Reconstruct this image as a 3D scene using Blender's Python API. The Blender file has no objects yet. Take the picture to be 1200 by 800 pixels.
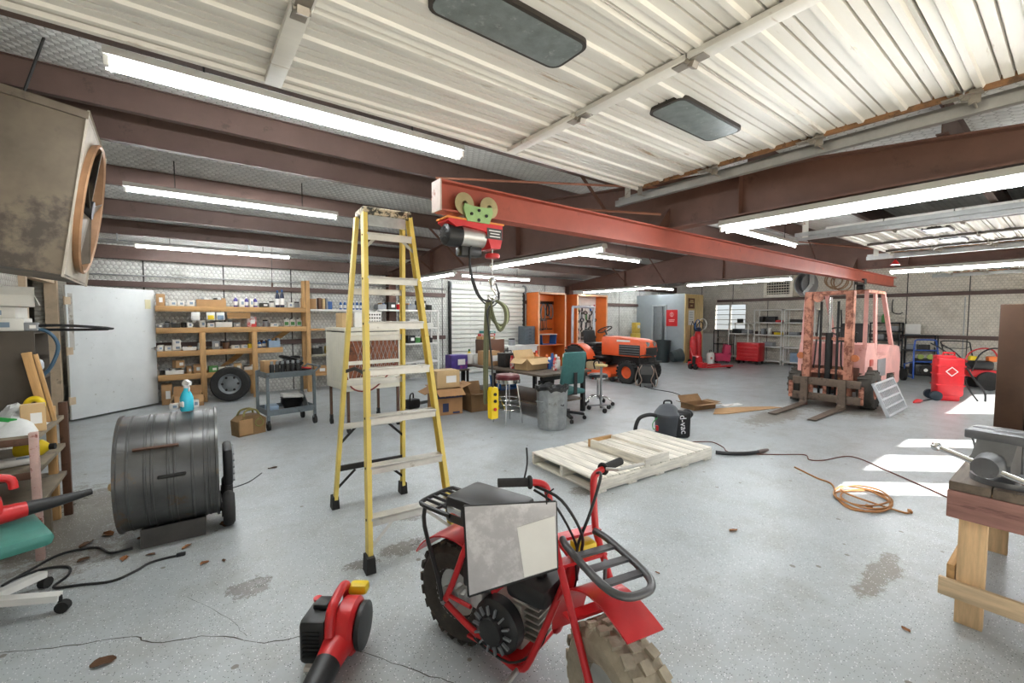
import bpy, bmesh, math, random
from mathutils import Vector, Matrix, Euler
random.seed(7)
R = math.radians
PI = math.pi
scene = bpy.context.scene
COL = scene.collection

# ------------------------------------------------------------------ camera, sky, sun, exposure
cam_data = bpy.data.cameras.new('camera')
cam_data.sensor_width = 36.0
cam_data.lens = 36.0 * 505 / 1200
cam_data.clip_start = 0.02
cam = bpy.data.objects.new('camera', cam_data)
COL.objects.link(cam)
cam.location = (0, 0, 1.55)
cam.rotation_euler = (R(90 - 3.05), 0, R(-37))
scene.camera = cam

world = bpy.data.worlds.new('sky')
scene.world = world
world.use_nodes = True
wn = world.node_tree
bg = wn.nodes['Background']
sky = wn.nodes.new('ShaderNodeTexSky')
sky.sky_type = 'HOSEK_WILKIE'
sky.turbidity = 4.0
sky.ground_albedo = 0.4
sky.sun_direction = Vector((0.76, -0.65, 0.90)).normalized()
hs = wn.nodes.new('ShaderNodeHueSaturation')
hs.inputs['Saturation'].default_value = 0.35
wn.links.new(sky.outputs[0], hs.inputs['Color'])
wn.links.new(hs.outputs[0], bg.inputs['Color'])
bg.inputs['Strength'].default_value = 2.5

sun_data = bpy.data.lights.new('sun', 'SUN')
sun_data.energy = 13.0
sun_data.angle = R(0.6)
sun_data.color = (1.0, 0.96, 0.90)
sun = bpy.data.objects.new('sun', sun_data)
COL.objects.link(sun)
sun.location = (20, -20, 20)
sun.rotation_euler = Vector((0.76, -0.65, 0.90)).to_track_quat('Z', 'Y').to_euler()

scene.view_settings.view_transform = 'Standard'
scene.view_settings.look = 'None'
scene.view_settings.gamma = 1.0
scene.view_settings.use_curve_mapping = False
scene.view_settings.exposure = 0.8
TUBE_STRENGTH = 60.0

# ------------------------------------------------------------------ materials
def lin(h):
    h = h.lstrip('#')
    out = []
    for i in (0, 2, 4):
        c = int(h[i:i + 2], 16) / 255
        out.append(c / 12.92 if c <= 0.04045 else ((c + 0.055) / 1.055) ** 2.4)
    return (out[0], out[1], out[2], 1.0)

class NT:
    """small node-graph helper"""
    def __init__(self, m):
        m.use_nodes = True
        self.t = m.node_tree
        self.bsdf = self.t.nodes['Principled BSDF']
        self.tc = self.t.nodes.new('ShaderNodeTexCoord')
    def n(self, kind, **kw):
        x = self.t.nodes.new('ShaderNode' + kind)
        for k, v in kw.items():
            setattr(x, k, v)
        return x
    def l(self, a, b):
        self.t.links.new(a, b)
    def math(self, op, a, b=None, clamp=False):
        x = self.n('Math', operation=op, use_clamp=clamp)
        for i, v in enumerate((a, b)):
            if v is None:
                continue
            if isinstance(v, (int, float)):
                x.inputs[i].default_value = v
            else:
                self.l(v, x.inputs[i])
        return x.outputs[0]
    def noise(self, scale, detail=4, rough=0.6, vec=None, stretch=None):
        x = self.n('TexNoise')
        x.inputs['Scale'].default_value = scale
        x.inputs['Detail'].default_value = detail
        x.inputs['Roughness'].default_value = rough
        v = vec or self.tc.outputs['Object']
        if stretch:
            mp = self.n('Mapping')
            mp.inputs['Scale'].default_value = stretch
            self.l(v, mp.inputs['Vector'])
            v = mp.outputs[0]
        self.l(v, x.inputs['Vector'])
        return x.outputs['Fac']
    def ramp(self, fac, p0, p1):
        x = self.n('MapRange')
        x.inputs['From Min'].default_value = p0
        x.inputs['From Max'].default_value = p1
        self.l(fac, x.inputs['Value'])
        return x.outputs[0]
    def mix(self, fac, a, b, blend='MIX'):
        x = self.n('Mix', data_type='RGBA', blend_type=blend)
        for sock, v in ((x.inputs['Factor'], fac), (x.inputs['A'], a), (x.inputs['B'], b)):
            if isinstance(v, (int, float)):
                sock.default_value = v
            elif isinstance(v, tuple):
                sock.default_value = v
            else:
                self.l(v, sock)
        return x.outputs['Result']
    def bump(self, h, strength, dist=0.01):
        x = self.n('Bump')
        x.inputs['Strength'].default_value = strength
        x.inputs['Distance'].default_value = dist
        self.l(h, x.inputs['Height'])
        self.l(x.outputs[0], self.bsdf.inputs['Normal'])

MATS = {}
def mat(name, col, rough=0.5, metal=0.0, var=0.12, scale=6.0, stretch=None, wear=None, wear_amt=0.5, wear_scale=5.0, bump=0.0, emit=0.0, alpha=None):
    """base colour with slow variation, optional worn/rusty patches of a second colour and fine relief"""
    if name in MATS:
        return MATS[name]
    m = bpy.data.materials.new(name)
    g = NT(m)
    c = lin(col)
    b = g.bsdf
    b.inputs['Roughness'].default_value = rough
    b.inputs['Metallic'].default_value = metal
    lo = tuple(x * (1 - var) for x in c[:3]) + (1,)
    hi = tuple(min(1, x * (1 + var)) for x in c[:3]) + (1,)
    f = g.noise(scale, 5, 0.65, stretch=stretch)
    out = g.mix(g.ramp(f, 0.3, 0.7), lo, hi)
    if wear:
        w = g.noise(wear_scale, 8, 0.72, stretch=stretch)
        t = 0.72 - 0.35 * wear_amt
        out = g.mix(g.ramp(w, t, t + 0.08), out, lin(wear))
    g.l(out, b.inputs['Base Color'])
    if bump:
        g.bump(g.noise(scale * 6, 4, 0.6, stretch=stretch), bump, 0.004)
    if emit:
        b.inputs['Emission Color'].default_value = c
        b.inputs['Emission Strength'].default_value = emit
    MATS[name] = m
    return m

def wood(name, col, axis='X', rough=0.65, wear=None, wear_amt=0.4):
    s = {'X': (1, 9, 9), 'Y': (9, 1, 9), 'Z': (9, 9, 1)}[axis]
    return mat(name, col, rough, 0, 0.28, 2.5, s, wear, wear_amt, 2.0, 0.25)

def glass(name, tint='#c8d4d8', rough=0.05, trans=0.9):
    m = bpy.data.materials.new(name)
    g = NT(m)
    g.bsdf.inputs['Base Color'].default_value = lin(tint)
    g.bsdf.inputs['Roughness'].default_value = rough
    g.bsdf.inputs['Transmission Weight'].default_value = trans
    g.bsdf.inputs['IOR'].default_value = 1.1
    MATS[name] = m
    return m

def quilt(name, plane, base='#d8d6cf', wire='#7d7b76', stain='#8f877c', cell=0.075, seam=None, stain_amt=0.4):
    """white blanket insulation behind chicken wire: hexagonal wire lines and a soft quilted relief"""
    m = bpy.data.materials.new(name)
    g = NT(m)
    sep = g.n('SeparateXYZ')
    g.l(g.tc.outputs['Object'], sep.inputs[0])
    ax = {'XY': ('X', 'Y'), 'XZ': ('X', 'Z'), 'YZ': ('Y', 'Z')}[plane]
    u = g.math('DIVIDE', sep.outputs[ax[0]], cell)
    v = g.math('DIVIDE', sep.outputs[ax[1]], cell)
    S3 = 1.7320508
    def cellpos(du, dv):
        a = g.math('SUBTRACT', g.math('FLOORED_MODULO', g.math('ADD', u, du), 1.0), 0.5)
        b = g.math('SUBTRACT', g.math('FLOORED_MODULO', g.math('ADD', v, dv), S3), S3 / 2)
        a = g.math('ABSOLUTE', a)
        b = g.math('ABSOLUTE', b)
        d = g.math('MAXIMUM', a, g.math('ADD', g.math('MULTIPLY', a, 0.5), g.math('MULTIPLY', b, S3 / 2)))
        return d
    d = g.math('MINIMUM', cellpos(0.0, 0.0), cellpos(0.5, S3 / 2))
    line = g.ramp(d, 0.44, 0.49)
    st = g.noise(1.3, 8, 0.7)
    st2 = g.noise(9.0, 5, 0.7)
    c = g.mix(g.ramp(st2, 0.35, 0.7), lin(base), tuple(x * 0.78 for x in lin(base)[:3]) + (1,))
    c = g.mix(g.math('MULTIPLY', g.ramp(st, 0.5, 0.72), stain_amt), c, lin(stain))
    c = g.mix(g.math('MULTIPLY', line, 0.8), c, lin(wire))
    if seam:
        s = g.math('ABSOLUTE', g.math('SUBTRACT', g.math('FLOORED_MODULO', sep.outputs[ax[0]], seam), seam / 2))
        c = g.mix(g.math('LESS_THAN', s, 0.012), c, lin('#3a3835'))
    g.l(c, g.bsdf.inputs['Base Color'])
    g.bsdf.inputs['Roughness'].default_value = 0.55
    h = g.math('SUBTRACT', g.math('MULTIPLY', st2, 0.5), d)
    g.bump(h, 0.7, 0.03)
    MATS[name] = m
    return m

def floor_material():
    m = bpy.data.materials.new('painted_concrete')
    g = NT(m)
    P = g.tc.outputs['Object']
    big = g.noise(0.5, 6, 0.6)
    mid = g.noise(2.6, 9, 0.72)
    c = g.mix(g.ramp(big, 0.32, 0.7), lin('#9da3a5'), lin('#b1b6b8'))
    c = g.mix(g.math('MULTIPLY', g.ramp(mid, 0.46, 0.75), 0.7), c, lin('#8f8d86'))
    fine = g.noise(22.0, 8, 0.8)
    c = g.mix(g.math('MULTIPLY', g.ramp(fine, 0.6, 0.72), g.ramp(mid, 0.35, 0.6)), c, lin('#7c7a73'))
    # brown dirt and wet stains at the places where the floor is soiled
    sep = g.n('SeparateXYZ')
    g.l(P, sep.inputs[0])
    wob = g.noise(9.0, 10, 0.85)
    def blob(x, y, rx, ry):
        dx = g.math('DIVIDE', g.math('SUBTRACT', sep.outputs['X'], x), rx)
        dy = g.math('DIVIDE', g.math('SUBTRACT', sep.outputs['Y'], y), ry)
        d = g.math('SQRT', g.math('ADD', g.math('MULTIPLY', dx, dx), g.math('MULTIPLY', dy, dy)))
        return g.ramp(g.math('ADD', d, g.math('MULTIPLY', g.math('SUBTRACT', wob, 0.5), 4.6)), 1.05, 0.85)
    dirt = blob(-0.72, 4.55, 0.4, 0.9)
    for a in ((7.4, 2.9, 0.9, 0.25), (3.3, 0.68, 0.35, 0.07), (9.2, 2.4, 0.8, 0.7)):
        dirt = g.math('MAXIMUM', dirt, blob(*a))
    c = g.mix(g.math('MULTIPLY', dirt, 0.75), c, lin('#6d6353'))
    wet = blob(1.12, 2.72, 0.16, 0.1)
    for a in ((1.35, 3.1, 0.1, 0.06), (0.25, 2.85, 0.12, 0.1), (2.8, 2.65, 0.14, 0.1), (-0.65, 5.1, 0.35, 0.22), (0.85, 2.68, 0.1, 0.06)):
        wet = g.math('MAXIMUM', wet, blob(*a))
    c = g.mix(g.math('MULTIPLY', wet, 0.75), c, lin('#5d564c'))
    # fine flakes of the floor paint: white and black
    v = g.n('TexVoronoi')
    v.inputs['Scale'].default_value = 105
    g.l(P, v.inputs['Vector'])
    sc = g.n('SeparateColor')
    g.l(v.outputs['Color'], sc.inputs[0])
    near = g.math('LESS_THAN', v.outputs['Distance'], 0.26)
    c = g.mix(g.math('MULTIPLY', near, g.math('GREATER_THAN', sc.outputs[0], 0.68)), c, lin('#e8eaea'))
    c = g.mix(g.math('MULTIPLY', near, g.math('LESS_THAN', sc.outputs[1], 0.24)), c, lin('#4a4a48'))
    v2 = g.n('TexVoronoi')
    v2.inputs['Scale'].default_value = 7
    g.l(P, v2.inputs['Vector'])
    s2 = g.n('SeparateColor')
    g.l(v2.outputs['Color'], s2.inputs[0])
    c = g.mix(g.math('MULTIPLY', g.math('LESS_THAN', g.math('ADD', v2.outputs['Distance'], g.math('MULTIPLY', wob, 0.2)), 0.2), g.math('GREATER_THAN', s2.outputs[0], 0.75)), c, lin('#77736b'))
    g.l(c, g.bsdf.inputs['Base Color'])
    r = g.math('ADD', g.math('MULTIPLY', mid, 0.28), 0.2)
    r = g.math('SUBTRACT', r, g.math('MULTIPLY', wet, 0.05))
    g.l(r, g.bsdf.inputs['Roughness'])
    g.bump(g.noise(40, 3, 0.6), 0.12, 0.003)
    MATS['painted_concrete'] = m
    return m

# ------------------------------------------------------------------ mesh helpers
def frame(d):
    d = Vector(d).normalized()
    a = Vector((0, 0, 1)) if abs(d.z) < 0.9 else Vector((1, 0, 0))
    x = a.cross(d).normalized()
    return x, d.cross(x), d

class MB:
    def __init__(self):
        self.bm = bmesh.new()
    def box(self, c, s, rot=None, bev=0.0):
        """box with centre c, size s, optional euler rotation, optional bevel"""
        M = Matrix.Translation(c)
        if rot:
            M = M @ Euler(rot).to_matrix().to_4x4()
        M = M @ Matrix.Diagonal((s[0], s[1], s[2], 1))
        r = bmesh.ops.create_cube(self.bm, size=1.0, matrix=M)
        if bev:
            es = list({e for v in r['verts'] for e in v.link_edges})
            bmesh.ops.bevel(self.bm, geom=es, offset=min(bev, min(s) * 0.45), segments=2, affect='EDGES', profile=0.5)
        return self
    def span(self, a, b, bev=0.0):
        """box between two corners"""
        return self.box([(p + q) / 2 for p, q in zip(a, b)], [abs(q - p) for p, q in zip(a, b)], None, bev)
    def bar(self, p0, p1, w, h, up=(0, 0, 1), bev=0.0):
        """rectangular bar from p0 to p1, w wide, h along up"""
        p0, p1 = Vector(p0), Vector(p1)
        d = (p1 - p0)
        L = d.length
        d.normalize()
        u = Vector(up)
        u = (u - d * u.dot(d))
        if u.length < 1e-4:
            u = Vector((1, 0, 0)) - d * d.x
        u.normalize()
        s = d.cross(u)
        Mx = Matrix(((d.x * L, s.x * w, u.x * h, (p0.x + p1.x) / 2), (d.y * L, s.y * w, u.y * h, (p0.y + p1.y) / 2), (d.z * L, s.z * w, u.z * h, (p0.z + p1.z) / 2), (0, 0, 0, 1)))
        r = bmesh.ops.create_cube(self.bm, size=1.0, matrix=Mx)
        if bev:
            es = list({e for v in r['verts'] for e in v.link_edges})
            bmesh.ops.bevel(self.bm, geom=es, offset=bev, segments=2, affect='EDGES', profile=0.5)
        return self
    def cyl(self, p0, p1, r0, r1=None, n=16, caps=True):
        r1 = r0 if r1 is None else r1
        p0, p1 = Vector(p0), Vector(p1)
        x, y, d = frame(p1 - p0)
        ra = [self.bm.verts.new(p0 + (x * math.cos(2 * PI * i / n) + y * math.sin(2 * PI * i / n)) * r0) for i in range(n)]
        rb = [self.bm.verts.new(p1 + (x * math.cos(2 * PI * i / n) + y * math.sin(2 * PI * i / n)) * r1) for i in range(n)]
        for i in range(n):
            self.bm.faces.new((ra[i], ra[(i + 1) % n], rb[(i + 1) % n], rb[i]))
        if caps:
            self.bm.faces.new(ra[::-1])
            self.bm.faces.new(rb)
        return self
    def lathe(self, prof, c=(0, 0, 0), axis=(0, 0, 1), n=24, closed=False):
        """profile of (radius, height) spun about axis through c"""
        c = Vector(c)
        x, y, d = frame(axis)
        rings = []
        for r, h in prof:
            if r < 1e-5:
                rings.append([self.bm.verts.new(c + d * h)])
            else:
                rings.append([self.bm.verts.new(c + d * h + (x * math.cos(2 * PI * i / n) + y * math.sin(2 * PI * i / n)) * r) for i in range(n)])
        pairs = list(zip(rings, rings[1:]))
        if closed:
            pairs.append((rings[-1], rings[0]))
        for a, b in pairs:
            for i in range(n):
                j = (i + 1) % n
                if len(a) == 1 and len(b) == 1:
                    continue
                if len(a) == 1:
                    self.bm.faces.new((a[0], b[j], b[i]))
                elif len(b) == 1:
                    self.bm.faces.new((a[i], a[j], b[0]))
                else:
                    self.bm.faces.new((a[i], a[j], b[j], b[i]))
        return self
    def tube(self, pts, r, n=8, closed=False, smooth=0):
        """round tube through points; smooth = subdivisions of a Catmull-Rom curve"""
        pts = [Vector(p) for p in pts]
        if smooth:
            if isinstance(r, (list, tuple)):
                k = len(r) - 1
                r = [r[min(i // smooth, k)] + (r[min(i // smooth + 1, k)] - r[min(i // smooth, k)]) * (i % smooth) / smooth for i in range(k * smooth + 1)]
            pts = catmull(pts, smooth, closed)
        N = len(pts)
        rings = []
        x = None
        for i, p in enumerate(pts):
            if closed:
                d = pts[(i + 1) % N] - pts[i - 1]
            else:
                d = pts[min(i + 1, N - 1)] - pts[max(i - 1, 0)]
            d.normalize()
            if x is None:
                x, y, _ = frame(d)
            else:
                x = x - d * x.dot(d)
                if x.length < 1e-5:
                    x, y, _ = frame(d)
                x.normalize()
                y = d.cross(x)
            rr = r[i] if isinstance(r, (list, tuple)) else r
            rings.append([self.bm.verts.new(p + (x * math.cos(2 * PI * k / n) + y * math.sin(2 * PI * k / n)) * rr) for k in range(n)])
        pairs = list(zip(rings, rings[1:]))
        if closed:
            pairs.append((rings[-1], rings[0]))
        for a, b in pairs:
            for k in range(n):
                self.bm.faces.new((a[k], a[(k + 1) % n], b[(k + 1) % n], b[k]))
        if not closed:
            self.bm.faces.new(rings[0][::-1])
            self.bm.faces.new(rings[-1])
        return self
    def torus(self, c, RR, r, axis=(0, 0, 1), n=28, m=10, a0=0, a1=2 * PI, sq=1.0):
        x, y, d = frame(axis)
        full = abs(a1 - a0 - 2 * PI) < 1e-4
        k = n if full else n + 1
        prof = []
        for i in range(m):
            t = 2 * PI * i / m
            prof.append((r * math.cos(t), r * sq * math.sin(t)))
        rings = []
        for i in range(k):
            a = a0 + (a1 - a0) * i / n
            e = x * math.cos(a) + y * math.sin(a)
            rings.append([self.bm.verts.new(Vector(c) + e * (RR + p) + d * q) for p, q in prof])
        for i in range(n):
            A, B_ = rings[i], rings[(i + 1) % k]
            for j in range(m):
                self.bm.faces.new((A[j], A[(j + 1) % m], B_[(j + 1) % m], B_[j]))
        if not full:
            self.bm.faces.new(rings[0][::-1])
            self.bm.faces.new(rings[-1])
        return self
    def prism(self, poly, o, u, v, w):
        """polygon (a,b) placed at o + a*u + b*v, extruded by vector w"""
        o, u, v, w = Vector(o), Vector(u), Vector(v), Vector(w)
        A = [self.bm.verts.new(o + u * a + v * b) for a, b in poly]
        B_ = [self.bm.verts.new(o + u * a + v * b + w) for a, b in poly]
        n = len(A)
        for i in range(n):
            self.bm.faces.new((A[i], A[(i + 1) % n], B_[(i + 1) % n], B_[i]))
        self.bm.faces.new(A[::-1])
        self.bm.faces.new(B_)
        return self
    def sphere(self, c, s, n=16, m=10, rot=None):
        M = Matrix.Translation(c)
        if rot:
            M = M @ Euler(rot).to_matrix().to_4x4()
        s = (s, s, s) if isinstance(s, (int, float)) else s
        bmesh.ops.create_uvsphere(self.bm, u_segments=n, v_segments=m, radius=1.0, matrix=M @ Matrix.Diagonal((s[0], s[1], s[2], 1)))
        return self
    def sheet(self, pts, t=0.002):
        """closed polygon in space with thickness t along its normal"""
        P = [Vector(p) for p in pts]
        nrm = (P[1] - P[0]).cross(P[2] - P[0]).normalized() * t
        A = [self.bm.verts.new(p) for p in P]
        B_ = [self.bm.verts.new(p + nrm) for p in P]
        n = len(A)
        for i in range(n):
            self.bm.faces.new((A[i], A[(i + 1) % n], B_[(i + 1) % n], B_[i]))
        self.bm.faces.new(A[::-1])
        self.bm.faces.new(B_)
        return self
    def warp(self, fn):
        for v in self.bm.verts:
            v.co = Vector(fn(v.co))
        return self
    def mesh(self, name, m=None, sharp=38):
        me = bpy.data.meshes.new(name)
        bmesh.ops.recalc_face_normals(self.bm, faces=self.bm.faces[:])
        self.bm.to_mesh(me)
        self.bm.free()
        me.shade_smooth()
        me.set_sharp_from_angle(angle=R(sharp))
        if m:
            me.materials.append(m)
        return me
    def build(self, name, m, parent=None, label=None, loc=None, rot=None):
        o = bpy.data.objects.new(name, self.mesh(name, m))
        COL.objects.link(o)
        if parent:
            o.parent = parent
        if label:
            o['label'] = label
        if loc:
            o.location = loc
        if rot:
            o.rotation_euler = rot
        return o

def catmull(pts, sub, closed=False):
    N = len(pts)
    out = []
    rng = N if closed else N - 1
    for i in range(rng):
        if closed:
            p = [pts[(i + k) % N] for k in (-1, 0, 1, 2)]
        else:
            p = [pts[max(i - 1, 0)], pts[i], pts[i + 1], pts[min(i + 2, N - 1)]]
        for k in range(sub):
            t = k / sub
            t2, t3 = t * t, t * t * t
            out.append(0.5 * ((2 * p[1]) + (p[2] - p[0]) * t + (2 * p[0] - 5 * p[1] + 4 * p[2] - p[3]) * t2 + (3 * p[1] - p[0] - 3 * p[2] + p[3]) * t3))
    if not closed:
        out.append(pts[-1])
    return out

def tag(o, label, cat, group=None):
    o['label'] = label
    o['category'] = cat
    if group:
        o['group'] = group
    return o

def thing(name, label, cat, loc=(0, 0, 0), rz=0.0, group=None, rot=None):
    o = bpy.data.objects.new(name, None)
    o.empty_display_size = 0.05
    COL.objects.link(o)
    o.location = loc
    o.rotation_euler = rot if rot else (0, 0, rz)
    return tag(o, label, cat, group)

def struct(o):
    o['kind'] = 'structure'
    return o

def inst(src, parent, loc=None, rot=None, scale=None):
    """another object sharing src's mesh"""
    o = src.copy()
    COL.objects.link(o)
    o.parent = parent
    if loc is not None:
        o.location = loc
    if rot is not None:
        o.rotation_euler = rot
    if scale is not None:
        o.scale = scale
    return o

def copy_tree(root, loc, rz, label, group=None):
    r = root.copy()
    COL.objects.link(r)
    r.location = loc
    r.rotation_euler = (0, 0, rz)
    r['label'] = label
    if group:
        r['group'] = group
    for ch in list(root.children):
        c = ch.copy()
        COL.objects.link(c)
        c.parent = r
        for g in list(ch.children):
            d = g.copy()
            COL.objects.link(d)
            d.parent = c
    return r

def text(name, body, size, m, parent, loc, rot, extrude=0.0008, align='CENTER'):
    cu = bpy.data.curves.new(name, 'FONT')
    cu.body = body
    cu.size = size
    cu.align_x = align
    cu.align_y = 'CENTER'
    cu.extrude = extrude
    tmp = bpy.data.objects.new('tmp', cu)
    COL.objects.link(tmp)
    dg = bpy.context.evaluated_depsgraph_get()
    me = bpy.data.meshes.new_from_object(tmp.evaluated_get(dg))
    bpy.data.objects.remove(tmp)
    me.materials.clear()
    me.materials.append(m)
    o = bpy.data.objects.new(name, me)
    COL.objects.link(o)
    o.parent = parent
    o.location = loc
    o.rotation_euler = rot
    return o

# palette
RED_IRON = mat('red_oxide_steel', '#684a3e', 0.5, 0.1, 0.18, 3.0, wear='#4e352c', wear_amt=0.35, wear_scale=2.0)
PURLIN = mat('brown_purlin_steel', '#5f4a42', 0.55, 0.1, 0.2, 2.0, wear='#4a3a33', wear_amt=0.35)
CRANE_RED = mat('crane_orange_red', '#a04d3a', 0.5, 0.1, 0.15, 4.0, wear='#7c3a2e', wear_amt=0.35, wear_scale=6)
DARK = mat('dark_steel', '#2b2a29', 0.5, 0.5, 0.2)
BLACK = mat('black_plastic', '#1c1c1d', 0.45, 0, 0.2)
RUBBER = mat('black_rubber', '#242322', 0.8, 0, 0.25, 14, bump=0.3)
GREYP = mat('grey_painted_steel', '#7e8284', 0.5, 0.2, 0.12)
GALV = mat('galvanised_steel', '#a8abab', 0.38, 0.75, 0.22, 9.0, wear='#83807a', wear_amt=0.4)
CHROME = mat('chrome', '#d0d0d0', 0.15, 1.0, 0.05)
ALU = mat('aluminium', '#c9c8c4', 0.35, 0.8, 0.1)
WHITE = mat('white_paint', '#e6e4de', 0.45, 0, 0.06, wear='#b6afa2', wear_amt=0.2)
DOORWHITE = mat('door_panel_white', '#d9d6ce', 0.5, 0, 0.08, 2.0, (0.4, 3, 3), wear='#a08c74', wear_amt=0.34, wear_scale=3.0)
GREYMET = mat('grey_metal_track', '#a7a7a4', 0.4, 0.6, 0.15)
CARD = mat('cardboard', '#b08a5f', 0.8, 0, 0.14, 4, bump=0.1)
CARD2 = mat('pale_cardboard', '#c8a97c', 0.8, 0, 0.12, 4)
CARDD = mat('dark_cardboard', '#8a6a48', 0.85, 0, 0.15, 4)
PAPER = mat('white_paper', '#ecebe6', 0.7, 0, 0.04)
REDP = mat('red_plastic', '#c8282a', 0.35, 0, 0.12)
REDPAINT = mat('red_paint', '#c3272b', 0.28, 0.05, 0.1)
YELLOW = mat('yellow_plastic', '#e5c619', 0.4, 0, 0.1)
GREEN = mat('green_plastic', '#2f9d4a', 0.4, 0, 0.1)
BLUE = mat('blue_plastic', '#2763a8', 0.4, 0, 0.12)
ORANGE = mat('orange_paint', '#d8702f', 0.4, 0.05, 0.08, wear='#b65318', wear_amt=0.15)
PINE = wood('pine_x', '#bb925f', 'X')
PINEY = wood('pine_y', '#c89a5c', 'Y')
PINEZ = wood('pine_z', '#bb925f', 'Z')
PALEZ = wood('pale_pine_z', '#dcb98c', 'Z')
PALEX = wood('pale_plank_x', '#e3ddd0', 'X', wear='#b5ac9b', wear_amt=0.3)
PALEY = wood('pale_plank_y', '#e3ddd0', 'Y', wear='#b5ac9b', wear_amt=0.3)
BROWNST = mat('brown_sheet_steel', '#5e4334', 0.5, 0.3, 0.22, 3, wear='#3b2d25', wear_amt=0.4, wear_scale=3)

TUBE = bpy.data.materials.new('lit_tube')
_g = NT(TUBE)
_g.bsdf.inputs['Base Color'].default_value = (0.9, 0.95, 1, 1)
_g.bsdf.inputs['Emission Color'].default_value = (0.93, 0.97, 1.0, 1)
_g.bsdf.inputs['Emission Strength'].default_value = TUBE_STRENGTH

# ------------------------------------------------------------------ the building
XL, XR, YF, YB = -1.6, 16.3, -0.4, 10.4
RIDGE, ZR, SL = 5.15, 3.24, 0.112
def zp(y):
    return ZR - SL * abs(y - RIDGE)

flo = struct(MB().span((XL - 0.2, YF - 0.2, -0.15), (XR + 0.2, YB + 0.2, 0)).build('floor', floor_material()))
gnd = struct(MB().span((-40, -40, -0.3), (60, YF - 0.2, -0.02)).build('ground', mat('outside_concrete', '#b7b2a6', 0.9, 0, 0.1, 1.0)))
CRACK = mat('crack_dirt', '#4a4640', 0.9)
def crack(pts, w):
    P = catmull([Vector((x, y, 0)) for x, y in pts], 5)
    b = MB()
    rr = random.Random(3)
    prev = None
    for i, p in enumerate(P):
        d = (P[min(i + 1, len(P) - 1)] - P[max(i - 1, 0)]).normalized()
        s = Vector((-d.y, d.x, 0)) * w * rr.uniform(0.4, 1.2)
        q = p + Vector((rr.uniform(-1, 1), rr.uniform(-1, 1), 0)) * 0.006 + Vector((0, 0, 0.0012))
        cur = (b.bm.verts.new(q - s), b.bm.verts.new(q + s))
        if prev:
            b.bm.faces.new((prev[0], cur[0], cur[1], prev[1]))
        prev = cur
    b.build('crack', CRACK, flo)

# roof deck with the insulation blanket, purlins under it
QROOF = quilt('roof_insulation', 'XY', '#dededa', '#7d7d78', '#a09d94')
b = MB()
b.prism([(YF - 0.3, zp(YF - 0.3) + 0.22), (RIDGE, ZR + 0.22), (YB + 0.3, zp(YB + 0.3) + 0.22), (YB + 0.3, zp(YB + 0.3) + 0.3), (RIDGE, ZR + 0.3), (YF - 0.3, zp(YF - 0.3) + 0.3)], (XL - 0.3, 0, 0), (0, 1, 0), (0, 0, 1), (XR - XL + 0.6, 0, 0))
roof = struct(b.build('ceiling', QROOF))
b = MB()
L = XR - XL
for (y0, z0, y1, z1) in ((-0.03, 0, 0.03, 0.006), (-0.004, 0, 0.004, 0.215), (-0.03, 0.209, 0.03, 0.215)):
    b.span((XL, y0, z0), (XR, y1, z1))
pm = b.build('purlin', PURLIN, roof)
pm.location = (0, 3.2, zp(3.2))
for y in (4.62, 6.7, 7.9, 8.85):
    inst(pm, roof, (0, y, zp(y)))
b = MB()
for (y0, z0, y1, z1) in ((-0.03, 0, 0.03, 0.006), (-0.004, 0, 0.004, 0.215), (-0.03, 0.209, 0.03, 0.215)):
    b.span((3.9, y0, z0), (XR, y1, z1))
pm2 = b.build('purlin', PURLIN, roof)
pm2.location = (0, 0.6, zp(0.6))
inst(pm2, roof, (0, 1.8, zp(1.8)))
MB().prism([(-0.03, 0), (0.03, 0), (0.03, 0.012), (0.006, 0.012), (0.006, 0.33), (0.03, 0.33), (0.03, 0.342), (-0.03, 0.342), (-0.03, 0.33), (-0.006, 0.33), (-0.006, 0.012), (-0.03, 0.012)], (XL, 5.15, 3.09), (0, 1, 0), (0, 0, 1), (4.03 - XL - 0.1, 0, 0)).build('ridge_beam', PURLIN, roof)
MB().span((4.13, 5.1, 3.2), (XR, 5.2, 3.45)).build('ridge_beam', PURLIN, roof)
b = MB()
b.span((XL, YB - 0.16, 2.6), (XR, YB - 0.02, 2.83))
b.build('eave_strut', PURLIN, roof)

# walls
QBACK = quilt('back_wall_insulation', 'XZ', '#d8d8d2', '#66655f', '#77746b', seam=1.22, stain_amt=0.7)
QSIDE = quilt('side_wall_insulation', 'YZ', '#e4ddd0', '#8a8377', '#94876f', seam=1.22, stain_amt=0.5)
GIRT = mat('wall_girt_steel', '#5a4741', 0.5, 0.2, 0.15)
wb = struct(MB().span((XL - 0.2, YB, 0), (XR + 0.2, YB + 0.15, 2.95)).build('wall_back', QBACK))
for x0, x1, z in ((XL, 5.55, 2.12), (8.3, 13.85, 2.0), (XL, 5.55, 1.0)):
    MB().span((x0, YB - 0.07, z), (x1, YB, z + 0.1)).build('girt', GIRT, wb)
MB().tube([(XL, YB - 0.09, 2.32), (5.5, YB - 0.09, 2.34)], 0.012).build('conduit', GALV, wb)
for x in (4.03, 10.13):
    b = MB()
    b.span((x - 0.09, YB - 0.2, 0), (x + 0.09, YB - 0.19, 2.62)).span((x - 0.09, YB - 0.01, 0), (x + 0.09, YB, 2.62)).span((x - 0.006, YB - 0.19, 0), (x + 0.006, YB, 2.62))
    b.build('column', RED_IRON, wb)

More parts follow.
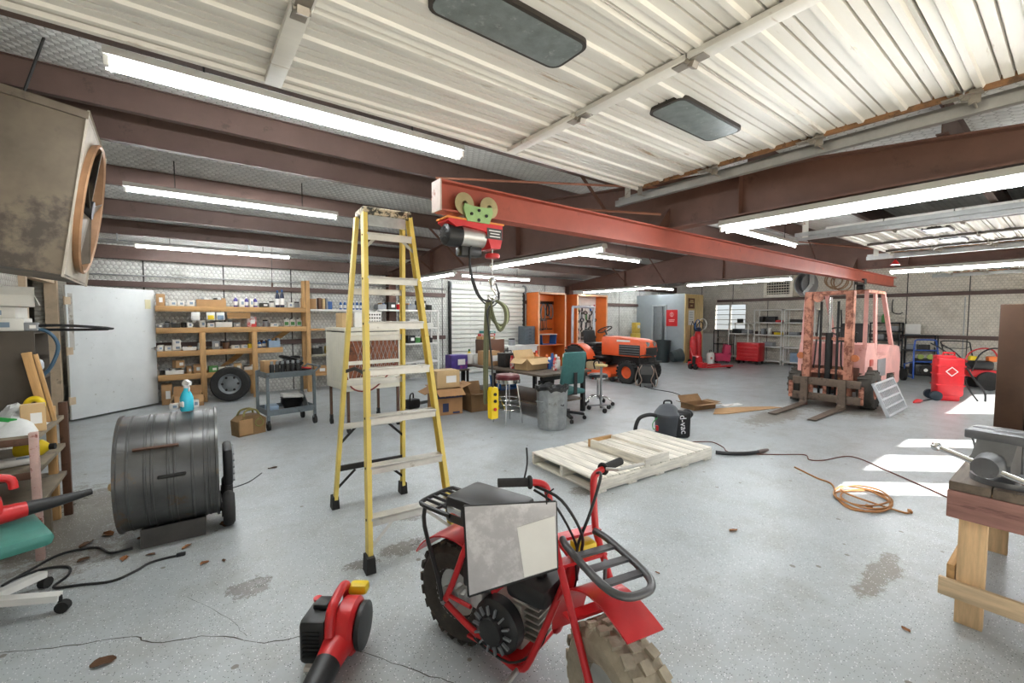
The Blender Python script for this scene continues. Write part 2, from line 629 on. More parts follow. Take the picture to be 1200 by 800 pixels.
WY0, WY1, WZ0, WZ1 = 7.43, 8.61, 1.12, 2.08
b = MB()
for a, c in (((XR, YF - 0.2, 0), (XR + 0.15, WY0, 2.9)), ((XR, WY1, 0), (XR + 0.15, YB + 0.2, 2.9)), ((XR, WY0, 0), (XR + 0.15, WY1, WZ0)), ((XR, WY0, WZ1), (XR + 0.15, WY1, 2.9))):
    b.span(a, c)
b.prism([(YF - 0.2, 2.9), (YB + 0.2, 2.9), (YB + 0.2, 2.95), (RIDGE, 3.5), (YF - 0.2, 2.95)], (XR, 0, 0), (0, 1, 0), (0, 0, 1), (0.15, 0, 0))
wr = struct(b.build('wall_right', QSIDE))
for y0, y1, z in ((YF, 8.5, 2.16), (YF, 7.2, 1.0)):
    MB().span((XR - 0.07, y0, z), (XR, y1, z + 0.1)).build('girt', GIRT, wr)
MB().tube([(XR - 0.03, 3.35, 2.1), (XR - 0.03, 3.35, 1.75), (XR - 0.05, 3.2, 1.68), (XR - 0.05, 3.12, 1.72)], 0.012, smooth=3).build('hanging_hook', DARK, wr)
MB().span((XR - 0.04, 4.2, 1.72), (XR - 0.02, 4.23, 1.98)).build('hanging_strap', DARK, wr)
MB().tube([(XR - 0.02, 1.9, 2.12), (XR - 0.02, 1.9, 0.4)], 0.012).build('conduit', GALV, wr)

# window in the right wall
win = struct(thing('window_1', 'steel factory window with two columns of small panes', 'window', (XR, 0, 0)))
del win['category']
FRAME = mat('window_frame_steel', '#c9c4b8', 0.5)
b = MB()
for y in (WY0, (WY0 + WY1) / 2, WY1):
    b.span((-0.02, y - 0.025, WZ0), (0.06, y + 0.025, WZ1))
for z in (WZ0, WZ1):
    b.span((-0.02, WY0, z - 0.02), (0.06, WY1, z + 0.02))
b.build('window_frame', FRAME, win)
PANE = glass('window_glass', '#f2f6f8', 0.02, 1.0)
cw = (WY1 - WY0) / 2
for k in range(2):
    for j in range(5):
        z0 = WZ0 + 0.02 + j * (WZ1 - WZ0 - 0.04) / 5
        z1 = z0 + (WZ1 - WZ0 - 0.04) / 5
        y0 = WY0 + k * cw + 0.025
        MB().span((0.02, y0, z0 + 0.012), (0.026, y0 + cw - 0.05, z1 - 0.012)).build('pane', PANE, win)
        if j:
            MB().span((0.0, y0, z0 - 0.012), (0.05, y0 + cw - 0.05, z0 + 0.012)).build('muntin', FRAME, win)

# left wall with a doorway, front wall with three door openings
LWALL = quilt('left_wall_insulation', 'YZ', '#b9b4a8', '#6a655c', '#7c7467', seam=1.22)
b = MB()
b.span((XL - 0.15, YF - 0.2, 0), (XL, 7.75, 2.95)).span((XL - 0.15, 9.1, 0), (XL, YB + 0.2, 2.95)).span((XL - 0.15, 7.75, 2.1), (XL, 9.1, 2.95))
b.prism([(YF - 0.2, 2.9), (YB + 0.2, 2.9), (YB + 0.2, 2.95), (RIDGE, 3.5), (YF - 0.2, 2.95)], (XL - 0.15, 0, 0), (0, 1, 0), (0, 0, 1), (0.15, 0, 0))
wl = struct(b.build('wall_left', LWALL))
TRIMW = mat('door_frame_cream', '#cdb79a', 0.6, 0, 0.15, wear='#8a7a66', wear_amt=0.3)
b = MB()
b.span((XL - 0.03, 9.02, 0), (XL + 0.1, 9.12, 2.14)).span((XL - 0.03, 7.7, 0), (XL + 0.06, 7.78, 2.14)).span((XL - 0.03, 7.7, 2.06), (XL + 0.08, 9.12, 2.16))
struct(b.build('trim_1', TRIMW))
# small back room seen through the doorway
b = MB()
b.span((XL - 2.2, 7.0, 0), (XL - 2.1, 10.0, 2.6)).span((XL - 2.2, 9.9, 0), (XL - 0.15, 10.0, 2.6)).span((XL - 2.2, 7.0, 0), (XL - 0.15, 7.1, 2.6)).span((XL - 2.2, 7.0, 2.6), (XL - 0.15, 10.0, 2.7)).span((XL - 2.2, 7.0, -0.1), (XL - 0.15, 10.0, 0.0))
struct(b.build('wall_back_room', mat('back_room_paint', '#9a978c', 0.8)))

DOORS = ((-1.25, 3.72, 2.76), (6.5, 9.55, 2.56), (11.85, 14.95, 2.56))
b = MB()
xs = [XL - 0.2] + [v for d in DOORS for v in d[:2]] + [XR + 0.2]
for i in range(0, len(xs), 2):
    b.span((xs[i], YF - 0.15, 0), (xs[i + 1], YF, 2.8))
for x0, x1, h in DOORS:
    b.span((x0, YF - 0.15, h), (x1, YF, 2.8))
wf = struct(b.build('wall_front', quilt('front_wall_insulation', 'XZ', '#cfccc4', '#77736a', '#8a8377', seam=1.22)))
for x in (7.3, 8.64):  # unseen posts added so their shadows stripe the sun patch
    MB().span((x - 0.2, YF - 0.12, 0), (x + 0.2, YF - 0.02, 2.56)).build('added_stripe_post', RED_IRON, wf)

# unseen lean-to canopy added over the first opening to keep sun off the floor
cp = struct(MB().prism([(YF - 0.15, 2.86), (-2.3, 2.7), (-2.3, 2.76), (YF - 0.15, 2.92)], (XL - 0.3, 0, 0), (0, 1, 0), (0, 0, 1), (7.9, 0, 0)).build('added_shade_canopy', GREYP))
for x in (-1.7, 6.0):
    MB().span((x - 0.05, -2.25, -0.02), (x + 0.05, -2.15, 2.7)).build('added_canopy_post', GREYP, cp)

# ------------------------------------------------------------------ rafters
def rafter(x, label):
    t = thing('steel_rafter', label, 'beam', (x, 0, 0))
    b = MB()
    Y0, Y1 = YF + 0.005, YB - 0.205
    pl = [(Y0, 2.48), (Y1, 2.48), (Y1, zp(Y1) - 0.002), (RIDGE, ZR - 0.002), (Y0, zp(Y0) - 0.002)]
    b.prism(pl, (-0.005, 0, 0), (0, 1, 0), (0, 0, 1), (0.01, 0, 0))
    b.build('web', RED_IRON, t)
    MB().span((-0.085, Y0, 2.465), (0.085, Y1, 2.48)).build('bottom_flange', RED_IRON, t)
    b = MB()
    b.prism([(Y0, zp(Y0) - 0.014), (RIDGE, ZR - 0.014), (Y1, zp(Y1) - 0.014), (Y1, zp(Y1) - 0.002), (RIDGE, ZR - 0.002), (Y0, zp(Y0) - 0.002)], (-0.085, 0, 0), (0, 1, 0), (0, 0, 1), (0.17, 0, 0))
    b.build('top_flange', RED_IRON, t)
    for y in (1.9, 5.15, 8.0):
        MB().span((-0.08, y - 0.005, 2.48), (0.08, y + 0.005, zp(y) - 0.01)).build('stiffener', RED_IRON, t)
    for y in (1.8, 3.2, 6.7, 7.9):
        for s in ((1,) if y < 3 else (-1, 1)):
            MB().bar((s * 0.06, y, 2.5), (s * 0.75, y, zp(y) + 0.03), 0.04, 0.006, (0, 1, 0)).build('flange_brace', RED_IRON, t)
    return t
rafter(4.03, 'nearer deep red-brown tapered roof rafter carrying the white twin-tube lamp')
rafter(10.13, 'farther brown tapered roof rafter above the orange tool cabinets')

# crane runway beam under the rafters
t = thing('crane_beam', 'long orange-red steel beam carrying the hoist under the rafters', 'beam', (0, 2.63, 0))
x0, x1 = 1.36, 12.75
MB().span((x0, -0.005, 2.275), (x1, 0.005, 2.455)).build('web', CRANE_RED, t)
MB().span((x0, -0.06, 2.262), (x1, 0.06, 2.275)).build('bottom_flange', CRANE_RED, t)
MB().span((x0, -0.06, 2.452), (x1, 0.06, 2.464)).build('top_flange', CRANE_RED, t)
MB().span((x0 - 0.012, -0.06, 2.262), (x0, 0.06, 2.464)).build('end_plate', mat('rusty_white_plate', '#b9aaa0', 0.6, 0.1, 0.2, wear='#8a5a48', wear_amt=0.5), t)
for x in (4.03, 10.13):
    b = MB()
    for s in (-1, 1):
        b.prism([(0, 0), (0.2, 0), (0, 0.22)], (x + s * 0.012, -0.004, 2.464), (s, 0, 0), (0, 0, 1), (0, 0.008, 0))
    b.build('gusset', RED_IRON, t)
def rod(p, q, r, label):
    o = MB().cyl(p, q, r, n=8).build('tie_rod', mat('rod_rust', '#9a6650', 0.5, 0.2, 0.2))
    tag(o, label, 'rod')
rod((2.0, 3.9, 2.93), (4.0, 2.75, 2.92), 0.012, 'thin rusty brace rod running to the garage door track hanger')
rod((2.2, 4.4, 2.86), (3.93, 2.67, 2.62), 0.012, 'thin rusty brace rod passing just above the crane beam')
rod((9.0, 3.6, 3.05), (10.1, 2.1, 2.75), 0.012, 'pale brace rod beside the farther rafter above the crane beam')

# ------------------------------------------------------------------ fluorescent strip lights
HOUSING = mat('lamp_housing_enamel', '#b3b0a8', 0.5, 0, 0.06)
def strip(label, p, axis, length, tubes=1, wide=0.11, hang=None, group='fluorescent strip lights'):
    """p = the centre of the housing; tubes hang below"""
    t = thing('strip_light', label, 'light', p, 0 if axis == 'X' else PI / 2, group)
    h = length / 2
    b = MB()
    b.prism([(-wide / 2, -0.02), (-wide / 2 + 0.02, 0.03), (wide / 2 - 0.02, 0.03), (wide / 2, -0.02), (wide / 2 - 0.006, -0.022), (-wide / 2 + 0.006, -0.022)], (-h, 0, 0), (0, 1, 0), (0, 0, 1), (2 * h, 0, 0))
    b.build('housing', HOUSING, t)
    off = [0] if tubes == 1 else [-wide * 0.27, wide * 0.27]
    for o in off:
        MB().cyl((-h + 0.03, o, -0.05), (h - 0.03, o, -0.05), 0.014, n=12).build('tube', TUBE, t)
        for s in (-1, 1):
            MB().box((s * (h - 0.015), o, -0.043), (0.025, 0.03, 0.06), None, 0.005).build('lamp_holder', WHITE, t)
    for x in (-0.6 * h, 0.6 * h):
        MB().cyl((x, 0, 0.03), (x, 0, hang if hang else (0.08 if axis == 'X' else 0.044)), 0.006, n=6).build('hanger', DARK, t)
    return t
strip('bright strip light in front of the purlin nearest the white door panels', (0.77, 3.14, 2.93), 'X', 2.15, 2, 0.12, 0.3)
strip('strip light on the second purlin bay above the shelving', (0.6, 6.25, 2.98), 'X', 2.2, 1, 0.11, 0.34)
strip('strip light hanging closest to the back wall above the wooden shelves', (0.5, 9.4, 2.78), 'X', 2.3, 1, 0.11, 0.21)
strip('strip light under the near rafter just right of the ladder top', (4.03, 8.35, 2.42), 'Y', 2.44, 1)
strip('cream strip light under the near rafter behind the hoist', (4.03, 4.7, 2.42), 'Y', 2.4, 1)
strip('large white twin-tube strip light under the near rafter at right', (4.03, 0.85, 2.42), 'Y', 2.44, 2, 0.2)
strip('strip light under the far rafter in front of the orange cabinets', (10.13, 8.5, 2.42), 'Y', 2.3, 1)
strip('strip light under the far rafter left of the wall air conditioner', (10.13, 4.9, 2.42), 'Y', 2.4, 1)
strip('white strip light under the far rafter at the right edge of the picture', (10.13, 0.93, 2.42), 'Y', 2.44, 2, 0.2)
strip('strip light crosswise behind the roll-up shutter bay near the back wall', (6.6, 9.4, 2.66), 'X', 2.2, 1, 0.11, 0.33)
strip('short-looking strip light end showing between the two rafters', (7.2, 6.25, 2.9), 'X', 2.4, 1, 0.11, 0.42)
strip('distant strip light above the grey office partition', (13.2, 9.2, 2.66), 'X', 2.4, 1, 0.11, 0.35)
strip('strip light end glimpsed behind the large twin-tube lamp', (7.4, 3.1, 2.86), 'X', 2.3, 1, 0.11, 0.36)
# ------------------------------------------------------------------ overhead sectional doors, opened under the roof
WINDARK = mat('dirty_dark_window', '#6b7473', 0.35, 0.0, 0.25, 12, wear='#8a908d', wear_amt=0.4, wear_scale=20)
GASK = mat('window_gasket', '#2d2721', 0.6)
RUST = mat('rusty_edge', '#8d6746', 0.7, 0.1, 0.3, 6, wear='#5d4632', wear_amt=0.6)
HINGE = mat('door_hinge_steel', '#9b948a', 0.45, 0.6, 0.25)

STRUTM = mat('backlit_door_strut', '#4d4741', 0.5, 0.3, 0.2)  # far-door stiles coloured dark to look backlit
def rounded(w, h, r, n=5):
    pts = []
    for cx, cy, a in ((w / 2 - r, h / 2 - r, 0), (-w / 2 + r, h / 2 - r, 90), (-w / 2 + r, -h / 2 + r, 180), (w / 2 - r, -h / 2 + r, 270)):
        for i in range(n + 1):
            t = R(a + 90 * i / n)
            pts.append((cx + r * math.cos(t), cy + r * math.sin(t)))
    return pts

def section_door(label, x0, x1, z, seams, stiles, windows, win_y, track_z, track_y, stile_m=DOORWHITE):
    t = thing('sectional_door', label, 'garage door')
    for i in range(len(seams) - 1):
        ya, yb = seams[i + 1] + 0.006, seams[i] - 0.006
        H_ = yb - ya
        prof = [(0, 0), (0, -0.045)]
        for k, kind in ((0.06, 'r'), (0.16, 'g'), (0.23, 'g'), (0.34, 'r'), (0.45, 'g'), (0.52, 'g'), (0.63, 'r'), (0.74, 'g'), (0.81, 'g'), (0.92, 'r')):
            if kind == 'g':
                prof += [(H_ * k - 0.006, -0.03), (H_ * k - 0.0035, -0.004), (H_ * k + 0.0035, -0.004), (H_ * k + 0.006, -0.03)]
            else:
                prof += [(H_ * k - 0.022, -0.03), (H_ * k - 0.013, -0.046), (H_ * k + 0.013, -0.046), (H_ * k + 0.022, -0.03)]
        prof += [(H_, -0.045), (H_, 0)]
        o = MB().prism(prof, (x0, ya, z + 0.04), (0, 1, 0), (0, 0, 1), (x1 - x0, 0, 0)).build('door_section', DOORWHITE, t)
        for x in (x0, x1):
            MB().box((x, (ya + yb) / 2, z + 0.012), (0.03, H_, 0.06)).build('end_stile', RUST if x == x1 else DOORWHITE, o)
        for x in stiles:
            MB().box((x, (ya + yb) / 2, z - 0.016), (0.085, H_, 0.03), None, 0.004).build('stile', stile_m, o)
        if i == 1:
            for wx, ww in windows:
                f = MB().prism(rounded(ww, 0.26, 0.06), (wx, win_y, z - 0.012), (1, 0, 0), (0, 1, 0), (0, 0, 0.03)).build('window_gasket', GASK, o)
                MB().prism(rounded(ww - 0.035, 0.225, 0.048), (wx, win_y, z - 0.015), (1, 0, 0), (0, 1, 0), (0, 0, 0.02)).build('pane', WINDARK, o)
    for y in seams[1:-1]:
        for x in list(stiles) + [x0 + 0.05, x1 - 0.04]:
            b = MB()
            b.box((x, y - 0.05, z - 0.034), (0.06, 0.07, 0.006)).box((x, y + 0.05, z - 0.034), (0.06, 0.07, 0.006)).cyl((x - 0.035, y, z - 0.04), (x + 0.035, y, z - 0.04), 0.012, n=10)
            b.box((x, y - 0.015, z - 0.05), (0.045, 0.03, 0.03), (0.4, 0, 0))
            b.build('hinge', HINGE, t)
    # lift struts across the inner edge
    MB().span((x0, seams[0] - 0.035, z - 0.03), (x1, seams[0] - 0.005, z - 0.005)).build('edge_strut', DOORWHITE, t)
    for s, x in ((-1, x0 - 0.07), (1, x1 + 0.07)):
        b = MB()
        prof = [(-0.025, -0.03), (0.025, -0.03), (0.025, -0.02), (-0.017, -0.02), (-0.017, 0.02), (0.025, 0.02), (0.025, 0.03), (-0.025, 0.03)]
        b.prism([(a * s, c) for a, c in prof], (x, YF + 0.05, track_z), (1, 0, 0), (0, 0, 1), (0, track_y - YF - 0.05, 0))
        b.build('track', GREYMET, t)
        MB().span((x + s * 0.03, YF + 0.05, track_z + 0.02), (x + s * 0.036, track_y, track_z + 0.07)).build('track_angle', GREYMET, t)
        for y in seams[:-1]:
            yy = y - 0.05
            MB().cyl((x - s * 0.0, yy, track_z), (x - s * 0.13, yy, track_z), 0.006, n=8).build('roller_stem', HINGE, t)
            MB().bar((x - s * 0.1, yy, track_z), (x - s * 0.1, yy, z), 0.05, 0.006, (1, 0, 0)).build('roller_bracket', HINGE, t)
        yy = track_y - 0.12
        MB().bar((x + s * 0.03, yy, track_z), (x + s * 0.03, yy, zp(yy) + 0.05), 0.07, 0.005, (1, 0, 0)).build('track_hanger', mat('flaking_white_angle', '#c9c5bb', 0.5, 0.2, 0.1, wear='#8b6a55', wear_amt=0.5), t)
    return t

section_door('nearest white ribbed overhead door lying open under the roof, with two dark windows', -1.2, 3.66, 2.86, (2.76, 2.0, 1.24, 0.48, -0.28), (0.42, 2.05), ((-0.4, 0.75), (1.21, 0.75), (2.74, 0.75)), 1.6, 2.775, 3.08)
section_door('middle white overhead door lying open beyond the near rafter', 6.55, 9.5, 2.67, (2.04, 1.46, 0.88, 0.3, -0.28), (7.0, 8.2, 9.2), ((6.78, 0.3), (7.6, 0.45), (8.7, 0.45)), 1.16, 2.6, 2.35, STRUTM)
section_door('farthest white overhead door lying open near the right wall', 11.9, 14.9, 2.67, (2.04, 1.46, 0.88, 0.3, -0.28), (12.9, 13.9), ((12.4, 0.45), (13.4, 0.45), (14.4, 0.45)), 1.16, 2.6, 2.35, STRUTM)

# ------------------------------------------------------------------ square exhaust fan hung at left
FANBOX = mat('sooty_fan_housing', '#716658', 0.45, 0.35, 0.3, 1.8, wear='#524b44', wear_amt=0.5, wear_scale=1.4)
t = thing('exhaust_fan', 'big square sooty metal exhaust fan hung tilted under the roof at left', 'fan', (-0.56, 4.02, 2.37), rot=(0, R(8.5), R(2)))
s = 0.535
b = MB()
for zz in (-s, s):
    b.box((-0.42, s, zz), (0.84, 2 * s, 0.012))
for yy in (0, 2 * s):
    b.box((-0.42, yy, 0), (0.84, 0.012, 2 * s))
b.build('housing', FANBOX, t)
b = MB()
ring_out = 0.5
n = 40
vo, vi = [], []
sq = []
for i in range(n):
    a = 2 * PI * i / n
    c, d = math.cos(a), math.sin(a)
    k = (s + 0.02) / max(abs(c), abs(d))
    sq.append(b.bm.verts.new((0.0, s + c * k, d * k)))
    vi.append(b.bm.verts.new((0.0, s + c * 0.46, d * 0.46)))
    vo.append(b.bm.verts.new((0.012, s + c * k, d * k)))
for i in range(n):
    j = (i + 1) % n
    b.bm.faces.new((sq[i], sq[j], vi[j], vi[i]))
    b.bm.faces.new((sq[i], sq[j], vo[j], vo[i]))
b.build('face_plate', mat('face_plate_grey', '#b3aa9b', 0.5, 0.2, 0.15), t)
b = MB()
b.lathe([(0.45, -0.1), (0.46, 0.035), (0.475, 0.045), (0.485, 0.035), (0.47, 0.0), (0.46, -0.1)], (0, s, 0), (1, 0, 0), n=40, closed=True)
b.build('outlet_ring', mat('outlet_ring_brown', '#a07a5a', 0.5, 0.2, 0.2), t)
b = MB()
b.cyl((-0.1, s, 0), (0.04, s, 0), 0.07)
b.build('hub', DARK, t)
for k in range(5):
    a = 2 * PI * k / 5
    e = Vector((0, math.cos(a), math.sin(a)))
    e2 = Vector((0, -math.sin(a), math.cos(a)))
    p = [Vector((0, s, 0)) + e * 0.06 + e2 * 0.04 + Vector((0.03, 0, 0)), Vector((0, s, 0)) + e * 0.44 + e2 * 0.14 + Vector((0.04, 0, 0)), Vector((0, s, 0)) + e * 0.44 - e2 * 0.1 + Vector((-0.06, 0, 0)), Vector((0, s, 0)) + e * 0.06 - e2 * 0.04 + Vector((-0.03, 0, 0))]
    MB().sheet(p, 0.004).build('blade', FANBOX, t)
for zz in (-0.25, 0.25):
    MB().span((-0.06, 0.02, zz - 0.02), (-0.03, 2 * s - 0.02, zz + 0.02)).build('motor_strut', DARK, t)
MB().box((-0.42, -0.014, s - 0.015), (0.86, 0.02, 0.05)).build('seam_flange', FANBOX, t)
for x, y in ((-0.75, 0.06), (-0.3, 0.06)):
    MB().cyl((x, y, s), (x + 0.05, y, s + 0.42), 0.008, n=8).build('hanger_rod', DARK, t)

# ------------------------------------------------------------------ electric hoist on its trolley
TROL = mat('trolley_green', '#8fae74', 0.5, 0.3, 0.15, wear='#6d7a58', wear_amt=0.3)
t = thing('beam_trolley', 'pale green wheeled trolley riding on the crane beam', 'trolley', (1.63, 2.63, 2.262))
for sy in (-1, 1):
    b = MB()
    b.prism([(-0.09, -0.05), (0.09, -0.05), (0.12, 0.03), (0.11, 0.065), (0.05, 0.055), (-0.05, 0.055), (-0.11, 0.065), (-0.12, 0.03)], (0, sy * 0.075, 0), (1, 0, 0), (0, 0, 1), (0, sy * 0.012, 0))
    b.build('side_plate', TROL, t)
    for x in (-0.1, 0.1):
        MB().lathe([(0.02, 0), (0.05, 0), (0.062, 0.012), (0.075, 0.03), (0.075, 0.036), (0.02, 0.04)], (x, sy * 0.03, 0.066), (0, sy, 0), n=20).build('wheel', mat('trolley_wheel', '#a89a72', 0.4, 0.5), t)
    for x, z in ((-0.06, 0.0), (0.06, 0.0), (0, 0.03)):
        MB().cyl((x, sy * 0.087, z), (x, sy * 0.097, z), 0.011, n=6).build('bolt', DARK, t)
MB().cyl((0, -0.09, -0.035), (0, 0.09, -0.035), 0.012).build('axle_pin', DARK, t)
t = thing('electric_hoist', 'red and silver electric cable hoist hanging from the crane beam', 'hoist', (1.62, 2.63, 2.13))
b = MB()
b.prism([(-0.22, 0.09), (0.22, 0.09), (0.22, 0.0), (0.2, -0.08), (0.12, -0.085), (0.08, 0.03), (-0.1, 0.05), (-0.16, 0.035), (-0.22, 0.07)], (0, -0.075, 0), (1, 0, 0), (0, 0, 1), (0, 0.15, 0))
b.build('frame', REDP, t)
MB().box((0.0, 0, 0.092), (0.46, 0.16, 0.012)).build('top_rail', mat('hoist_orange_rail', '#d8863a', 0.5), t)
MB().cyl((-0.1, 0, -0.01), (0.09, 0, -0.01), 0.068, n=24).build('drum_motor', ALU, t)
MB().lathe([(0.0, -0.22), (0.05, -0.22), (0.072, -0.205), (0.078, -0.17), (0.078, -0.1), (0.0, -0.1)], (0, 0, -0.01), (1, 0, 0), n=24).build('motor_cap', BLACK, t)
b = MB()
for k in range(12):
    a = 2 * PI * k / 12
    b.box((-0.217, math.cos(a) * 0.04, -0.01 + math.sin(a) * 0.04), (0.012, 0.03, 0.004), (a, 0, 0))
b.build('cap_vents', DARK, t)
MB().box((0.0, 0.03, -0.105), (0.17, 0.09, 0.075), None, 0.012).build('capacitor_box', BLACK, t)
MB().box((0.15, -0.077, 0.02), (0.13, 0.004, 0.075)).build('rating_plate', mat('dark_label', '#3a3433', 0.5), t)
for zz, ww in ((0.04, 0.1), (0.02, 0.08), (0.0, 0.09)):
    MB().box((0.15, -0.08, zz), (ww, 0.002, 0.007)).build('plate_line', PAPER, t)
for x in (-0.07, 0.07):
    MB().box((x, 0, 0.115), (0.025, 0.1, 0.05)).build('mount_strap', GALV, t)
t = thing('hoist_hook', 'steel cable with chrome swivel hook under the red hoist', 'hook', (1.78, 2.6, 2.05))
MB().cyl((0, 0, 0), (0, 0, -0.2), 0.004, n=8).build('cable', ALU, t)
MB().lathe([(0, -0.03), (0.05, -0.035), (0.055, -0.05), (0.05, -0.065), (0, -0.07)], (0, 0, 0.0), n=20).build('stop_disc', REDP, t)
MB().lathe([(0, -0.2), (0.022, -0.205), (0.026, -0.23), (0.016, -0.26), (0, -0.262)], n=14).build('swivel', CHROME, t)
MB().tube([(0, 0, -0.255), (0.0, 0, -0.28), (0.028, 0, -0.31), (0.03, 0, -0.345), (0.0, 0, -0.37), (-0.032, 0, -0.35), (-0.036, 0, -0.325)], [0.011, 0.011, 0.012, 0.013, 0.012, 0.01, 0.004], 8, smooth=4).build('hook', CHROME, t)
# lifting strap hanging from the hook, control cable, pendant
OLIVE = mat('olive_webbing', '#5f6147', 0.8, 0, 0.2)
t = thing('lifting_strap', 'olive green webbing strap looped over the hoist hook', 'strap', (1.78, 2.6, 1.69))
b = MB()
b.tube([(0.0, 0.02, 0.0), (-0.035, 0.02, -0.05), (-0.05, 0.02, -0.35), (-0.052, 0.02, -0.72), (-0.045, 0.02, -0.75), (-0.038, 0.025, -0.7), (-0.03, 0.025, -0.35), (0.0, 0.02, 0.0)], 0.014, 6, smooth=4)
b.build('long_loop', OLIVE, t)
for k in range(3):
    w = 0.05 + 0.018 * k
    MB().tube([(0, 0.01 * k, 0.0), (0.05 + w, 0.01 * k, -0.05), (0.07 + w, 0.01 * k, -0.15), (0.04 + w * 0.6, 0.01 * k, -0.23 + 0.02 * k), (0.02, 0.01 * k, -0.15), (-0.01, 0.01 * k, -0.05)], 0.011, 6, closed=True, smooth=4).build('coil', OLIVE if k != 1 else mat('pale_strap', '#a6ad86', 0.8), t)
t = thing('control_pendant', 'yellow push-button pendant hanging on a black cable from the hoist', 'remote', (1.77, 2.58, 0.98))
b = MB()
b.prism([(-0.028, -0.16), (0.028, -0.16), (0.032, 0.04), (0.022, 0.07), (-0.022, 0.07), (-0.032, 0.04)], (0, -0.025, 0), (1, 0, 0), (0, 0, 1), (0, 0.05, 0))
b.build('shell', YELLOW, t)
for zz, m in ((0.02, DARK), (-0.03, DARK), (-0.09, REDP)):
    MB().cyl((0, -0.026, zz), (0, -0.034, zz), 0.012, n=12).build('button', m, t)
MB().tube([(0.0, 0, 0.06), (-0.01, 0, 0.25), (-0.03, 0.01, 0.5), (-0.03, 0.02, 0.63), (0.05, 0.02, 0.72), (0.07, 0.02, 0.76), (0.02, 0.02, 0.7), (-0.09, 0.02, 0.72), (-0.17, 0.02, 0.9), (-0.17, 0.03, 1.06), (-0.13, 0.03, 1.09)], 0.007, 8, smooth=5).build('cable', BLACK, t)
MB().tube([(-0.12, 0.05, 1.08), (-0.16, 0.06, 0.95), (-0.1, 0.06, 0.75), (0.02, 0.06, 0.66), (0.09, 0.05, 0.72), (0.06, 0.05, 0.83)], 0.006, 8, smooth=5).build('slack_cable', BLACK, t)

t = thing('chain_trolley', 'black chain hoist block clamped on the far end of the crane beam', 'hoist', (10.42, 2.63, 2.262))
t.scale = (0.62, 0.9, 0.56)
for sy in (-1, 1):
    MB().prism([(-0.1, -0.1), (0.1, -0.1), (0.12, 0.09), (-0.12, 0.09)], (0, sy * 0.07, 0), (1, 0, 0), (0, 0, 1), (0, sy * 0.012, 0)).build('side_plate', DARK, t)
    for x in (-0.07, 0.07):
        MB().cyl((x, sy * 0.03, 0.055), (x, sy * 0.066, 0.055), 0.04, n=16).build('wheel', DARK, t)
MB().cyl((0, -0.08, -0.06), (0, 0.08, -0.06), 0.015).build('axle_pin', DARK, t)
MB().cyl((0, -0.06, -0.2), (0, 0.06, -0.2), 0.11, n=20).build('chain_block', BLACK, t)
MB().tube([(0, 0, -0.3), (0.03, 0, -0.36), (0.0, 0, -0.41), (-0.03, 0, -0.38)], 0.012, 8, smooth=3).build('hook', CHROME, t)

# hose reel hung under the far rafter
t = thing('hose_reel', 'pale grey spring hose reel hung under the far rafter above the forklift mast', 'reel', (10.05, 3.42, 2.24), R(-20))
for yy in (-0.08, 0.08):
    MB().lathe([(0.03, -0.004), (0.21, -0.004), (0.225, 0.008), (0.22, 0.014), (0.2, 0.004), (0.03, 0.004)], (0, yy, 0), (0, 1, 0), n=30).build('flange_disc', GREYP, t)
MB().cyl((0, -0.08, 0), (0, 0.08, 0), 0.09, n=20).build('spool', mat('pale_grey_paint', '#a9b0b1', 0.45), t)
MB().torus((0, 0, 0), 0.13, 0.05, (0, 1, 0)).build('wound_hose', BLACK, t)
b = MB()
b.bar((0, -0.11, 0), (0, -0.11, 0.23), 0.12, 0.01, (0, 1, 0)).bar((0, -0.11, 0), (-0.2, -0.11, -0.2), 0.08, 0.01, (0, 1, 0))
b.build('arm', mat('pale_grey_paint', '#a9b0b1', 0.45), t)
MB().box((0, 0, 0.225), (0.2, 0.24, 0.012)).build('mount_plate', GREYP, t)
t = thing('hanging_hose_coil', 'tangled tan air hose coils hung beside the hose reel', 'hose', (10.1, 2.98, 2.3))
for k in range(4):
    MB().torus((0.0, -0.05 * k, -0.02 * k), 0.14 + 0.02 * (k % 2), 0.012, (0.9, 0.4 - 0.2 * k, 0.1), 20, 6).build('loop', mat('tan_hose', '#8a6c4c', 0.6), t)
MB().cyl((0, 0, 0.0), (0, 0, 0.165), 0.008, n=6).build('hanger', DARK, t)

# evaporative cooler outlet on the right wall
t = thing('wall_cooler', 'cream louvred air unit mounted high on the right wall', 'air conditioner', (16.3, 6.2, 2.26))
CREAM = mat('cream_enamel', '#ece6d8', 0.5, 0, 0.1, wear='#a8977a', wear_amt=0.3)
b = MB()
b.span((-0.5, -0.45, 0), (0.0, -0.43, 0.72)).span((-0.5, 0.43, 0), (0.0, 0.45, 0.72)).span((-0.5, -0.45, 0), (0, 0.45, 0.02)).span((-0.5, -0.45, 0.7), (0, 0.45, 0.72))
b.span((-0.52, -0.45, 0.0), (-0.48, 0.45, 0.1)).span((-0.52, -0.45, 0.62), (-0.48, 0.45, 0.72)).span((-0.52, -0.45, 0.1), (-0.48, -0.35, 0.62)).span((-0.52, 0.35, 0.1), (-0.48, 0.45, 0.62))
b.build('case', CREAM, t)
MB().span((-0.46, -0.4, 0.08), (-0.44, 0.4, 0.66)).build('dark_interior', DARK, t)
for k in range(6):
    MB().box((-0.49, 0, 0.145 + 0.088 * k), (0.05, 0.7, 0.008), (0, 0.5, 0)).build('louvre', CREAM, t)
for k in range(9):
    MB().box((-0.47, -0.31 + 0.0775 * k, 0.36), (0.02, 0.008, 0.52)).build('vertical_vane', CREAM, t)

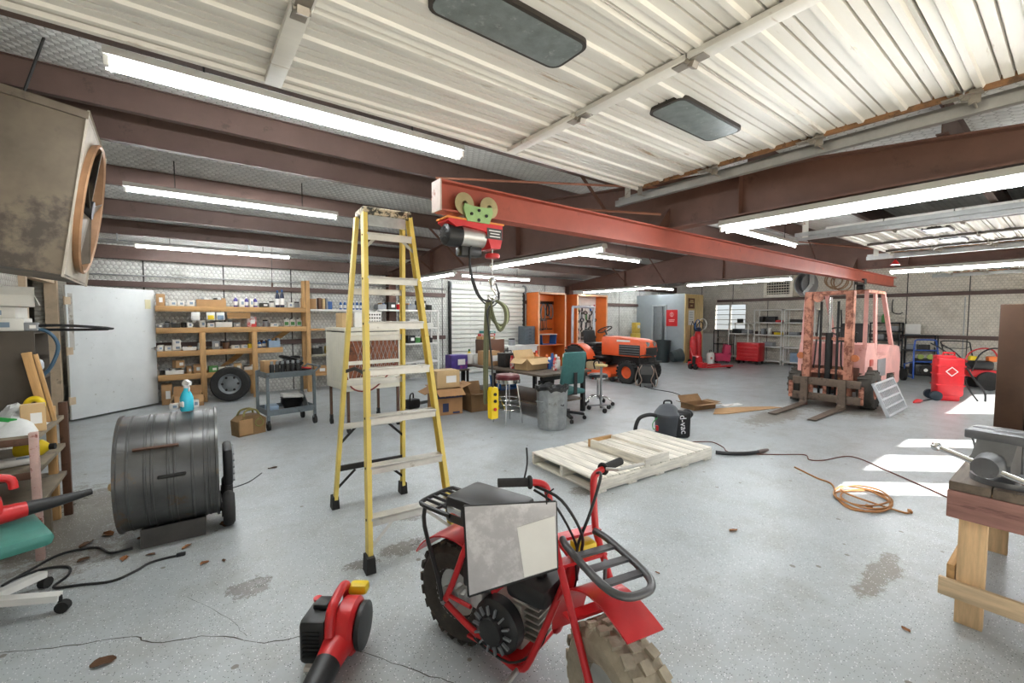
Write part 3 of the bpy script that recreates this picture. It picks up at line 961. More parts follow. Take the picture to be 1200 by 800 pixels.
# cord with a small hook hanging near the back wall
t = thing('drop_cord', 'thin cord with a small hook hanging in front of the wooden shelves', 'cord', (1.25, 8.85, 2.8))
MB().cyl((0, 0, 0), (0, 0, -0.62), 0.005, n=6).build('cord', DARK, t)
MB().lathe([(0, -0.6), (0.014, -0.61), (0.018, -0.65), (0.008, -0.7), (0, -0.71)], n=10).build('plug', BROWNST, t)
t = thing('electric_cable', 'pale electric cable strung under the purlins behind the second strip light', 'cable')
MB().tube([(XL, 8.8, 2.74), (0, 8.8, 2.72), (2.0, 8.8, 2.73), (4.0, 8.9, 2.75)], 0.009, 6, smooth=4).build('cable_run', GALV, t)
for x in (-0.8, 0.9, 2.6):
    MB().box((x, 8.82, 2.77), (0.02, 0.012, 0.12)).build('clip', GALV, t)
# ------------------------------------------------------------------ yellow step ladder
FIBRE = mat('yellow_fibreglass', '#e6cc6a', 0.45, 0, 0.1, 5, wear='#c9a93e', wear_amt=0.2)
TREAD = mat('worn_aluminium_tread', '#d5d2ca', 0.45, 0.45, 0.12, 6, wear='#a49b8c', wear_amt=0.3, wear_scale=9)
t = thing('step_ladder', 'tall yellow fibreglass step ladder standing open in the middle of the floor', 'ladder', (1.17, 3.1, 0), R(-4))
AP = 2.28
def frail(s, k):   # front rail point at height fraction k
    return Vector((s * (0.285 - 0.125 * k), -0.54 + 0.47 * k, AP * k))
def rrail(s, k):
    return Vector((s * (0.285 - 0.115 * k), 0.52 - 0.42 * k, AP * k))
for s in (-1, 1):
    b = MB()
    u = (frail(s, 1) - frail(s, 0)).normalized()
    for off, w, h in (((s * 0.012, 0, 0), 0.004, 0.075), ((0, -0.036, 0), 0.028, 0.004), ((0, 0.036, 0), 0.028, 0.004)):
        o = Vector(off)
        b.bar(frail(s, 0.02) + o, frail(s, 1.0) + o, w if h > 0.01 else 0.028, h, (0, 1, 0))
    b.build('front_rail', FIBRE, t)
    b = MB()
    for off, w, h in (((s * 0.012, 0, 0), 0.004, 0.06), ((0, -0.029, 0), 0.026, 0.004), ((0, 0.029, 0), 0.026, 0.004)):
        o = Vector(off)
        b.bar(rrail(s, 0.02) + o, rrail(s, 1.0) + o, w if h > 0.01 else 0.026, h, (0, 1, 0))
    b.build('rear_rail', FIBRE, t)
    for fn in (frail, rrail):
        p = fn(s, 0)
        b = MB()
        b.prism([(-0.03, 0), (0.03, 0), (0.024, 0.1), (-0.024, 0.1)], (p.x, p.y - 0.045, 0), (1, 0, 0), (0, 0, 1), (0, 0.09, 0))
        b.build('foot', RUBBER, t)
    MB().bar(frail(s, 0.52), (frail(s, 0.52) + rrail(s, 0.5)) / 2 + Vector((0, 0, 0.03)), 0.004, 0.025).build('spreader_bar', DARK, t)
    MB().bar((frail(s, 0.52) + rrail(s, 0.5)) / 2 + Vector((0, 0, 0.03)), rrail(s, 0.5), 0.004, 0.025).build('spreader_bar', DARK, t)
for i in range(7):
    k = (i + 1) * 0.305 / AP
    p, q = frail(-1, k), frail(1, k)
    o = MB().span((p.x + 0.008, p.y - 0.04, p.z - 0.012), (q.x - 0.008, q.y + 0.04, p.z + 0.006), 0.003)
    o.span((p.x + 0.008, p.y - 0.04, p.z - 0.045), (q.x - 0.008, p.y - 0.034, p.z))
    o = o.build('step', TREAD, t)
    for s in (-1, 1):
        e = frail(s, k)
        MB().cyl((e.x + s * 0.012, e.y, e.z - 0.01), (e.x + s * 0.018, e.y, e.z - 0.01), 0.008, n=8).build('rivet', DARK, o)
        if i == 0:
            MB().bar((e.x * 0.35, e.y, e.z - 0.03), frail(s, 0.05), 0.02, 0.004, (0, 1, 0)).build('diagonal_brace', TREAD, o)
        if i == 6:
            MB().bar((e.x * 0.6, e.y, e.z - 0.03), frail(s, k - 0.045), 0.02, 0.004, (0, 1, 0)).build('diagonal_brace', TREAD, o)
for i in range(5):
    k = 0.15 + i * 0.155
    p, q = rrail(-1, k), rrail(1, k)
    o = MB().span((p.x, p.y - 0.012, p.z - 0.025), (q.x, q.y + 0.012, p.z + 0.02), 0.003).build('rear_brace', TREAD if i > 0 else DARK, t)
for s in (-1, 1):
    for k in (0.07, 0.24):
        e = rrail(s, k)
        MB().bar(e, (e.x * 0.45, e.y, e.z + 0.14), 0.02, 0.004, (0, 1, 0)).build('rear_strut', DARK, t)
CAPM = mat('worn_black_cap', '#26241f', 0.5, 0, 0.2, 8, wear='#c2b49a', wear_amt=0.75, wear_scale=26)
MB().box((0, 0.02, AP + 0.02), (0.35, 0.22, 0.055), None, 0.012).build('top_cap', CAPM, t)
MB().box((0, -0.07, AP - 0.045), (0.27, 0.012, 0.075)).build('cap_apron', GALV, t)

# ------------------------------------------------------------------ red mini bike
TYRE = mat('muddy_tyre', '#3a352f', 0.85, 0, 0.3, 16, wear='#6b5a45', wear_amt=0.45, wear_scale=8, bump=0.4)
TYREF = mat('dusty_sunlit_tyre', '#9c9280', 0.85, 0, 0.2, 16, wear='#c4baa6', wear_amt=0.4, wear_scale=9, bump=0.4)  # dusty tan tread, its colour lightened as if in sunlight
bk = thing('mini_bike', 'red mini bike with black luggage rack and knobbly balloon tyres', 'motorbike', (1.05, 1.78, 0), R(-73))
ST = -0.5                       # steering turned to the right
HX = 0.60                        # steering head
def wheel(loc, rot, m, prefix):
    b = MB()
    r = 0.235
    b.lathe([(0.115, -0.07), (0.15, -0.09), (0.2, -0.088), (0.225, -0.065), (0.232, 0), (0.225, 0.065), (0.2, 0.088), (0.15, 0.09), (0.115, 0.07), (0.11, 0)], (0, 0, 0), (0, 1, 0), n=36, closed=True)
    for k in range(22):
        a = 2 * PI * k / 22
        for j, yy in enumerate((-0.052, 0.0, 0.052)):
            aa = a + (0.14 if j == 1 else 0)
            b.box((math.cos(aa) * 0.231, yy, math.sin(aa) * 0.231), (0.018, 0.036, 0.04), (0, -aa, 0.25 * (j - 1)))
    w = b.build(prefix + '_tyre', m, bk, None, loc, rot)
    b = MB()
    b.lathe([(0.117, -0.07), (0.122, -0.074), (0.118, -0.05), (0.09, -0.03), (0.03, -0.025), (0.03, 0.025), (0.09, 0.03), (0.118, 0.05), (0.122, 0.074), (0.117, 0.07)], (0, 0, 0), (0, 1, 0), n=30)
    b.cyl((0, -0.13, 0), (0, 0.13, 0), 0.012)
    b.build(prefix + '_rim', ALU, bk, None, loc, rot)
wheel((0, 0, 0.235), None, TYRE, 'rear')
FB = 0.235 * 1.0
steer_rot = (0, 0, ST)
def sp(x, y, z):                 # a point given in the steered front frame, as bike coordinates (for the wheel)
    return (HX + math.cos(ST) * x - math.sin(ST) * y, math.sin(ST) * x + math.cos(ST) * y, z)
wheel(sp(0.29, 0, 0.235), (0, 0, ST), TYREF, 'front')
# frame tubes
b = MB()
for s in (-1, 1):
    y = s * 0.135
    b.tube([(0.0, y, 0.24), (0.05, y, 0.34), (0.13, y, 0.53), (0.17, y, 0.575), (0.24, y, 0.58), (0.44, y * 0.8, 0.57), (0.58, s * 0.03, 0.55)], 0.0145, 10, smooth=4)
    b.tube([(0.0, y, 0.23), (0.15, y, 0.175), (0.36, y, 0.115), (0.42, y, 0.115), (0.47, y * 0.9, 0.17), (0.57, s * 0.035, 0.47)], 0.0145, 10, smooth=4)
    b.tube([(0.02, y, 0.27), (0.16, y, 0.27)], 0.01, 8)
b.tube([(0.42, -0.135, 0.115), (0.42, 0.135, 0.115)], 0.0145)
b.tube([(0.24, -0.135, 0.58), (0.24, 0.135, 0.58)], 0.012)
b.cyl((0.565, 0, 0.42), (0.61, 0, 0.6), 0.028)
b.build('frame', REDPAINT, bk)
MB().box((0.28, 0, 0.12), (0.3, 0.26, 0.01)).build('engine_plate', REDPAINT, bk)
for s in (-1, 1):
    MB().tube([(0.42, s * 0.135, 0.115), (0.42, s * 0.2, 0.11), (0.42, s * 0.27, 0.11)], 0.011, 8).build('foot_peg', ALU, bk)
MB().box((0.16, 0, 0.665), (0.36, 0.24, 0.13), None, 0.025).build('seat', mat('black_vinyl', '#232222', 0.4), bk)
MB().box((0.05, -0.122, 0.67), (0.085, 0.006, 0.035), None, 0.008).build('seat_badge', CHROME, bk)
# rear fender
b = MB()
pts = []
for i in range(15):
    a = R(20 + 130 * i / 14)
    pts.append((math.cos(a) * 0.275, math.sin(a) * 0.275 + 0.245))
b.prism(pts + [(p[0] * 0.985, p[1] * 0.985) for p in reversed(pts)], (0, -0.1, 0), (1, 0, 0), (0, 0, 1), (0, 0.2, 0))
b.build('rear_fender', REDPAINT, bk)
# luggage rack
b = MB()
b.tube([(0.02, -0.12, 0.64), (-0.15, -0.12, 0.645), (-0.19, -0.09, 0.65), (-0.19, 0.09, 0.65), (-0.15, 0.12, 0.645), (0.02, 0.12, 0.64)], 0.011, 8, smooth=3)
for y in (-0.07, -0.025, 0.025, 0.07):
    b.tube([(0.02, y, 0.64), (-0.188, y, 0.65)], 0.008, 6)
b.tube([(-0.08, -0.12, 0.643), (-0.08, 0.12, 0.643)], 0.008, 6)
for s in (-1, 1):
    b.tube([(-0.15, s * 0.115, 0.64), (-0.14, s * 0.13, 0.55), (-0.04, s * 0.145, 0.35), (-0.01, s * 0.145, 0.24)], 0.01, 8, smooth=3)
b.build('luggage_rack', BLACK, bk)
# engine
b = MB()
b.box((0.3, 0.0, 0.24), (0.2, 0.17, 0.2), None, 0.015)
for k in range(6):
    b.box((0.41, 0.0, 0.2 + 0.028 * k), (0.13, 0.14, 0.008))
b.build('engine_block', mat('cast_engine', '#a9a59c', 0.45, 0.6, 0.2), bk)
b = MB()
b.lathe([(0, 0.0), (0.055, 0.0), (0.06, 0.02), (0.1, 0.03), (0.115, 0.045), (0.118, 0.09), (0, 0.09)], (0.3, -0.18, 0.24), (0, 1, 0), n=32)
b.build('recoil_cover', BLACK, bk)
for k in range(14):
    a = 2 * PI * k / 14
    MB().box((0.3 + math.cos(a) * 0.082, -0.165, 0.24 + math.sin(a) * 0.082), (0.035, 0.012, 0.008), (0, -a, 0)).build('cover_vent', GREYP, bk)
MB().box((0.44, -0.03, 0.43), (0.2, 0.2, 0.09), None, 0.03).build('fuel_tank', BLACK, bk)
MB().cyl((0.46, -0.03, 0.47), (0.46, -0.03, 0.5), 0.028).build('tank_cap', DARK, bk)
MB().box((0.17, -0.07, 0.42), (0.12, 0.13, 0.14), None, 0.012).build('air_filter_box', BLACK, bk)
MB().box((0.19, -0.1, 0.31), (0.07, 0.07, 0.08), None, 0.01).build('carburettor', ALU, bk)
MB().cyl((0.35, 0.1, 0.36), (0.18, 0.14, 0.4), 0.05).build('muffler', DARK, bk)
b = MB()
b.tube([(0.33, -0.14, 0.14), (0.2, -0.16, 0.16), (0.38, -0.15, 0.13), (0.5, -0.1, 0.22), (0.53, -0.07, 0.35)], 0.005, 6, smooth=5)
b.build('throttle_wire', BLACK, bk)
MB().lathe([(0.0, 0), (0.055, 0), (0.055, 0.012), (0, 0.012)], (0.0, -0.112, 0.235), (0, 1, 0), n=24).build('brake_drum', ALU, bk)
MB().cyl((0, -0.15, 0.235), (0, -0.12, 0.235), 0.014, n=6).build('axle_nut', CHROME, bk)
# steered front: fork, bars, rack, fender (built about the steering axis, then turned)
FR = dict(loc=(HX, 0, 0), rot=(0, 0, ST))
for s in (-1, 1):
    MB().tube([(0.29, s * 0.105, 0.235), (0.04, s * 0.1, 0.62), (0.0, s * 0.1, 0.72), (-0.025, s * 0.11, 0.86), (-0.035, s * 0.13, 0.895), (-0.05, s * 0.18, 0.905)], 0.0145, 10, smooth=4).build('fork_and_bar', REDPAINT, bk, **FR)
    MB().tube([(-0.05, s * 0.175, 0.905), (-0.085, s * 0.3, 0.91)], 0.0175, 12).build('grip', RUBBER, bk, **FR)
    MB().torus((-0.05, s * 0.178, 0.905), 0.018, 0.009, (-0.3, s, 0)).build('grip_collar', RUBBER, bk, **FR)
for z, x in ((0.6, 0.04), (0.44, 0.12), (0.68, 0.0)):
    MB().box((x, 0, z), (0.05, 0.23, 0.012)).build('fork_bridge', REDPAINT, bk, **FR)
MB().tube([(-0.02, 0.17, 0.915), (0.02, 0.2, 0.92), (0.02, 0.34, 0.925)], 0.007, 6).build('brake_lever', ALU, bk, **FR)
MB().tube([(-0.03, 0.13, 0.9), (0.05, 0.09, 0.92), (0.08, 0.02, 0.8), (0.05, -0.02, 0.65), (0.02, 0, 0.5)], 0.006, 8, smooth=5).build('brake_cable', BLACK, bk, **FR)
MB().tube([(-0.04, -0.16, 0.89), (0.06, -0.1, 0.86), (0.08, -0.02, 0.72), (0.04, 0.0, 0.6), (0.0, 0.0, 0.45)], 0.006, 8, smooth=5).build('throttle_cable', BLACK, bk, **FR)
MB().tube([(-0.03, -0.17, 0.88), (0.04, -0.12, 0.84), (0.05, -0.04, 0.7), (0.03, 0.0, 0.6)], 0.005, 8, smooth=5).build('kill_switch_wire', BLACK, bk, **FR)
MB().tube([(-0.06, -0.2, 0.91), (-0.05, -0.19, 0.98), (-0.065, -0.185, 1.04)], 0.004, 6, smooth=3).build('cable_tie_tail', BLACK, bk, **FR)
b = MB()
b.tube([(0.03, -0.075, 0.69), (0.1, -0.09, 0.685), (0.3, -0.09, 0.665), (0.37, -0.06, 0.658), (0.385, 0, 0.656), (0.37, 0.06, 0.658), (0.3, 0.09, 0.665), (0.1, 0.09, 0.685), (0.03, 0.075, 0.69)], 0.014, 10, smooth=4)
for x in (0.14, 0.22, 0.3):
    b.box((x, 0, 0.683 - 0.1 * (x - 0.1)), (0.03, 0.17, 0.01))
b.tube([(0.2, 0, 0.675), (0.2, 0, 0.52)], 0.008, 6)
b.build('front_rack', mat('rack_grey_black', '#58585a', 0.35, 0.5, 0.2), bk, **FR)
b = MB()
pts = []
for i in range(17):
    a = R(62 + 118 * i / 16)
    k = 0.3 + (0.05 if i == 0 else 0.025 if i == 1 else 0)
    pts.append((0.25 + math.cos(a) * k, math.sin(a) * 0.3 + 0.27))
inner = [(0.25 + (p[0] - 0.25) * 0.98, 0.27 + (p[1] - 0.27) * 0.98) for p in pts]
b.prism(pts + inner[::-1], (0, -0.075, 0), (1, 0, 0), (0, 0, 1), (0, 0.15, 0))
b.build('front_fender', REDPAINT, bk, **FR)
MB().box((0.02, 0.03, 0.63), (0.07, 0.09, 0.05), None, 0.01).build('yellow_tag', YELLOW, bk, **FR)

# plastic pouch with a paper, hanging off the bar in front of the seat
t = thing('document_pouch', 'clear silvery plastic pouch holding a blank white paper on the mini bike', 'pouch')
A, Bp, Cp, Dp = Vector((0.81, 1.375, 0.845)), Vector((1.075, 1.155, 0.87)), Vector((1.08, 1.15, 0.615)), Vector((0.82, 1.36, 0.5))
MB().sheet((A, Dp, Cp, Bp), 0.004).build('sleeve', mat('silvery_plastic', '#c4c1c2', 0.16, 0.2, 0.15, 5, wear='#dddbdb', wear_amt=0.6), t)
nrm = (Dp - A).cross(Cp - A).normalized() * 0.0045
def uv(u, v):
    return A.lerp(Bp, u).lerp(Dp.lerp(Cp, u), v) + nrm
MB().sheet((uv(0.57, 0.3), uv(0.63, 0.97), uv(0.995, 0.97), uv(0.985, 0.2)), 0.002).build('paper', PAPER, t)
for u0 in ((A, Bp), (Bp, Cp), (Cp, Dp), (Dp, A)):
    MB().bar(u0[0], u0[1], 0.008, 0.008).build('edge_welt', BLACK, t)
MB().tube([uv(0.9, 0.02), uv(0.9, -0.12), uv(0.98, -0.2)], 0.003, 6).build('hang_wire', DARK, t)

# ------------------------------------------------------------------ leaf blower on the floor
t = thing('leaf_blower', 'red and black petrol leaf blower standing on the floor by the crack', 'leaf blower', (0.5, 2.0, 0), R(-38))
b = MB()
b.box((-0.075, 0.0, 0.125), (0.12, 0.17, 0.2), None, 0.025)
b.build('engine_cover', BLACK, t)
for k in range(7):
    MB().box((-0.075, -0.088, 0.07 + 0.018 * k), (0.075, 0.006, 0.008)).build('vent_slat', DARK, t)
MB().box((-0.07, 0.03, 0.235), (0.07, 0.07, 0.03), None, 0.01).build('choke_block', BLACK, t)
MB().lathe([(0, 0), (0.018, 0), (0.02, 0.012), (0, 0.02)], (-0.105, 0.05, 0.235), n=12).build('primer_bulb', REDP, t)
MB().box((-0.128, 0.02, 0.15), (0.004, 0.03, 0.03)).build('warning_label', YELLOW, t)
b = MB()
b.lathe([(0, -0.045), (0.1, -0.045), (0.118, -0.03), (0.118, 0.03), (0.1, 0.045), (0, 0.045)], (0.055, 0.02, 0.14), (1, 0, 0), n=30)
b.cyl((0.04, -0.04, 0.12), (0.03, -0.16, 0.1), 0.07, 0.055, 20)
b.build('volute', REDP, t)
MB().lathe([(0, 0), (0.085, 0), (0.1, 0.012), (0.1, 0.03), (0, 0.04)], (0.098, 0.02, 0.14), (1, 0, 0), n=26).build('intake_grille', BLACK, t)
MB().tube([(0.015, -0.1, 0.17), (0.005, -0.06, 0.25), (0.0, 0.02, 0.275), (0.0, 0.1, 0.275), (0.0, 0.135, 0.23), (0.0, 0.125, 0.15)], 0.022, 10, smooth=4).build('handle', REDP, t)
MB().box((0.055, 0.14, 0.24), (0.09, 0.06, 0.05), None, 0.015).build('fuel_cap_guard', YELLOW, t)
MB().tube([(0.03, -0.15, 0.1), (0.025, -0.3, 0.085), (0.02, -0.42, 0.07)], [0.056, 0.05, 0.045], 20).build('nozzle_tube', BLACK, t)
MB().box((-0.04, -0.02, 0.012), (0.14, 0.14, 0.024), None, 0.005).build('fuel_tank', mat('translucent_tank', '#e0d9d2', 0.5), t)

# ------------------------------------------------------------------ drum fan lying on its skid
DRUM = mat('dented_drum_steel', '#5d5d5c', 0.34, 0.55, 0.3, 3, wear='#6b5a47', wear_amt=0.4, wear_scale=5)
t = thing('drum_fan', 'large dark ribbed steel drum fan on a skid with small wheels', 'fan', (-0.12, 4.02, 0), R(-2))
prof = [(0.39, -0.28), (0.405, -0.28), (0.405, -0.265), (0.395, -0.26)]
for k, x in enumerate((-0.21, -0.12, -0.085, 0.0, 0.035, 0.13, 0.2, 0.225)):
    prof += [(0.393, x - 0.008), (0.398, x - 0.004), (0.398, x + 0.004), (0.393, x + 0.008)]
prof += [(0.395, 0.26), (0.41, 0.265), (0.41, 0.28), (0.39, 0.28)]
prof_in = [(r - 0.006, h) for r, h in prof]
MB().lathe(prof + prof_in[::-1], (0, 0, 0.46), (1, 0, 0), n=48, closed=True).build('drum', DRUM, t)
for x in (-0.27, 0.27):
    b = MB()
    for r in (0.1, 0.18, 0.26, 0.33, 0.39):
        b.torus((x, 0, 0.46), r, 0.004, (1, 0, 0), 32, 6)
    for k in range(8):
        a = PI * k / 8
        b.tube([(x, math.cos(a) * 0.39, 0.46 + math.sin(a) * 0.39), (x, -math.cos(a) * 0.39, 0.46 - math.sin(a) * 0.39)], 0.004, 6)
    b.build('guard', DARK, t)
MB().cyl((-0.05, 0, 0.46), (0.2, 0, 0.46), 0.09, n=20).build('motor', BLACK, t)
for k in range(3):
    a = 2 * PI * k / 3
    e = Vector((0, math.cos(a), math.sin(a)))
    e2 = Vector((0, -math.sin(a), math.cos(a)))
    c = Vector((-0.1, 0, 0.46))
    MB().sheet([c + e * 0.05 + e2 * 0.05, c + e * 0.36 + e2 * 0.12, c + e * 0.36 - e2 * 0.1 + Vector((0.07, 0, 0)), c + e * 0.05 - e2 * 0.05 + Vector((0.05, 0, 0))], 0.004).build('blade', ALU, t)
b = MB()
b.prism([(-0.26, 0.0), (-0.22, 0.1), (0.22, 0.1), (0.26, 0.0)], (-0.17, 0, 0), (0, 1, 0), (0, 0, 1), (0.36, 0, 0))
b.build('skid', mat('skid_dark_plate', '#4a4744', 0.55, 0.3, 0.2), t)
b = MB()
b.sheet([(-0.17, -0.275, 0.0), (0.19, -0.275, 0.0), (0.19, -0.235, 0.115), (-0.17, -0.235, 0.115)], 0.004)
b.build('skid_front', mat('skid_dark_plate', '#4a4744', 0.55, 0.3, 0.2), t)
MB().tube([(-0.05, -0.375, 0.5), (-0.05, -0.405, 0.505), (0.09, -0.405, 0.505), (0.09, -0.375, 0.5)], 0.012, 8).build('side_handle', DARK, t)
MB().box((-0.06, -0.33, 0.69), (0.24, 0.012, 0.035), (0.95, 0, 0)).build('weld_strap', BROWNST, t)
for y in (-0.2, 0.2):
    MB().torus((0.335, y, 0.13), 0.09, 0.04, (1, 0, 0.0), 24, 10).build('wheel', RUBBER, t)
    MB().cyl((0.29, y, 0.13), (0.37, y, 0.13), 0.055, n=18).build('wheel_hub', DARK, t)
MB().box((0.34, 0.0, 0.42), (0.06, 0.3, 0.28), None, 0.02).build('motor_guard', BLACK, t)
for k in range(5):
    MB().box((0.375, 0.0, 0.32 + 0.05 * k), (0.012, 0.3, 0.012)).build('guard_bar', GREYP, t)
MB().cyl((0.28, -0.2, 0.13), (0.28, 0.2, 0.13), 0.014).build('axle', DARK, t)
MB().lathe([(0, 0), (0.03, 0.0), (0.035, 0.03), (0.02, 0.05), (0, 0.055)], (-0.28, -0.15, 0.42), (-1, 0, 0), n=14).build('tape_plug', CARD2, t)

def spray_bottle(label, loc, rz, body, trig, h=0.24):
    t = thing('spray_bottle', label, 'bottle', loc, rz)
    MB().lathe([(0, 0), (0.038, 0), (0.042, 0.01), (0.042, h * 0.45), (0.03, h * 0.62), (0.017, h * 0.72), (0.015, h * 0.8), (0, h * 0.8)], n=18).build('bottle', body, t)
    MB().box((0, -0.0005, h * 0.25), (0.05, 0.084, h * 0.22), None, 0.01).build('label_band', PAPER, t)
    b = MB()
    b.cyl((0, 0, h * 0.78), (0, 0, h * 0.88), 0.018, n=12)
    b.prism([(-0.03, 0.0), (0.045, 0.005), (0.05, 0.03), (0.0, 0.045), (-0.035, 0.02)], (0, -0.011, h * 0.86), (1, 0, 0), (0, 0, 1), (0, 0.022, 0))
    b.build('spray_head', trig, t)
    MB().tube([(0.03, 0, h * 0.86), (0.035, 0, h * 0.76), (0.028, 0, h * 0.68)], 0.006, 6).build('trigger', trig, t)
    return t
spray_bottle('turquoise window-cleaner spray bottle standing on top of the drum fan', (-0.02, 4.02, 0.861), R(-60), mat('turquoise_liquid', '#37b7cf', 0.2), mat('white_trigger', '#e8e8ea', 0.4), 0.22)

# ------------------------------------------------------------------ pallet with a plank frame on it
t = thing('wooden_pallet', 'long pale wooden pallet lying on the floor', 'pallet', (3.74, 2.95, 0), R(-3.5))
LX, LY = 1.76, 0.96
MB().span((-LX / 2, -LY / 2, 0.018), (LX / 2, -LY / 2 + 0.04, 0.115), 0.004).build('stringer', PALEX, t)
MB().span((-LX / 2, LY / 2 - 0.04, 0.018), (LX / 2, LY / 2, 0.115), 0.004).build('stringer', PALEX, t)
MB().span((-LX / 2, -0.02, 0.018), (LX / 2, 0.02, 0.115), 0.004).build('stringer', PALEX, t)
rr = random.Random(5)
x = -LX / 2
nb = 0
src = MB().box((0, 0, 0), (0.138, LY, 0.018), None, 0.003).build('deck_board', PALEY, t)
srcl = MB().box((0, 0, 0), (0.12, LY, 0.018), None, 0.003).build('bottom_board', PALEY, t)
for k in range(12):
    loc = (-LX / 2 + 0.07 + 0.1473 * k, rr.uniform(-0.006, 0.006), 0.124 + rr.uniform(-0.001, 0.002))
    o = src if k == 0 else inst(src, t)
    o.location = loc
    o.rotation_euler = (0, 0, rr.uniform(-0.006, 0.006))
for k in range(5):
    o = srcl if k == 0 else inst(srcl, t)
    o.location = (-LX / 2 + 0.07 + 0.405 * k, 0, 0.009)
t = thing('plank_frame', 'low frame of pale planks resting on the wooden pallet', 'frame', (3.66, 2.85, 0.136), R(-3))
w, d, h = 0.36, 0.78, 0.085
for a, c, m in (((-w / 2, -d / 2, 0), (w / 2, -d / 2 + 0.035, h), PALEX), ((-w / 2, d / 2 - 0.035, 0), (w / 2, d / 2, h), PINE), ((-w / 2, -d / 2 + 0.035, 0), (-w / 2 + 0.035, d / 2 - 0.035, h), PALEY), ((w / 2 - 0.035, -d / 2 + 0.035, 0), (w / 2, d / 2 - 0.035, h), PALEY)):
    MB().span(a, c, 0.003).build('frame_plank', m, t)
for k in range(3):
    MB().box((-0.11 + 0.11 * k, 0, 0.045), (0.1, d - 0.08, 0.018), None, 0.003).build('inner_board', PALEY, t)

# ------------------------------------------------------------------ shop vacuum
t = thing('shop_vacuum', 'black shop vacuum with grey lid and a black lettered bag behind the pallet', 'vacuum', (5.02, 3.2, 0), R(-38))
MB().lathe([(0, 0.03), (0.13, 0.03), (0.15, 0.05), (0.16, 0.28), (0.165, 0.3), (0, 0.3)], (-0.05, 0, 0), n=28).build('tank', mat('vac_grey', '#3c4046', 0.4), t)
MB().lathe([(0.168, 0.29), (0.17, 0.315), (0.14, 0.36), (0.1, 0.41), (0.05, 0.44), (0, 0.445)], (-0.05, 0, 0), n=28).build('motor_lid', mat('vac_lid', '#4b4f55', 0.4), t)
MB().tube([(-0.1, 0, 0.43), (-0.09, 0, 0.475), (-0.01, 0, 0.475), (0.0, 0, 0.43)], 0.012, 8, smooth=3).build('carry_handle', BLACK, t)
b = MB()
b.box((0.1, -0.08, 0.19), (0.22, 0.1, 0.36), (0, 0.08, 0), 0.045)
b.sphere((0.17, -0.06, 0.3), (0.08, 0.06, 0.08))
b.warp(lambda c: c + Vector((0.01 * math.sin(c.z * 40 + c.x * 30), 0.012 * math.sin(c.z * 33 + c.x * 50), 0.0)))
b.build('bag', mat('glossy_black_bag', '#1d1d20', 0.3, 0, 0.3), t)
text('bag_lettering', 'd-vac', 0.115, mat('bag_white_print', '#e9e9ea', 0.5), t, (0.105, -0.143, 0.2), (R(90), R(84), 0), 0.003)
MB().box((-0.2, -0.05, 0.13), (0.03, 0.05, 0.07), None, 0.008).build('switch_box', REDP, t)
MB().tube([(-0.2, -0.04, 0.29), (-0.3, -0.03, 0.3), (-0.42, -0.02, 0.25), (-0.47, -0.02, 0.12), (-0.46, -0.02, 0.03)], 0.025, 10, smooth=5).build('hose', BLACK, t)
MB().tube([(-0.2, -0.06, 0.27), (-0.26, -0.07, 0.2), (-0.25, -0.07, 0.12), (-0.21, -0.06, 0.14)], 0.005, 6, smooth=4).build('green_wire', GREEN, t)
for k in range(4):
    a = 2 * PI * k / 4 + 0.6
    MB().sphere((-0.05 + math.cos(a) * 0.13, math.sin(a) * 0.13, 0.022), 0.022, 10, 8).build('caster', BLACK, t)
t = thing('vacuum_wand', 'black ribbed vacuum hose end lying on the floor right of the pallet', 'hose')
MB().tube([(4.79, 2.48, 0.022), (4.86, 2.37, 0.022), (5.02, 2.25, 0.022), (5.18, 2.19, 0.022)], 0.021, 10, smooth=5).build('hose', BLACK, t)
MB().tube([(5.18, 2.19, 0.022), (5.28, 2.17, 0.022), (5.36, 2.16, 0.022)], [0.023, 0.024, 0.016], 10).build('cuff', mat('cuff_brown', '#5b4a45', 0.5), t)

def cord(label, pts, r, m, name='extension_cord', plug=None, sub=6):
    t = thing(name, label, 'cord')
    MB().tube([(p[0], p[1], p[2] if len(p) > 2 else r + 0.0005) for p in pts], r, 6, smooth=sub).build('wire', m, t)
    for p in plug or []:
        MB().box((p[0], p[1], 0.012), (0.05, 0.024, 0.022), (0, 0, p[2]), 0.005).build('plug', m, t)
    return t
CORDB = mat('brown_cord', '#6b3f33', 0.6)
CORDO = mat('orange_brown_cord', '#a5713f', 0.6)
cord('thin reddish cord running from the shop vacuum past the hose end to the bench', [(5.0, 2.9), (5.2, 2.75), (5.1, 2.55), (4.98, 2.45), (5.0, 2.33), (5.3, 2.05), (5.55, 1.85), (5.4, 1.75), (5.5, 1.65), (5.9, 1.5), (5.6, 1.1), (5.3, 0.75), (5.0, 0.45)], 0.006, CORDB, 'power_cord')
rr = random.Random(11)
coil = [(5.0, 1.75), (4.83, 1.5), (4.75, 1.35)]
for k in range(26):
    a = k * 0.98 + 2.3
    coil.append((4.56 + math.cos(a) * rr.uniform(0.2, 0.32), 1.07 + math.sin(a) * rr.uniform(0.12, 0.22), 0.008 + 0.0011 * k))
coil += [(4.5, 0.82, 0.012), (4.56, 0.78, 0.01)]
cord('orange-brown extension cord heaped in loops on the floor by the sunlit patch', coil, 0.0075, CORDO, 'extension_cord', [(4.57, 0.775, 0.4), (4.42, 1.0, 1.2)])
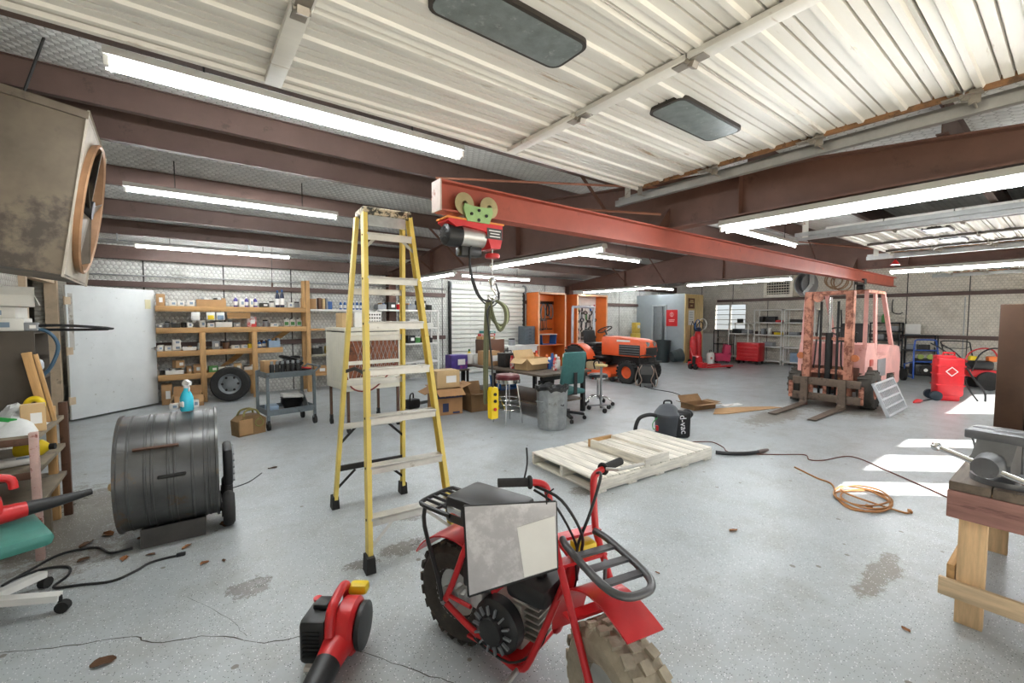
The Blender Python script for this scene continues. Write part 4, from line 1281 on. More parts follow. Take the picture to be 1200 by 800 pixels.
cord('black power cord curling across the floor from the drum fan to the left', [(-0.34, 3.79), (-0.45, 3.8), (-0.52, 3.93), (-0.6, 3.98), (-0.72, 3.97), (-0.82, 3.83), (-0.9, 3.7), (-0.86, 3.76), (-0.75, 3.8), (-0.64, 3.74), (-0.62, 3.62), (-0.66, 3.5), (-0.54, 3.44), (-0.4, 3.38), (-0.3, 3.43), (-0.24, 3.49), (-0.16, 3.5), (-0.09, 3.49)], 0.0075, BLACK, 'power_cord', [(-0.08, 3.49, -0.1)])
cord('short thin black wire on the floor behind the drum fan', [(0.28, 4.62), (0.42, 4.7), (0.55, 4.9)], 0.004, BLACK, 'loose_wire')
cord('thin dark cord from the battery charger to the flattened cardboard', [(8.3, 6.0), (8.1, 5.6), (8.05, 5.1), (7.7, 4.6), (7.4, 4.25)], 0.008, BLACK, 'charger_cord')

# floor cracks and fallen leaves
crack([(-0.9, 3.02), (-0.74, 2.96), (-0.56, 2.86), (-0.28, 2.74), (-0.18, 2.62), (0.05, 2.5), (0.25, 2.3), (0.41, 2.23)], 0.0032)
crack([(0.41, 2.23), (0.61, 1.94), (0.74, 1.73), (0.86, 1.55)], 0.0025)
crack([(-0.05, 2.95), (0.12, 2.6), (0.18, 2.4)], 0.0012)
LEAF = mat('dry_leaf', '#8a5a33', 0.8, 0, 0.35, 20)
LEAFD = mat('dark_leaf', '#5a3d26', 0.8, 0, 0.35, 20)
def leaf(x, y, s, rz, m, label):
    b = MB()
    n = 7
    up, lo = [], []
    for i in range(n):
        u = i / (n - 1)
        w = 0.32 * math.sin(PI * u) ** 0.8 * (1 + 0.25 * math.sin(9 * u))
        z = 0.004 + 0.12 * s * (0.4 + math.sin(5 * u + x) * 0.35)
        up.append(b.bm.verts.new(((u - 0.5) * s, w * s, max(0.003, z + 0.08 * s))))
        lo.append(b.bm.verts.new(((u - 0.5) * s, -w * s, max(0.003, z))))
    mid = [b.bm.verts.new(((i / (n - 1) - 0.5) * s, 0, 0.002)) for i in range(n)]
    for i in range(n - 1):
        b.bm.faces.new((up[i], up[i + 1], mid[i + 1], mid[i]))
        b.bm.faces.new((mid[i], mid[i + 1], lo[i + 1], lo[i]))
    o = b.build('dry_leaf', m)
    o.location = (x, y, 0.001)
    o.rotation_euler = (0, 0, rz)
    tag(o, label, 'leaf', 'dry leaves on the floor')
for i, (x, y, s, lab) in enumerate(((-0.35, 2.59, 0.09, 'brown torn leaf on the floor in front of the long crack at lower left'), (-0.37, 3.66, 0.07, 'curled brown leaf at the left foot of the drum fan skid'), (-0.24, 3.62, 0.06, 'dry leaf against the skid front of the drum fan, left one'), (-0.05, 3.6, 0.07, 'dry leaf against the skid front of the drum fan, middle one'), (0.18, 3.82, 0.1, 'pale curled leaf at the right end of the drum fan skid'), (0.04, 3.29, 0.05, 'small dark leaf on the floor in front of the drum fan'), (0.14, 3.25, 0.04, 'smaller leaf crumb right beside the leaf in front of the drum fan'), (3.14, 1.48, 0.07, 'dark leaf scrap alone on the open floor right of the mini bike'), (-0.6, 4.05, 0.1, 'long brown leaf on the stained floor by the shelf leg'), (-0.5, 4.15, 0.09, 'tan leaf lying right of the long brown leaf near the shelf leg'), (-0.58, 3.8, 0.06, 'small brown leaf beside the black cord at left'), (2.24, 1.5, 0.03, 'tiny dark crumb on the floor just right of the bike rack'), (0.66, 5.0, 0.08, 'leaf between drum fan and step ladder'), (2.81, 0.47, 0.04, 'small pinkish leaf on the floor before the workbench leg'), (-0.3, 3.92, 0.07, 'orange-brown leaf under the left rim of the drum fan'))):
    leaf(x, y, s, i * 1.3, LEAF if i % 2 else LEAFD, lab)

# ------------------------------------------------------------------ right workbench with vise and brown cabinet
OLDW = wood('old_stained_wood', '#966d63', 'Y', 0.6, '#6b4a42', 0.5)
OLDX = wood('old_bench_top', '#64574a', 'X', 0.6, '#453a31', 0.45)
t = thing('workbench', 'low timber workbench with reddish edge beams and pine legs at right', 'workbench', (3.03, -0.36, 0))
for k in range(5):
    MB().span((0, 0.148 * k, 0.695), (1.72, 0.148 * k + 0.144, 0.74), 0.004).build('top_plank', OLDX, t)
MB().span((0, 0.0, 0.555), (0.05, 0.74, 0.693), 0.005).build('end_beam', OLDW, t)
MB().span((1.67, 0.0, 0.555), (1.72, 0.74, 0.693), 0.005).build('end_beam', OLDW, t)
MB().span((0.05, 0.69, 0.555), (1.67, 0.74, 0.693), 0.005).build('side_beam', wood('old_stained_wood_x', '#7f5347', 'X', 0.6, '#54372f', 0.5), t)
MB().span((0.05, 0.0, 0.555), (1.67, 0.05, 0.693), 0.005).build('side_beam', wood('old_stained_wood_x', '#7f5347', 'X', 0.6, '#54372f', 0.5), t)
for x, y in ((0.06, 0.6), (0.06, 0.06), (1.2, 0.6), (1.2, 0.06)):
    MB().span((x, y, 0), (x + 0.045, y + 0.1, 0.555), 0.004).build('leg', PALEZ, t)
MB().span((0.035, 0.0, 0.13), (0.06, 0.76, 0.22), 0.003).build('end_rail', wood('pale_rail_y', '#d3b995', 'Y'), t)
MB().span((0.06, 0.705, 0.2), (1.25, 0.735, 0.29), 0.003).build('side_rail', PINE, t)
t = thing('bench_vise', 'grey cast-iron bench vise bolted to the workbench corner', 'vise', (3.2, 0.2, 0.74), R(172))
t.scale = (1.45, 1.45, 1.45)
CAST = mat('worn_cast_iron', '#6f7072', 0.4, 0.6, 0.25, 6, wear='#4a4a4b', wear_amt=0.4)
MB().lathe([(0, 0), (0.085, 0), (0.085, 0.02), (0.06, 0.035), (0.055, 0.06), (0, 0.06)], (0, 0, 0), n=24).build('swivel_base', CAST, t)
b = MB()
b.prism([(-0.14, 0.06), (-0.12, 0.05), (0.04, 0.05), (0.06, 0.11), (0.05, 0.165), (-0.02, 0.165), (-0.02, 0.14), (-0.1, 0.13), (-0.15, 0.1)], (0, -0.045, 0), (1, 0, 0), (0, 0, 1), (0, 0.09, 0))
b.build('fixed_body', CAST, t)
MB().box((0.025, 0, 0.172), (0.06, 0.15, 0.03), None, 0.004).build('fixed_jaw', CAST, t)
b = MB()
b.prism([(0.07, 0.06), (0.17, 0.06), (0.18, 0.1), (0.13, 0.15), (0.12, 0.165), (0.07, 0.165)], (0, -0.045, 0), (1, 0, 0), (0, 0, 1), (0, 0.09, 0))
b.build('sliding_body', CAST, t)
MB().box((0.095, 0, 0.172), (0.06, 0.15, 0.03), None, 0.004).build('sliding_jaw', CAST, t)
MB().cyl((0.16, 0, 0.09), (0.225, 0, 0.09), 0.04, 0.032, 20).build('screw_head', CAST, t)
MB().tube([(0.205, -0.12, 0.125), (0.205, 0.0, 0.09), (0.205, 0.14, 0.05)], 0.009, 10).build('handle_bar', CHROME, t)
for s in (-1, 1):
    MB().sphere((0.205, 0.01 + s * 0.13, 0.0875 - s * 0.0375), 0.015, 10, 8).build('handle_knob', CHROME, t)
t = thing('steel_cabinet', 'tall dark brown steel cabinet standing on the workbench at right', 'cabinet', (4.22, -0.37, 0.741))
DKBR = mat('dark_brown_steel', '#35251d', 0.45, 0.3, 0.25, 3, wear='#553b2c', wear_amt=0.35, wear_scale=4)
MB().span((0, 0, 0), (0.5, 0.7, 0.9), 0.006).build('body', DKBR, t)
MB().span((-0.03, 0.0, 0.02), (0.0, 0.545, 0.89), 0.006).build('door', DKBR, t)
MB().span((-0.04, 0.575, 0.0), (0.0, 0.7, 0.9), 0.006).build('stile', mat('brown_edge', '#493325', 0.5, 0.2, 0.2), t)
MB().tube([(-0.022, 0.1, 0.45), (-0.05, 0.1, 0.45), (-0.05, 0.1, 0.57), (-0.022, 0.1, 0.57)], 0.007, 8).build('door_handle', DARK, t)
MB().tube([(0.1, 0.7, 0.03), (0.08, 0.8, 0.02), (0.0, 0.78, -0.05), (-0.1, 0.76, -0.2)], 0.006, 6, smooth=4).build('cable', BLACK, t)
# ------------------------------------------------------------------ helpers for boxes, bottles, cans, jars
COLS = {'card': CARD, 'card2': CARD2, 'cardd': CARDD, 'white': mat('white_carton', '#e3e1da', 0.7, 0, 0.06), 'grey': mat('grey_item', '#8d9093', 0.5), 'dark': mat('dark_item', '#34332f', 0.55, 0.2, 0.25),
        'violet': mat('violet_bottle', '#4a3f8f', 0.35), 'navy': mat('navy_bottle', '#1f2740', 0.35), 'blue': mat('blue_bottle', '#2f5f9f', 0.35), 'green': mat('green_box', '#4e8a4a', 0.6), 'redwhite': mat('red_white_pack', '#d9d2cf', 0.5, 0, 0.1, 6, wear='#c23b3b', wear_amt=0.8, wear_scale=7),
        'yellow': YELLOW, 'brown': mat('brown_jar', '#6d4a30', 0.5), 'greyblue': mat('grey_blue_tub', '#8499ad', 0.5), 'red': REDP, 'black': BLACK, 'teal': mat('teal_item', '#2c7f79', 0.5), 'orange': ORANGE, 'purple': mat('purple_print', '#4b3a86', 0.4, 0, 0.3, 7, wear='#c4548a', wear_amt=0.4)}
ORD = ['first', 'second', 'third', 'fourth', 'fifth', 'sixth', 'seventh', 'eighth', 'ninth', 'tenth', 'eleventh', 'twelfth', 'thirteenth', 'fourteenth', 'fifteenth', 'sixteenth', 'seventeenth', 'eighteenth']
WORD = {'card': 'brown cardboard', 'card2': 'pale cardboard', 'cardd': 'dark cardboard', 'white': 'white', 'grey': 'grey', 'dark': 'dark', 'violet': 'violet', 'navy': 'navy blue', 'blue': 'blue', 'green': 'green', 'redwhite': 'red and white', 'yellow': 'yellow', 'brown': 'brown', 'greyblue': 'grey-blue', 'red': 'red', 'black': 'black', 'teal': 'teal', 'orange': 'orange', 'purple': 'purple printed'}

def carton(label, loc, s, rz, m, group=None, name='carton', tape=True, mark=True):
    """closed box: body with lid seam, tape strip and a paper label"""
    t = thing(name, label, 'box', loc, rz, group)
    w, d, h = s
    MB().box((0, 0, h / 2), (w, d, h), None, min(0.006, h * 0.08)).build('body', m, t)
    if tape:
        MB().box((0, 0, h + 0.0008), (w * 0.99, min(0.05, d * 0.25), 0.0016)).build('tape', mat('packing_tape', '#cdb68c', 0.35), t)
    if mark:
        MB().box((w * 0.12, -d / 2 - 0.001, h * 0.5), (w * 0.45, 0.002, h * 0.4)).build('paper_label', PAPER if m is not COLS['white'] else COLS['greyblue'], t)
    return t

def open_carton(label, loc, s, rz, m, flaps=(0.9, -0.4, 0.7, -0.5), group=None, name='open_carton'):
    t = thing(name, label, 'box', loc, rz, group)
    w, d, h = s
    b = MB()
    k = 0.006
    b.span((-w / 2, -d / 2, 0), (w / 2, d / 2, k)).span((-w / 2, -d / 2, 0), (w / 2, -d / 2 + k, h)).span((-w / 2, d / 2 - k, 0), (w / 2, d / 2, h)).span((-w / 2, -d / 2, 0), (-w / 2 + k, d / 2, h)).span((w / 2 - k, -d / 2, 0), (w / 2, d / 2, h))
    b.build('body', m, t)
    fl = d * 0.45
    for (sx, sy), a in zip(((0, -1), (0, 1), (-1, 0), (1, 0)), flaps):
        b = MB()
        if sx == 0:
            y = sy * d / 2
            e = Vector((0, sy * math.cos(a), math.sin(a))) * fl
            b.sheet([(-w / 2, y, h), (w / 2, y, h), (w / 2 - 0.01, y + e.y, h + e.z), (-w / 2 + 0.01, y + e.y, h + e.z)], 0.005)
        else:
            x = sx * w / 2
            e = Vector((sx * math.cos(a), 0, math.sin(a))) * fl
            b.sheet([(x, -d / 2, h), (x, d / 2, h), (x + e.x, d / 2 - 0.01, h + e.z), (x + e.x, -d / 2 + 0.01, h + e.z)], 0.005)
        b.build('flap', m, t)
    return t

def tray(label, loc, s, rz, m, group=None, fill=None):
    t = thing('parts_tray', label, 'tray', loc, rz, group)
    w, d, h = s
    b = MB()
    k = 0.005
    b.span((-w / 2, -d / 2, 0), (w / 2, d / 2, k)).span((-w / 2, -d / 2, 0), (w / 2, -d / 2 + k, h)).span((-w / 2, d / 2 - k, 0), (w / 2, d / 2, h)).span((-w / 2, -d / 2, 0), (-w / 2 + k, d / 2, h)).span((w / 2 - k, -d / 2, 0), (w / 2, d / 2, h))
    b.build('tray_body', m, t)
    rr = random.Random(int(loc[0] * 1000) + int(loc[2] * 100))
    n = max(2, int(w / 0.06))
    for i in range(n):
        x = -w / 2 + (i + 0.5) * w / n
        hh = h * rr.uniform(0.8, 1.35)
        MB().box((x, rr.uniform(-0.02, 0.02), k + hh / 2), (w / n * 0.7, d * 0.6, hh), (0, 0, rr.uniform(-0.2, 0.2)), 0.004).build('content', rr.choice([COLS['white'], COLS['grey'], COLS['card'], COLS['dark'], COLS['blue']]), t)
    return t

def bottle(label, loc, r, h, m, cap, group=None, name='bottle', cat='bottle'):
    t = thing(name, label, cat, loc, 0, group)
    MB().lathe([(0, 0), (r * 0.92, 0), (r, h * 0.03), (r, h * 0.62), (r * 0.75, h * 0.74), (r * 0.36, h * 0.82), (r * 0.34, h * 0.88), (0, h * 0.88)], n=16).build('bottle_body', m, t)
    MB().lathe([(0, h * 0.86), (r * 0.42, h * 0.86), (r * 0.42, h), (0, h)], n=14).build('cap', cap, t)
    MB().lathe([(r * 1.01, h * 0.15), (r * 1.02, h * 0.16), (r * 1.02, h * 0.5), (r * 1.01, h * 0.51)], n=16).build('wrap_label', PAPER if m not in (COLS['white'],) else COLS['green'], t)
    return t

def jar(label, loc, r, h, m, lid, group=None, name='jar', cat='jar'):
    t = thing(name, label, cat, loc, 0, group)
    MB().lathe([(0, 0), (r * 0.95, 0), (r, h * 0.05), (r, h * 0.75), (r * 0.88, h * 0.82), (0, h * 0.82)], n=16).build('jar_body', m, t)
    MB().lathe([(0, h * 0.82), (r * 0.92, h * 0.82), (r * 0.92, h * 0.98), (r * 0.85, h), (0, h)], n=16).build('lid', lid, t)
    return t

def jug(label, loc, w, h, m, cap, group=None, rz=0):
    t = thing('jug', label, 'jug', loc, rz, group)
    d = w * 0.75
    b = MB()
    b.box((0, 0, h * 0.35), (w, d, h * 0.7), None, 0.014)
    b.cyl((-w * 0.15, 0, h * 0.68), (-w * 0.22, 0, h * 0.88), w * 0.3, w * 0.17, 14)
    b.build('jug_body', m, t)
    MB().tube([(-w * 0.1, 0, h * 0.82), (w * 0.28, 0, h * 0.85), (w * 0.38, 0, h * 0.62)], w * 0.09, 8, smooth=3).build('handle', m, t)
    MB().cyl((-w * 0.22, 0, h * 0.87), (-w * 0.22, 0, h), w * 0.2, n=14).build('cap', cap, t)
    MB().box((0, -d / 2 - 0.001, h * 0.35), (w * 0.7, 0.002, h * 0.38)).build('paper_label', COLS['green'], t)
    return t

def spray_can(label, loc, m, cap, r=0.033, h=0.22, group=None):
    t = thing('spray_can', label, 'can', loc, 0, group)
    MB().lathe([(0, 0), (r * 0.93, 0), (r, 0.006), (r, h * 0.72), (r * 0.75, h * 0.79), (r * 0.5, h * 0.8), (0, h * 0.8)], n=16).build('can_body', m, t)
    MB().lathe([(0, h * 0.78), (r * 0.72, h * 0.78), (r * 0.66, h * 0.97), (r * 0.55, h), (0, h)], n=16).build('cap', cap, t)
    return t

# ------------------------------------------------------------------ wooden wall shelves and what lies on them
t = thing('wooden_shelf_rack', 'long pine plank shelf rack full of small parts against the back wall', 'shelf', (0, 9.85, 0))
for z, xa, xb in ((1.73, -0.44, 2.0), (1.34, -0.44, 2.0), (0.92, -0.44, 1.55), (0.49, -0.44, 1.1)):
    MB().span((xa, -0.02, z - 0.055), (xb, 0.02, z + 0.045), 0.003).build('front_rail', PINE, t)
    for k in range(2):
        MB().span((xa, 0.025 + 0.22 * k, z + 0.022), (xb, 0.025 + 0.22 * k + 0.215, z + 0.044), 0.002).build('shelf_board', PINE, t)
for x, h in ((0.22, 1.29), (1.05, 1.29)):
    MB().span((x - 0.045, -0.02, 0), (x + 0.045, -0.06, h), 0.003).build('post', PINEZ, t)
    MB().span((x - 0.045, 0.46, 0), (x + 0.045, 0.5, h), 0.003).build('post', PINEZ, t)
MB().span((2.0, -0.03, 0), (2.08, 0.06, 2.34), 0.003).build('tall_post', PINEZ, t)
MB().span((1.93, -0.03, 1.77), (1.99, 0.06, 2.33), 0.003).build('short_post', PINEZ, t)
MB().span((2.0, 0.42, 0), (2.08, 0.5, 2.0), 0.003).build('tall_post', PINEZ, t)
for x, z0, z1 in ((0.5, 0.54, 0.92), (1.3, 0.97, 1.3)):
    MB().bar((x, 0.48, z0), (x + 0.45, 0.48, z1), 0.02, 0.09, (0, 0, 1)).build('diagonal_brace', PINE, t)
MB().span((0.62, 0.02, 1.55), (1.0, 0.04, 1.67)).build('backing_block', PINE, t)

SHELF = {
 ('top shelf', 1.775): [(-0.365, 0.11, 0.213, 'box', 'card'), (-0.195, 0.11, 0.093, 'box', 'white'), (-0.085, 0.10, 0.094, 'box', 'white'), (0.065, 0.11, 0.111, 'box', 'white'), (0.38, 0.46, 0.13, 'tray', 'card'), (0.775, 0.07, 0.216, 'bottle', 'violet'), (0.865, 0.09, 0.151, 'box', 'white'), (0.955, 0.07, 0.202, 'bottle', 'violet'), (1.03, 0.06, 0.17, 'box', 'white'), (1.105, 0.07, 0.204, 'bottle', 'violet'), (1.255, 0.15, 0.086, 'box', 'dark'), (1.395, 0.09, 0.122, 'jar', 'white'), (1.5, 0.08, 0.352, 'bottle', 'navy'), (1.59, 0.08, 0.37, 'bottle', 'navy'), (1.73, 0.09, 0.107, 'box', 'white'), (1.86, 0.10, 0.126, 'jar', 'grey')],
 ('second shelf', 1.385): [(-0.38, 0.08, 0.061, 'box', 'grey'), (-0.285, 0.08, 0.108, 'jar', 'grey'), (-0.165, 0.13, 0.078, 'tray', 'dark'), (-0.05, 0.08, 0.094, 'jar', 'dark'), (0.035, 0.08, 0.095, 'box', 'white'), (0.235, 0.09, 0.128, 'box', 'white'), (0.355, 0.11, 0.081, 'box', 'white'), (0.565, 0.27, 0.099, 'tray', 'white'), (0.775, 0.11, 0.083, 'box', 'grey'), (1.03, 0.16, 0.204, 'box', 'redwhite'), (1.27, 0.1, 0.138, 'jar', 'grey'), (1.42, 0.14, 0.07, 'box', 'white'), (1.65, 0.1, 0.178, 'jug', 'white'), (1.77, 0.1, 0.178, 'jug', 'white'), (1.9, 0.1, 0.18, 'jug', 'white')],
 ('third shelf', 0.965): [(-0.39, 0.08, 0.107, 'box', 'white'), (-0.285, 0.1, 0.093, 'box', 'white'), (-0.17, 0.13, 0.103, 'box', 'white'), (0.025, 0.21, 0.063, 'tray', 'white'), (0.2, 0.11, 0.128, 'box', 'white'), (0.43, 0.12, 0.162, 'box', 'grey'), (0.59, 0.12, 0.148, 'jar', 'brown'), (0.745, 0.14, 0.067, 'box', 'white'), (0.885, 0.11, 0.067, 'box', 'white'), (0.985, 0.07, 0.102, 'jar', 'yellow'), (1.155, 0.07, 0.138, 'bottle', 'blue'), (1.24, 0.07, 0.155, 'bottle', 'blue'), (1.405, 0.21, 0.139, 'tray', 'greyblue')],
 ('bottom shelf', 0.535): [(-0.385, 0.08, 0.076, 'jar', 'dark'), (-0.205, 0.27, 0.078, 'tray', 'white'), (0.0, 0.07, 0.127, 'box', 'card'), (0.13, 0.12, 0.158, 'box', 'card'), (0.37, 0.14, 0.114, 'box', 'green'), (0.51, 0.1, 0.082, 'box', 'white'), (0.63, 0.11, 0.099, 'tray', 'white'), (0.77, 0.13, 0.133, 'box', 'card2'), (0.97, 0.2, 0.067, 'tray', 'white')],
}
CAPW = mat('white_cap', '#e9e9e6', 0.4)
for (sh, z), items in SHELF.items():
    for i, (x, w, h, kind, c) in enumerate(items):
        where = f"{ORD[i]} item from left on {sh} of pine rack"
        g = f'things on the {sh} of the pine rack'
        loc = (x, 10.02 + 0.02 * ((i * 7) % 3 - 1), z)
        m = COLS[c]
        if kind == 'box':
            carton(f'{WORD[c]} box, {where}', loc, (w, 0.2, h), R((i * 13) % 9 - 4), m, g, 'small_box', tape=(c != 'white'))
        elif kind == 'tray':
            tray(f'{WORD[c]} tray of parts, {where}', loc, (w, 0.24, h), 0, m, g)
        elif kind == 'bottle':
            bottle(f'{WORD[c]} bottle, {where}', loc, w / 2, h, m, CAPW if c != 'navy' else COLS['blue'], g)
        elif kind == 'jar':
            jar(f'{WORD[c]} jar, {where}', loc, w / 2, h, m, DARK, g)
        else:
            jug(f'{WORD[c]} jug with dark cap, {where}', loc, w, h, m, DARK, g)
carton('white box stacked on the third box of the pine rack third shelf', (-0.17, 10.02, 1.0685), (0.12, 0.18, 0.1), R(5), COLS['white'], None, 'small_box', False)
carton('brown box tipped on the white tray of the pine rack bottom shelf', (-0.15, 10.0, 0.645), (0.14, 0.14, 0.14), R(25), COLS['card'], None, 'small_box')
for i, (x, c, lab) in enumerate(((0.13, 'white', 'white'), (0.36, 'yellow', 'yellow'), (0.51, 'greyblue', 'pale blue'))):
    t = thing('blister_pack', f'{lab} hanging packet under the top pine shelf, {ORD[i]} of three from the left', 'packet', (x, 9.82, 1.54))
    MB().box((0, 0, 0.05), (0.13, 0.01, 0.15), None, 0.003).build('card', PAPER, t)
    MB().box((0, -0.012, 0.03), (0.1, 0.02, 0.08), None, 0.008).build('blister', COLS[c], t)
    MB().tube([(0, -0.0, 0.12), (0, -0.004, 0.15), (0, 0.004, 0.16)], 0.003, 6).build('hang_hook', DARK, t)
# floor under the shelves
carton('tall brown carton on the floor under the left end of the pine rack', (-0.33, 9.98, 0), (0.15, 0.26, 0.36), 0, CARD)
open_carton('wide brown carton with raised lid on the floor under the pine rack', (-0.02, 9.58, 0), (0.42, 0.3, 0.2), R(3), CARD, (-1.2, 1.5, -1.2, -1.2))
for i, (x, c) in enumerate(((-0.22, 'white'), (-0.07, 'card2'), (0.06, 'white'))):
    carton(f'{WORD[c]} small box standing before the wide carton, {ORD[i]} of three', (x, 9.32, 0), (0.12, 0.1, 0.1 + 0.02 * i), R(6 * i - 6), COLS[c], 'small boxes before the wide carton', 'small_box')
def car_wheel(label, loc, rot, r=0.32, w=0.2):
    t = thing('car_wheel', label, 'wheel', loc, rot=rot)
    MB().lathe([(r * 0.58, -w * 0.45), (r * 0.7, -w * 0.5), (r * 0.93, -w * 0.46), (r, -w * 0.3), (r, w * 0.3), (r * 0.93, w * 0.46), (r * 0.7, w * 0.5), (r * 0.58, w * 0.45)], (0, 0, 0), (0, 1, 0), n=40, closed=True).build('tyre', RUBBER, t)
    MB().lathe([(r * 0.6, -w * 0.46), (r * 0.61, -w * 0.38), (r * 0.5, -w * 0.25), (r * 0.44, -w * 0.12), (r * 0.3, -w * 0.2), (r * 0.15, -w * 0.22), (0, -w * 0.22)], (0, 0, 0), (0, 1, 0), n=32).build('rim', GREYP, t)
    for k in range(6):
        a = 2 * PI * k / 6
        MB().cyl((math.cos(a) * r * 0.4, -w * 0.1, math.sin(a) * r * 0.4), (math.cos(a) * r * 0.4, -w * 0.19, math.sin(a) * r * 0.4), r * 0.07, n=10).build('rim_hole', DARK, t)
    return t
car_wheel('car wheel with grey steel rim leaning upright under the pine rack', (0.62, 9.62, 0.325), (R(-6), 0, R(-14)))

# second shelf unit right of the post: pale boards with books and bottles
t = thing('long_shelf', 'long pale wall shelf with books and blue bottles right of the pine post', 'shelf', (2.1, 9.88, 0))
for z, m in ((1.75, WHITE), (1.33, PINE), (0.78, mat('drab_board', '#a5a08e', 0.6)), (0.36, PINE)):
    MB().span((0, 0, z - 0.04), (1.35, 0.4, z)).build('shelf_board', m, t)
for x in (0.02, 1.3):
    MB().span((x, 0.36, 0), (x + 0.05, 0.4, 1.75)).build('post', PINEZ, t)
for i, (x, w, h, c) in enumerate(((2.16, 0.13, 0.22, 'card'), (2.3, 0.06, 0.24, 'brown'), (2.37, 0.05, 0.23, 'card2'), (2.43, 0.04, 0.24, 'grey'), (2.49, 0.09, 0.17, 'blue'))):
    t = thing('book', f'{WORD[c]} book or binder, {ORD[i]} from the left on the pale wall shelf', 'book', (x, 9.98, 1.75), R(3 * i - 4), 'books on the pale wall shelf')
    MB().box((0, 0, h / 2), (w, 0.18, h), None, 0.004).build('cover', COLS[c], t)
    MB().box((0, 0.002, h / 2), (w * 0.75, 0.178, h * 1.005)).build('page_block', PAPER, t)
for i in range(6):
    bottle(f'slim blue bottle, {ORD[i]} of the row at the right of the pale wall shelf', (2.75 + 0.09 * i, 10.0, 1.75), 0.03, 0.2, COLS['blue'], CAPW, 'blue bottles on the pale wall shelf')
for i, (x, w, h, kind, c) in enumerate(((2.2, 0.2, 0.12, 'tray', 'dark'), (2.45, 0.16, 0.16, 'box', 'yellow'), (2.75, 0.3, 0.1, 'tray', 'white'), (3.1, 0.22, 0.14, 'box', 'grey'))):
    (tray if kind == 'tray' else lambda l, p, s, r, m, g: carton(l, p, s, r, m, g, 'small_box'))(f'{WORD[c]} {kind} on the drab lower board, {ORD[i]} from the pine post', (x + 0.05, 10.05, 0.78), (w, 0.24, h), R(4 * i - 5), COLS[c], 'things on the drab lower board')
for i, (x, w, h, c) in enumerate(((2.3, 0.24, 0.16, 'card'), (2.65, 0.25, 0.2, 'dark'), (3.0, 0.25, 0.14, 'cardd'))):
    carton(f'{WORD[c]} box on the lowest board right of the pine post, {ORD[i]} of three', (x, 10.05, 0.36), (w, 0.26, h), R(5 * i - 5), COLS[c], 'boxes on the lowest board')

# white metal shelf unit behind the ladder
t = thing('metal_shelf', 'white metal shelf unit against the back wall seen through the ladder', 'shelf', (3.45, 9.75, 0))
for z in (0.5, 0.95, 1.33, 1.76):
    MB().span((0, 0, z - 0.035), (1.6, 0.4, z)).build('shelf_board', WHITE, t)
for x in (0, 1.56):
    for y in (0, 0.37):
        MB().span((x, y, 0), (x + 0.04, y + 0.03, 1.76)).build('post', WHITE, t)
k = 0
for z, row in ((1.76, ((0.18, 'grey'), (0.42, 'dark'), (0.66, 'red'), (0.92, 'grey'), (1.2, 'dark'), (1.42, 'dark'))), (1.33, ((0.15, 'white'), (0.38, 'dark'), (0.62, 'dark'), (0.95, 'white'), (1.15, 'green'), (1.38, 'white'))), (0.95, ((0.2, 'dark'), (0.5, 'card'), (0.9, 'black'), (1.1, 'green'), (1.35, 'black')))):
    nm = {1.76: 'top', 1.33: 'second', 0.95: 'third'}[z]
    for i, (x, c) in enumerate(row):
        if (i + k) % 3 == 0:
            tray(f'{WORD[c]} bin of parts, {ORD[i]} on the {nm} board of the white metal shelf', (3.45 + x, 9.95, z), (0.2, 0.26, 0.12), 0, COLS[c], 'things on the white metal shelf')
        elif (i + k) % 3 == 1:
            carton(f'{WORD[c]} box, {ORD[i]} on the {nm} board of the white metal shelf', (3.45 + x, 9.95, z), (0.2, 0.22, 0.15 + 0.02 * i), R(4), COLS[c], 'things on the white metal shelf', 'small_box')
        else:
            jar(f'{WORD[c]} tub, {ORD[i]} on the {nm} board of the white metal shelf', (3.45 + x, 9.95, z), 0.08, 0.16, COLS[c], WHITE, 'things on the white metal shelf', 'tub', 'tub')
    k += 1

# ------------------------------------------------------------------ open steel door at left
DOORP = mat('scuffed_door_paint', '#dfe2e1', 0.5, 0, 0.05, 3, wear='#9a958b', wear_amt=0.24, wear_scale=16)
ang = math.atan2(10.01 - 9.07, -0.49 + 1.47)
t = thing('steel_door', 'wide pale scuffed steel door standing open at left in front of the shelves', 'door', (-1.45, 9.07, 0), ang)
MB().span((0.02, -0.022, 0.03), (1.36, 0.022, 2.05), 0.004).build('leaf', DOORP, t)
for z in (0.25, 1.0, 1.75):
    MB().cyl((0.0, -0.025, z), (0.0, -0.025, z + 0.13), 0.012, n=10).build('hinge', TRIMW, t)
    MB().box((0.04, -0.024, z + 0.065), (0.08, 0.004, 0.11)).build('hinge_leaf', TRIMW, t)
MB().cyl((1.28, -0.022, 1.02), (1.28, -0.07, 1.02), 0.012).build('knob_stem', CHROME, t)
MB().sphere((1.28, -0.085, 1.02), (0.03, 0.024, 0.03)).build('knob', CHROME, t)
MB().box((1.24, -0.024, 1.8), (0.1, 0.004, 0.16)).build('notice_patch', mat('faded_paper', '#d9d2ae', 0.7), t)
MB().box((0.075, -0.0225, 1.5), (0.06, 0.003, 0.85)).build('hand_grime', mat('grime_patch', '#bcb8b0', 0.6, 0, 0.1, 8, wear='#8a8378', wear_amt=0.6, wear_scale=6), t)

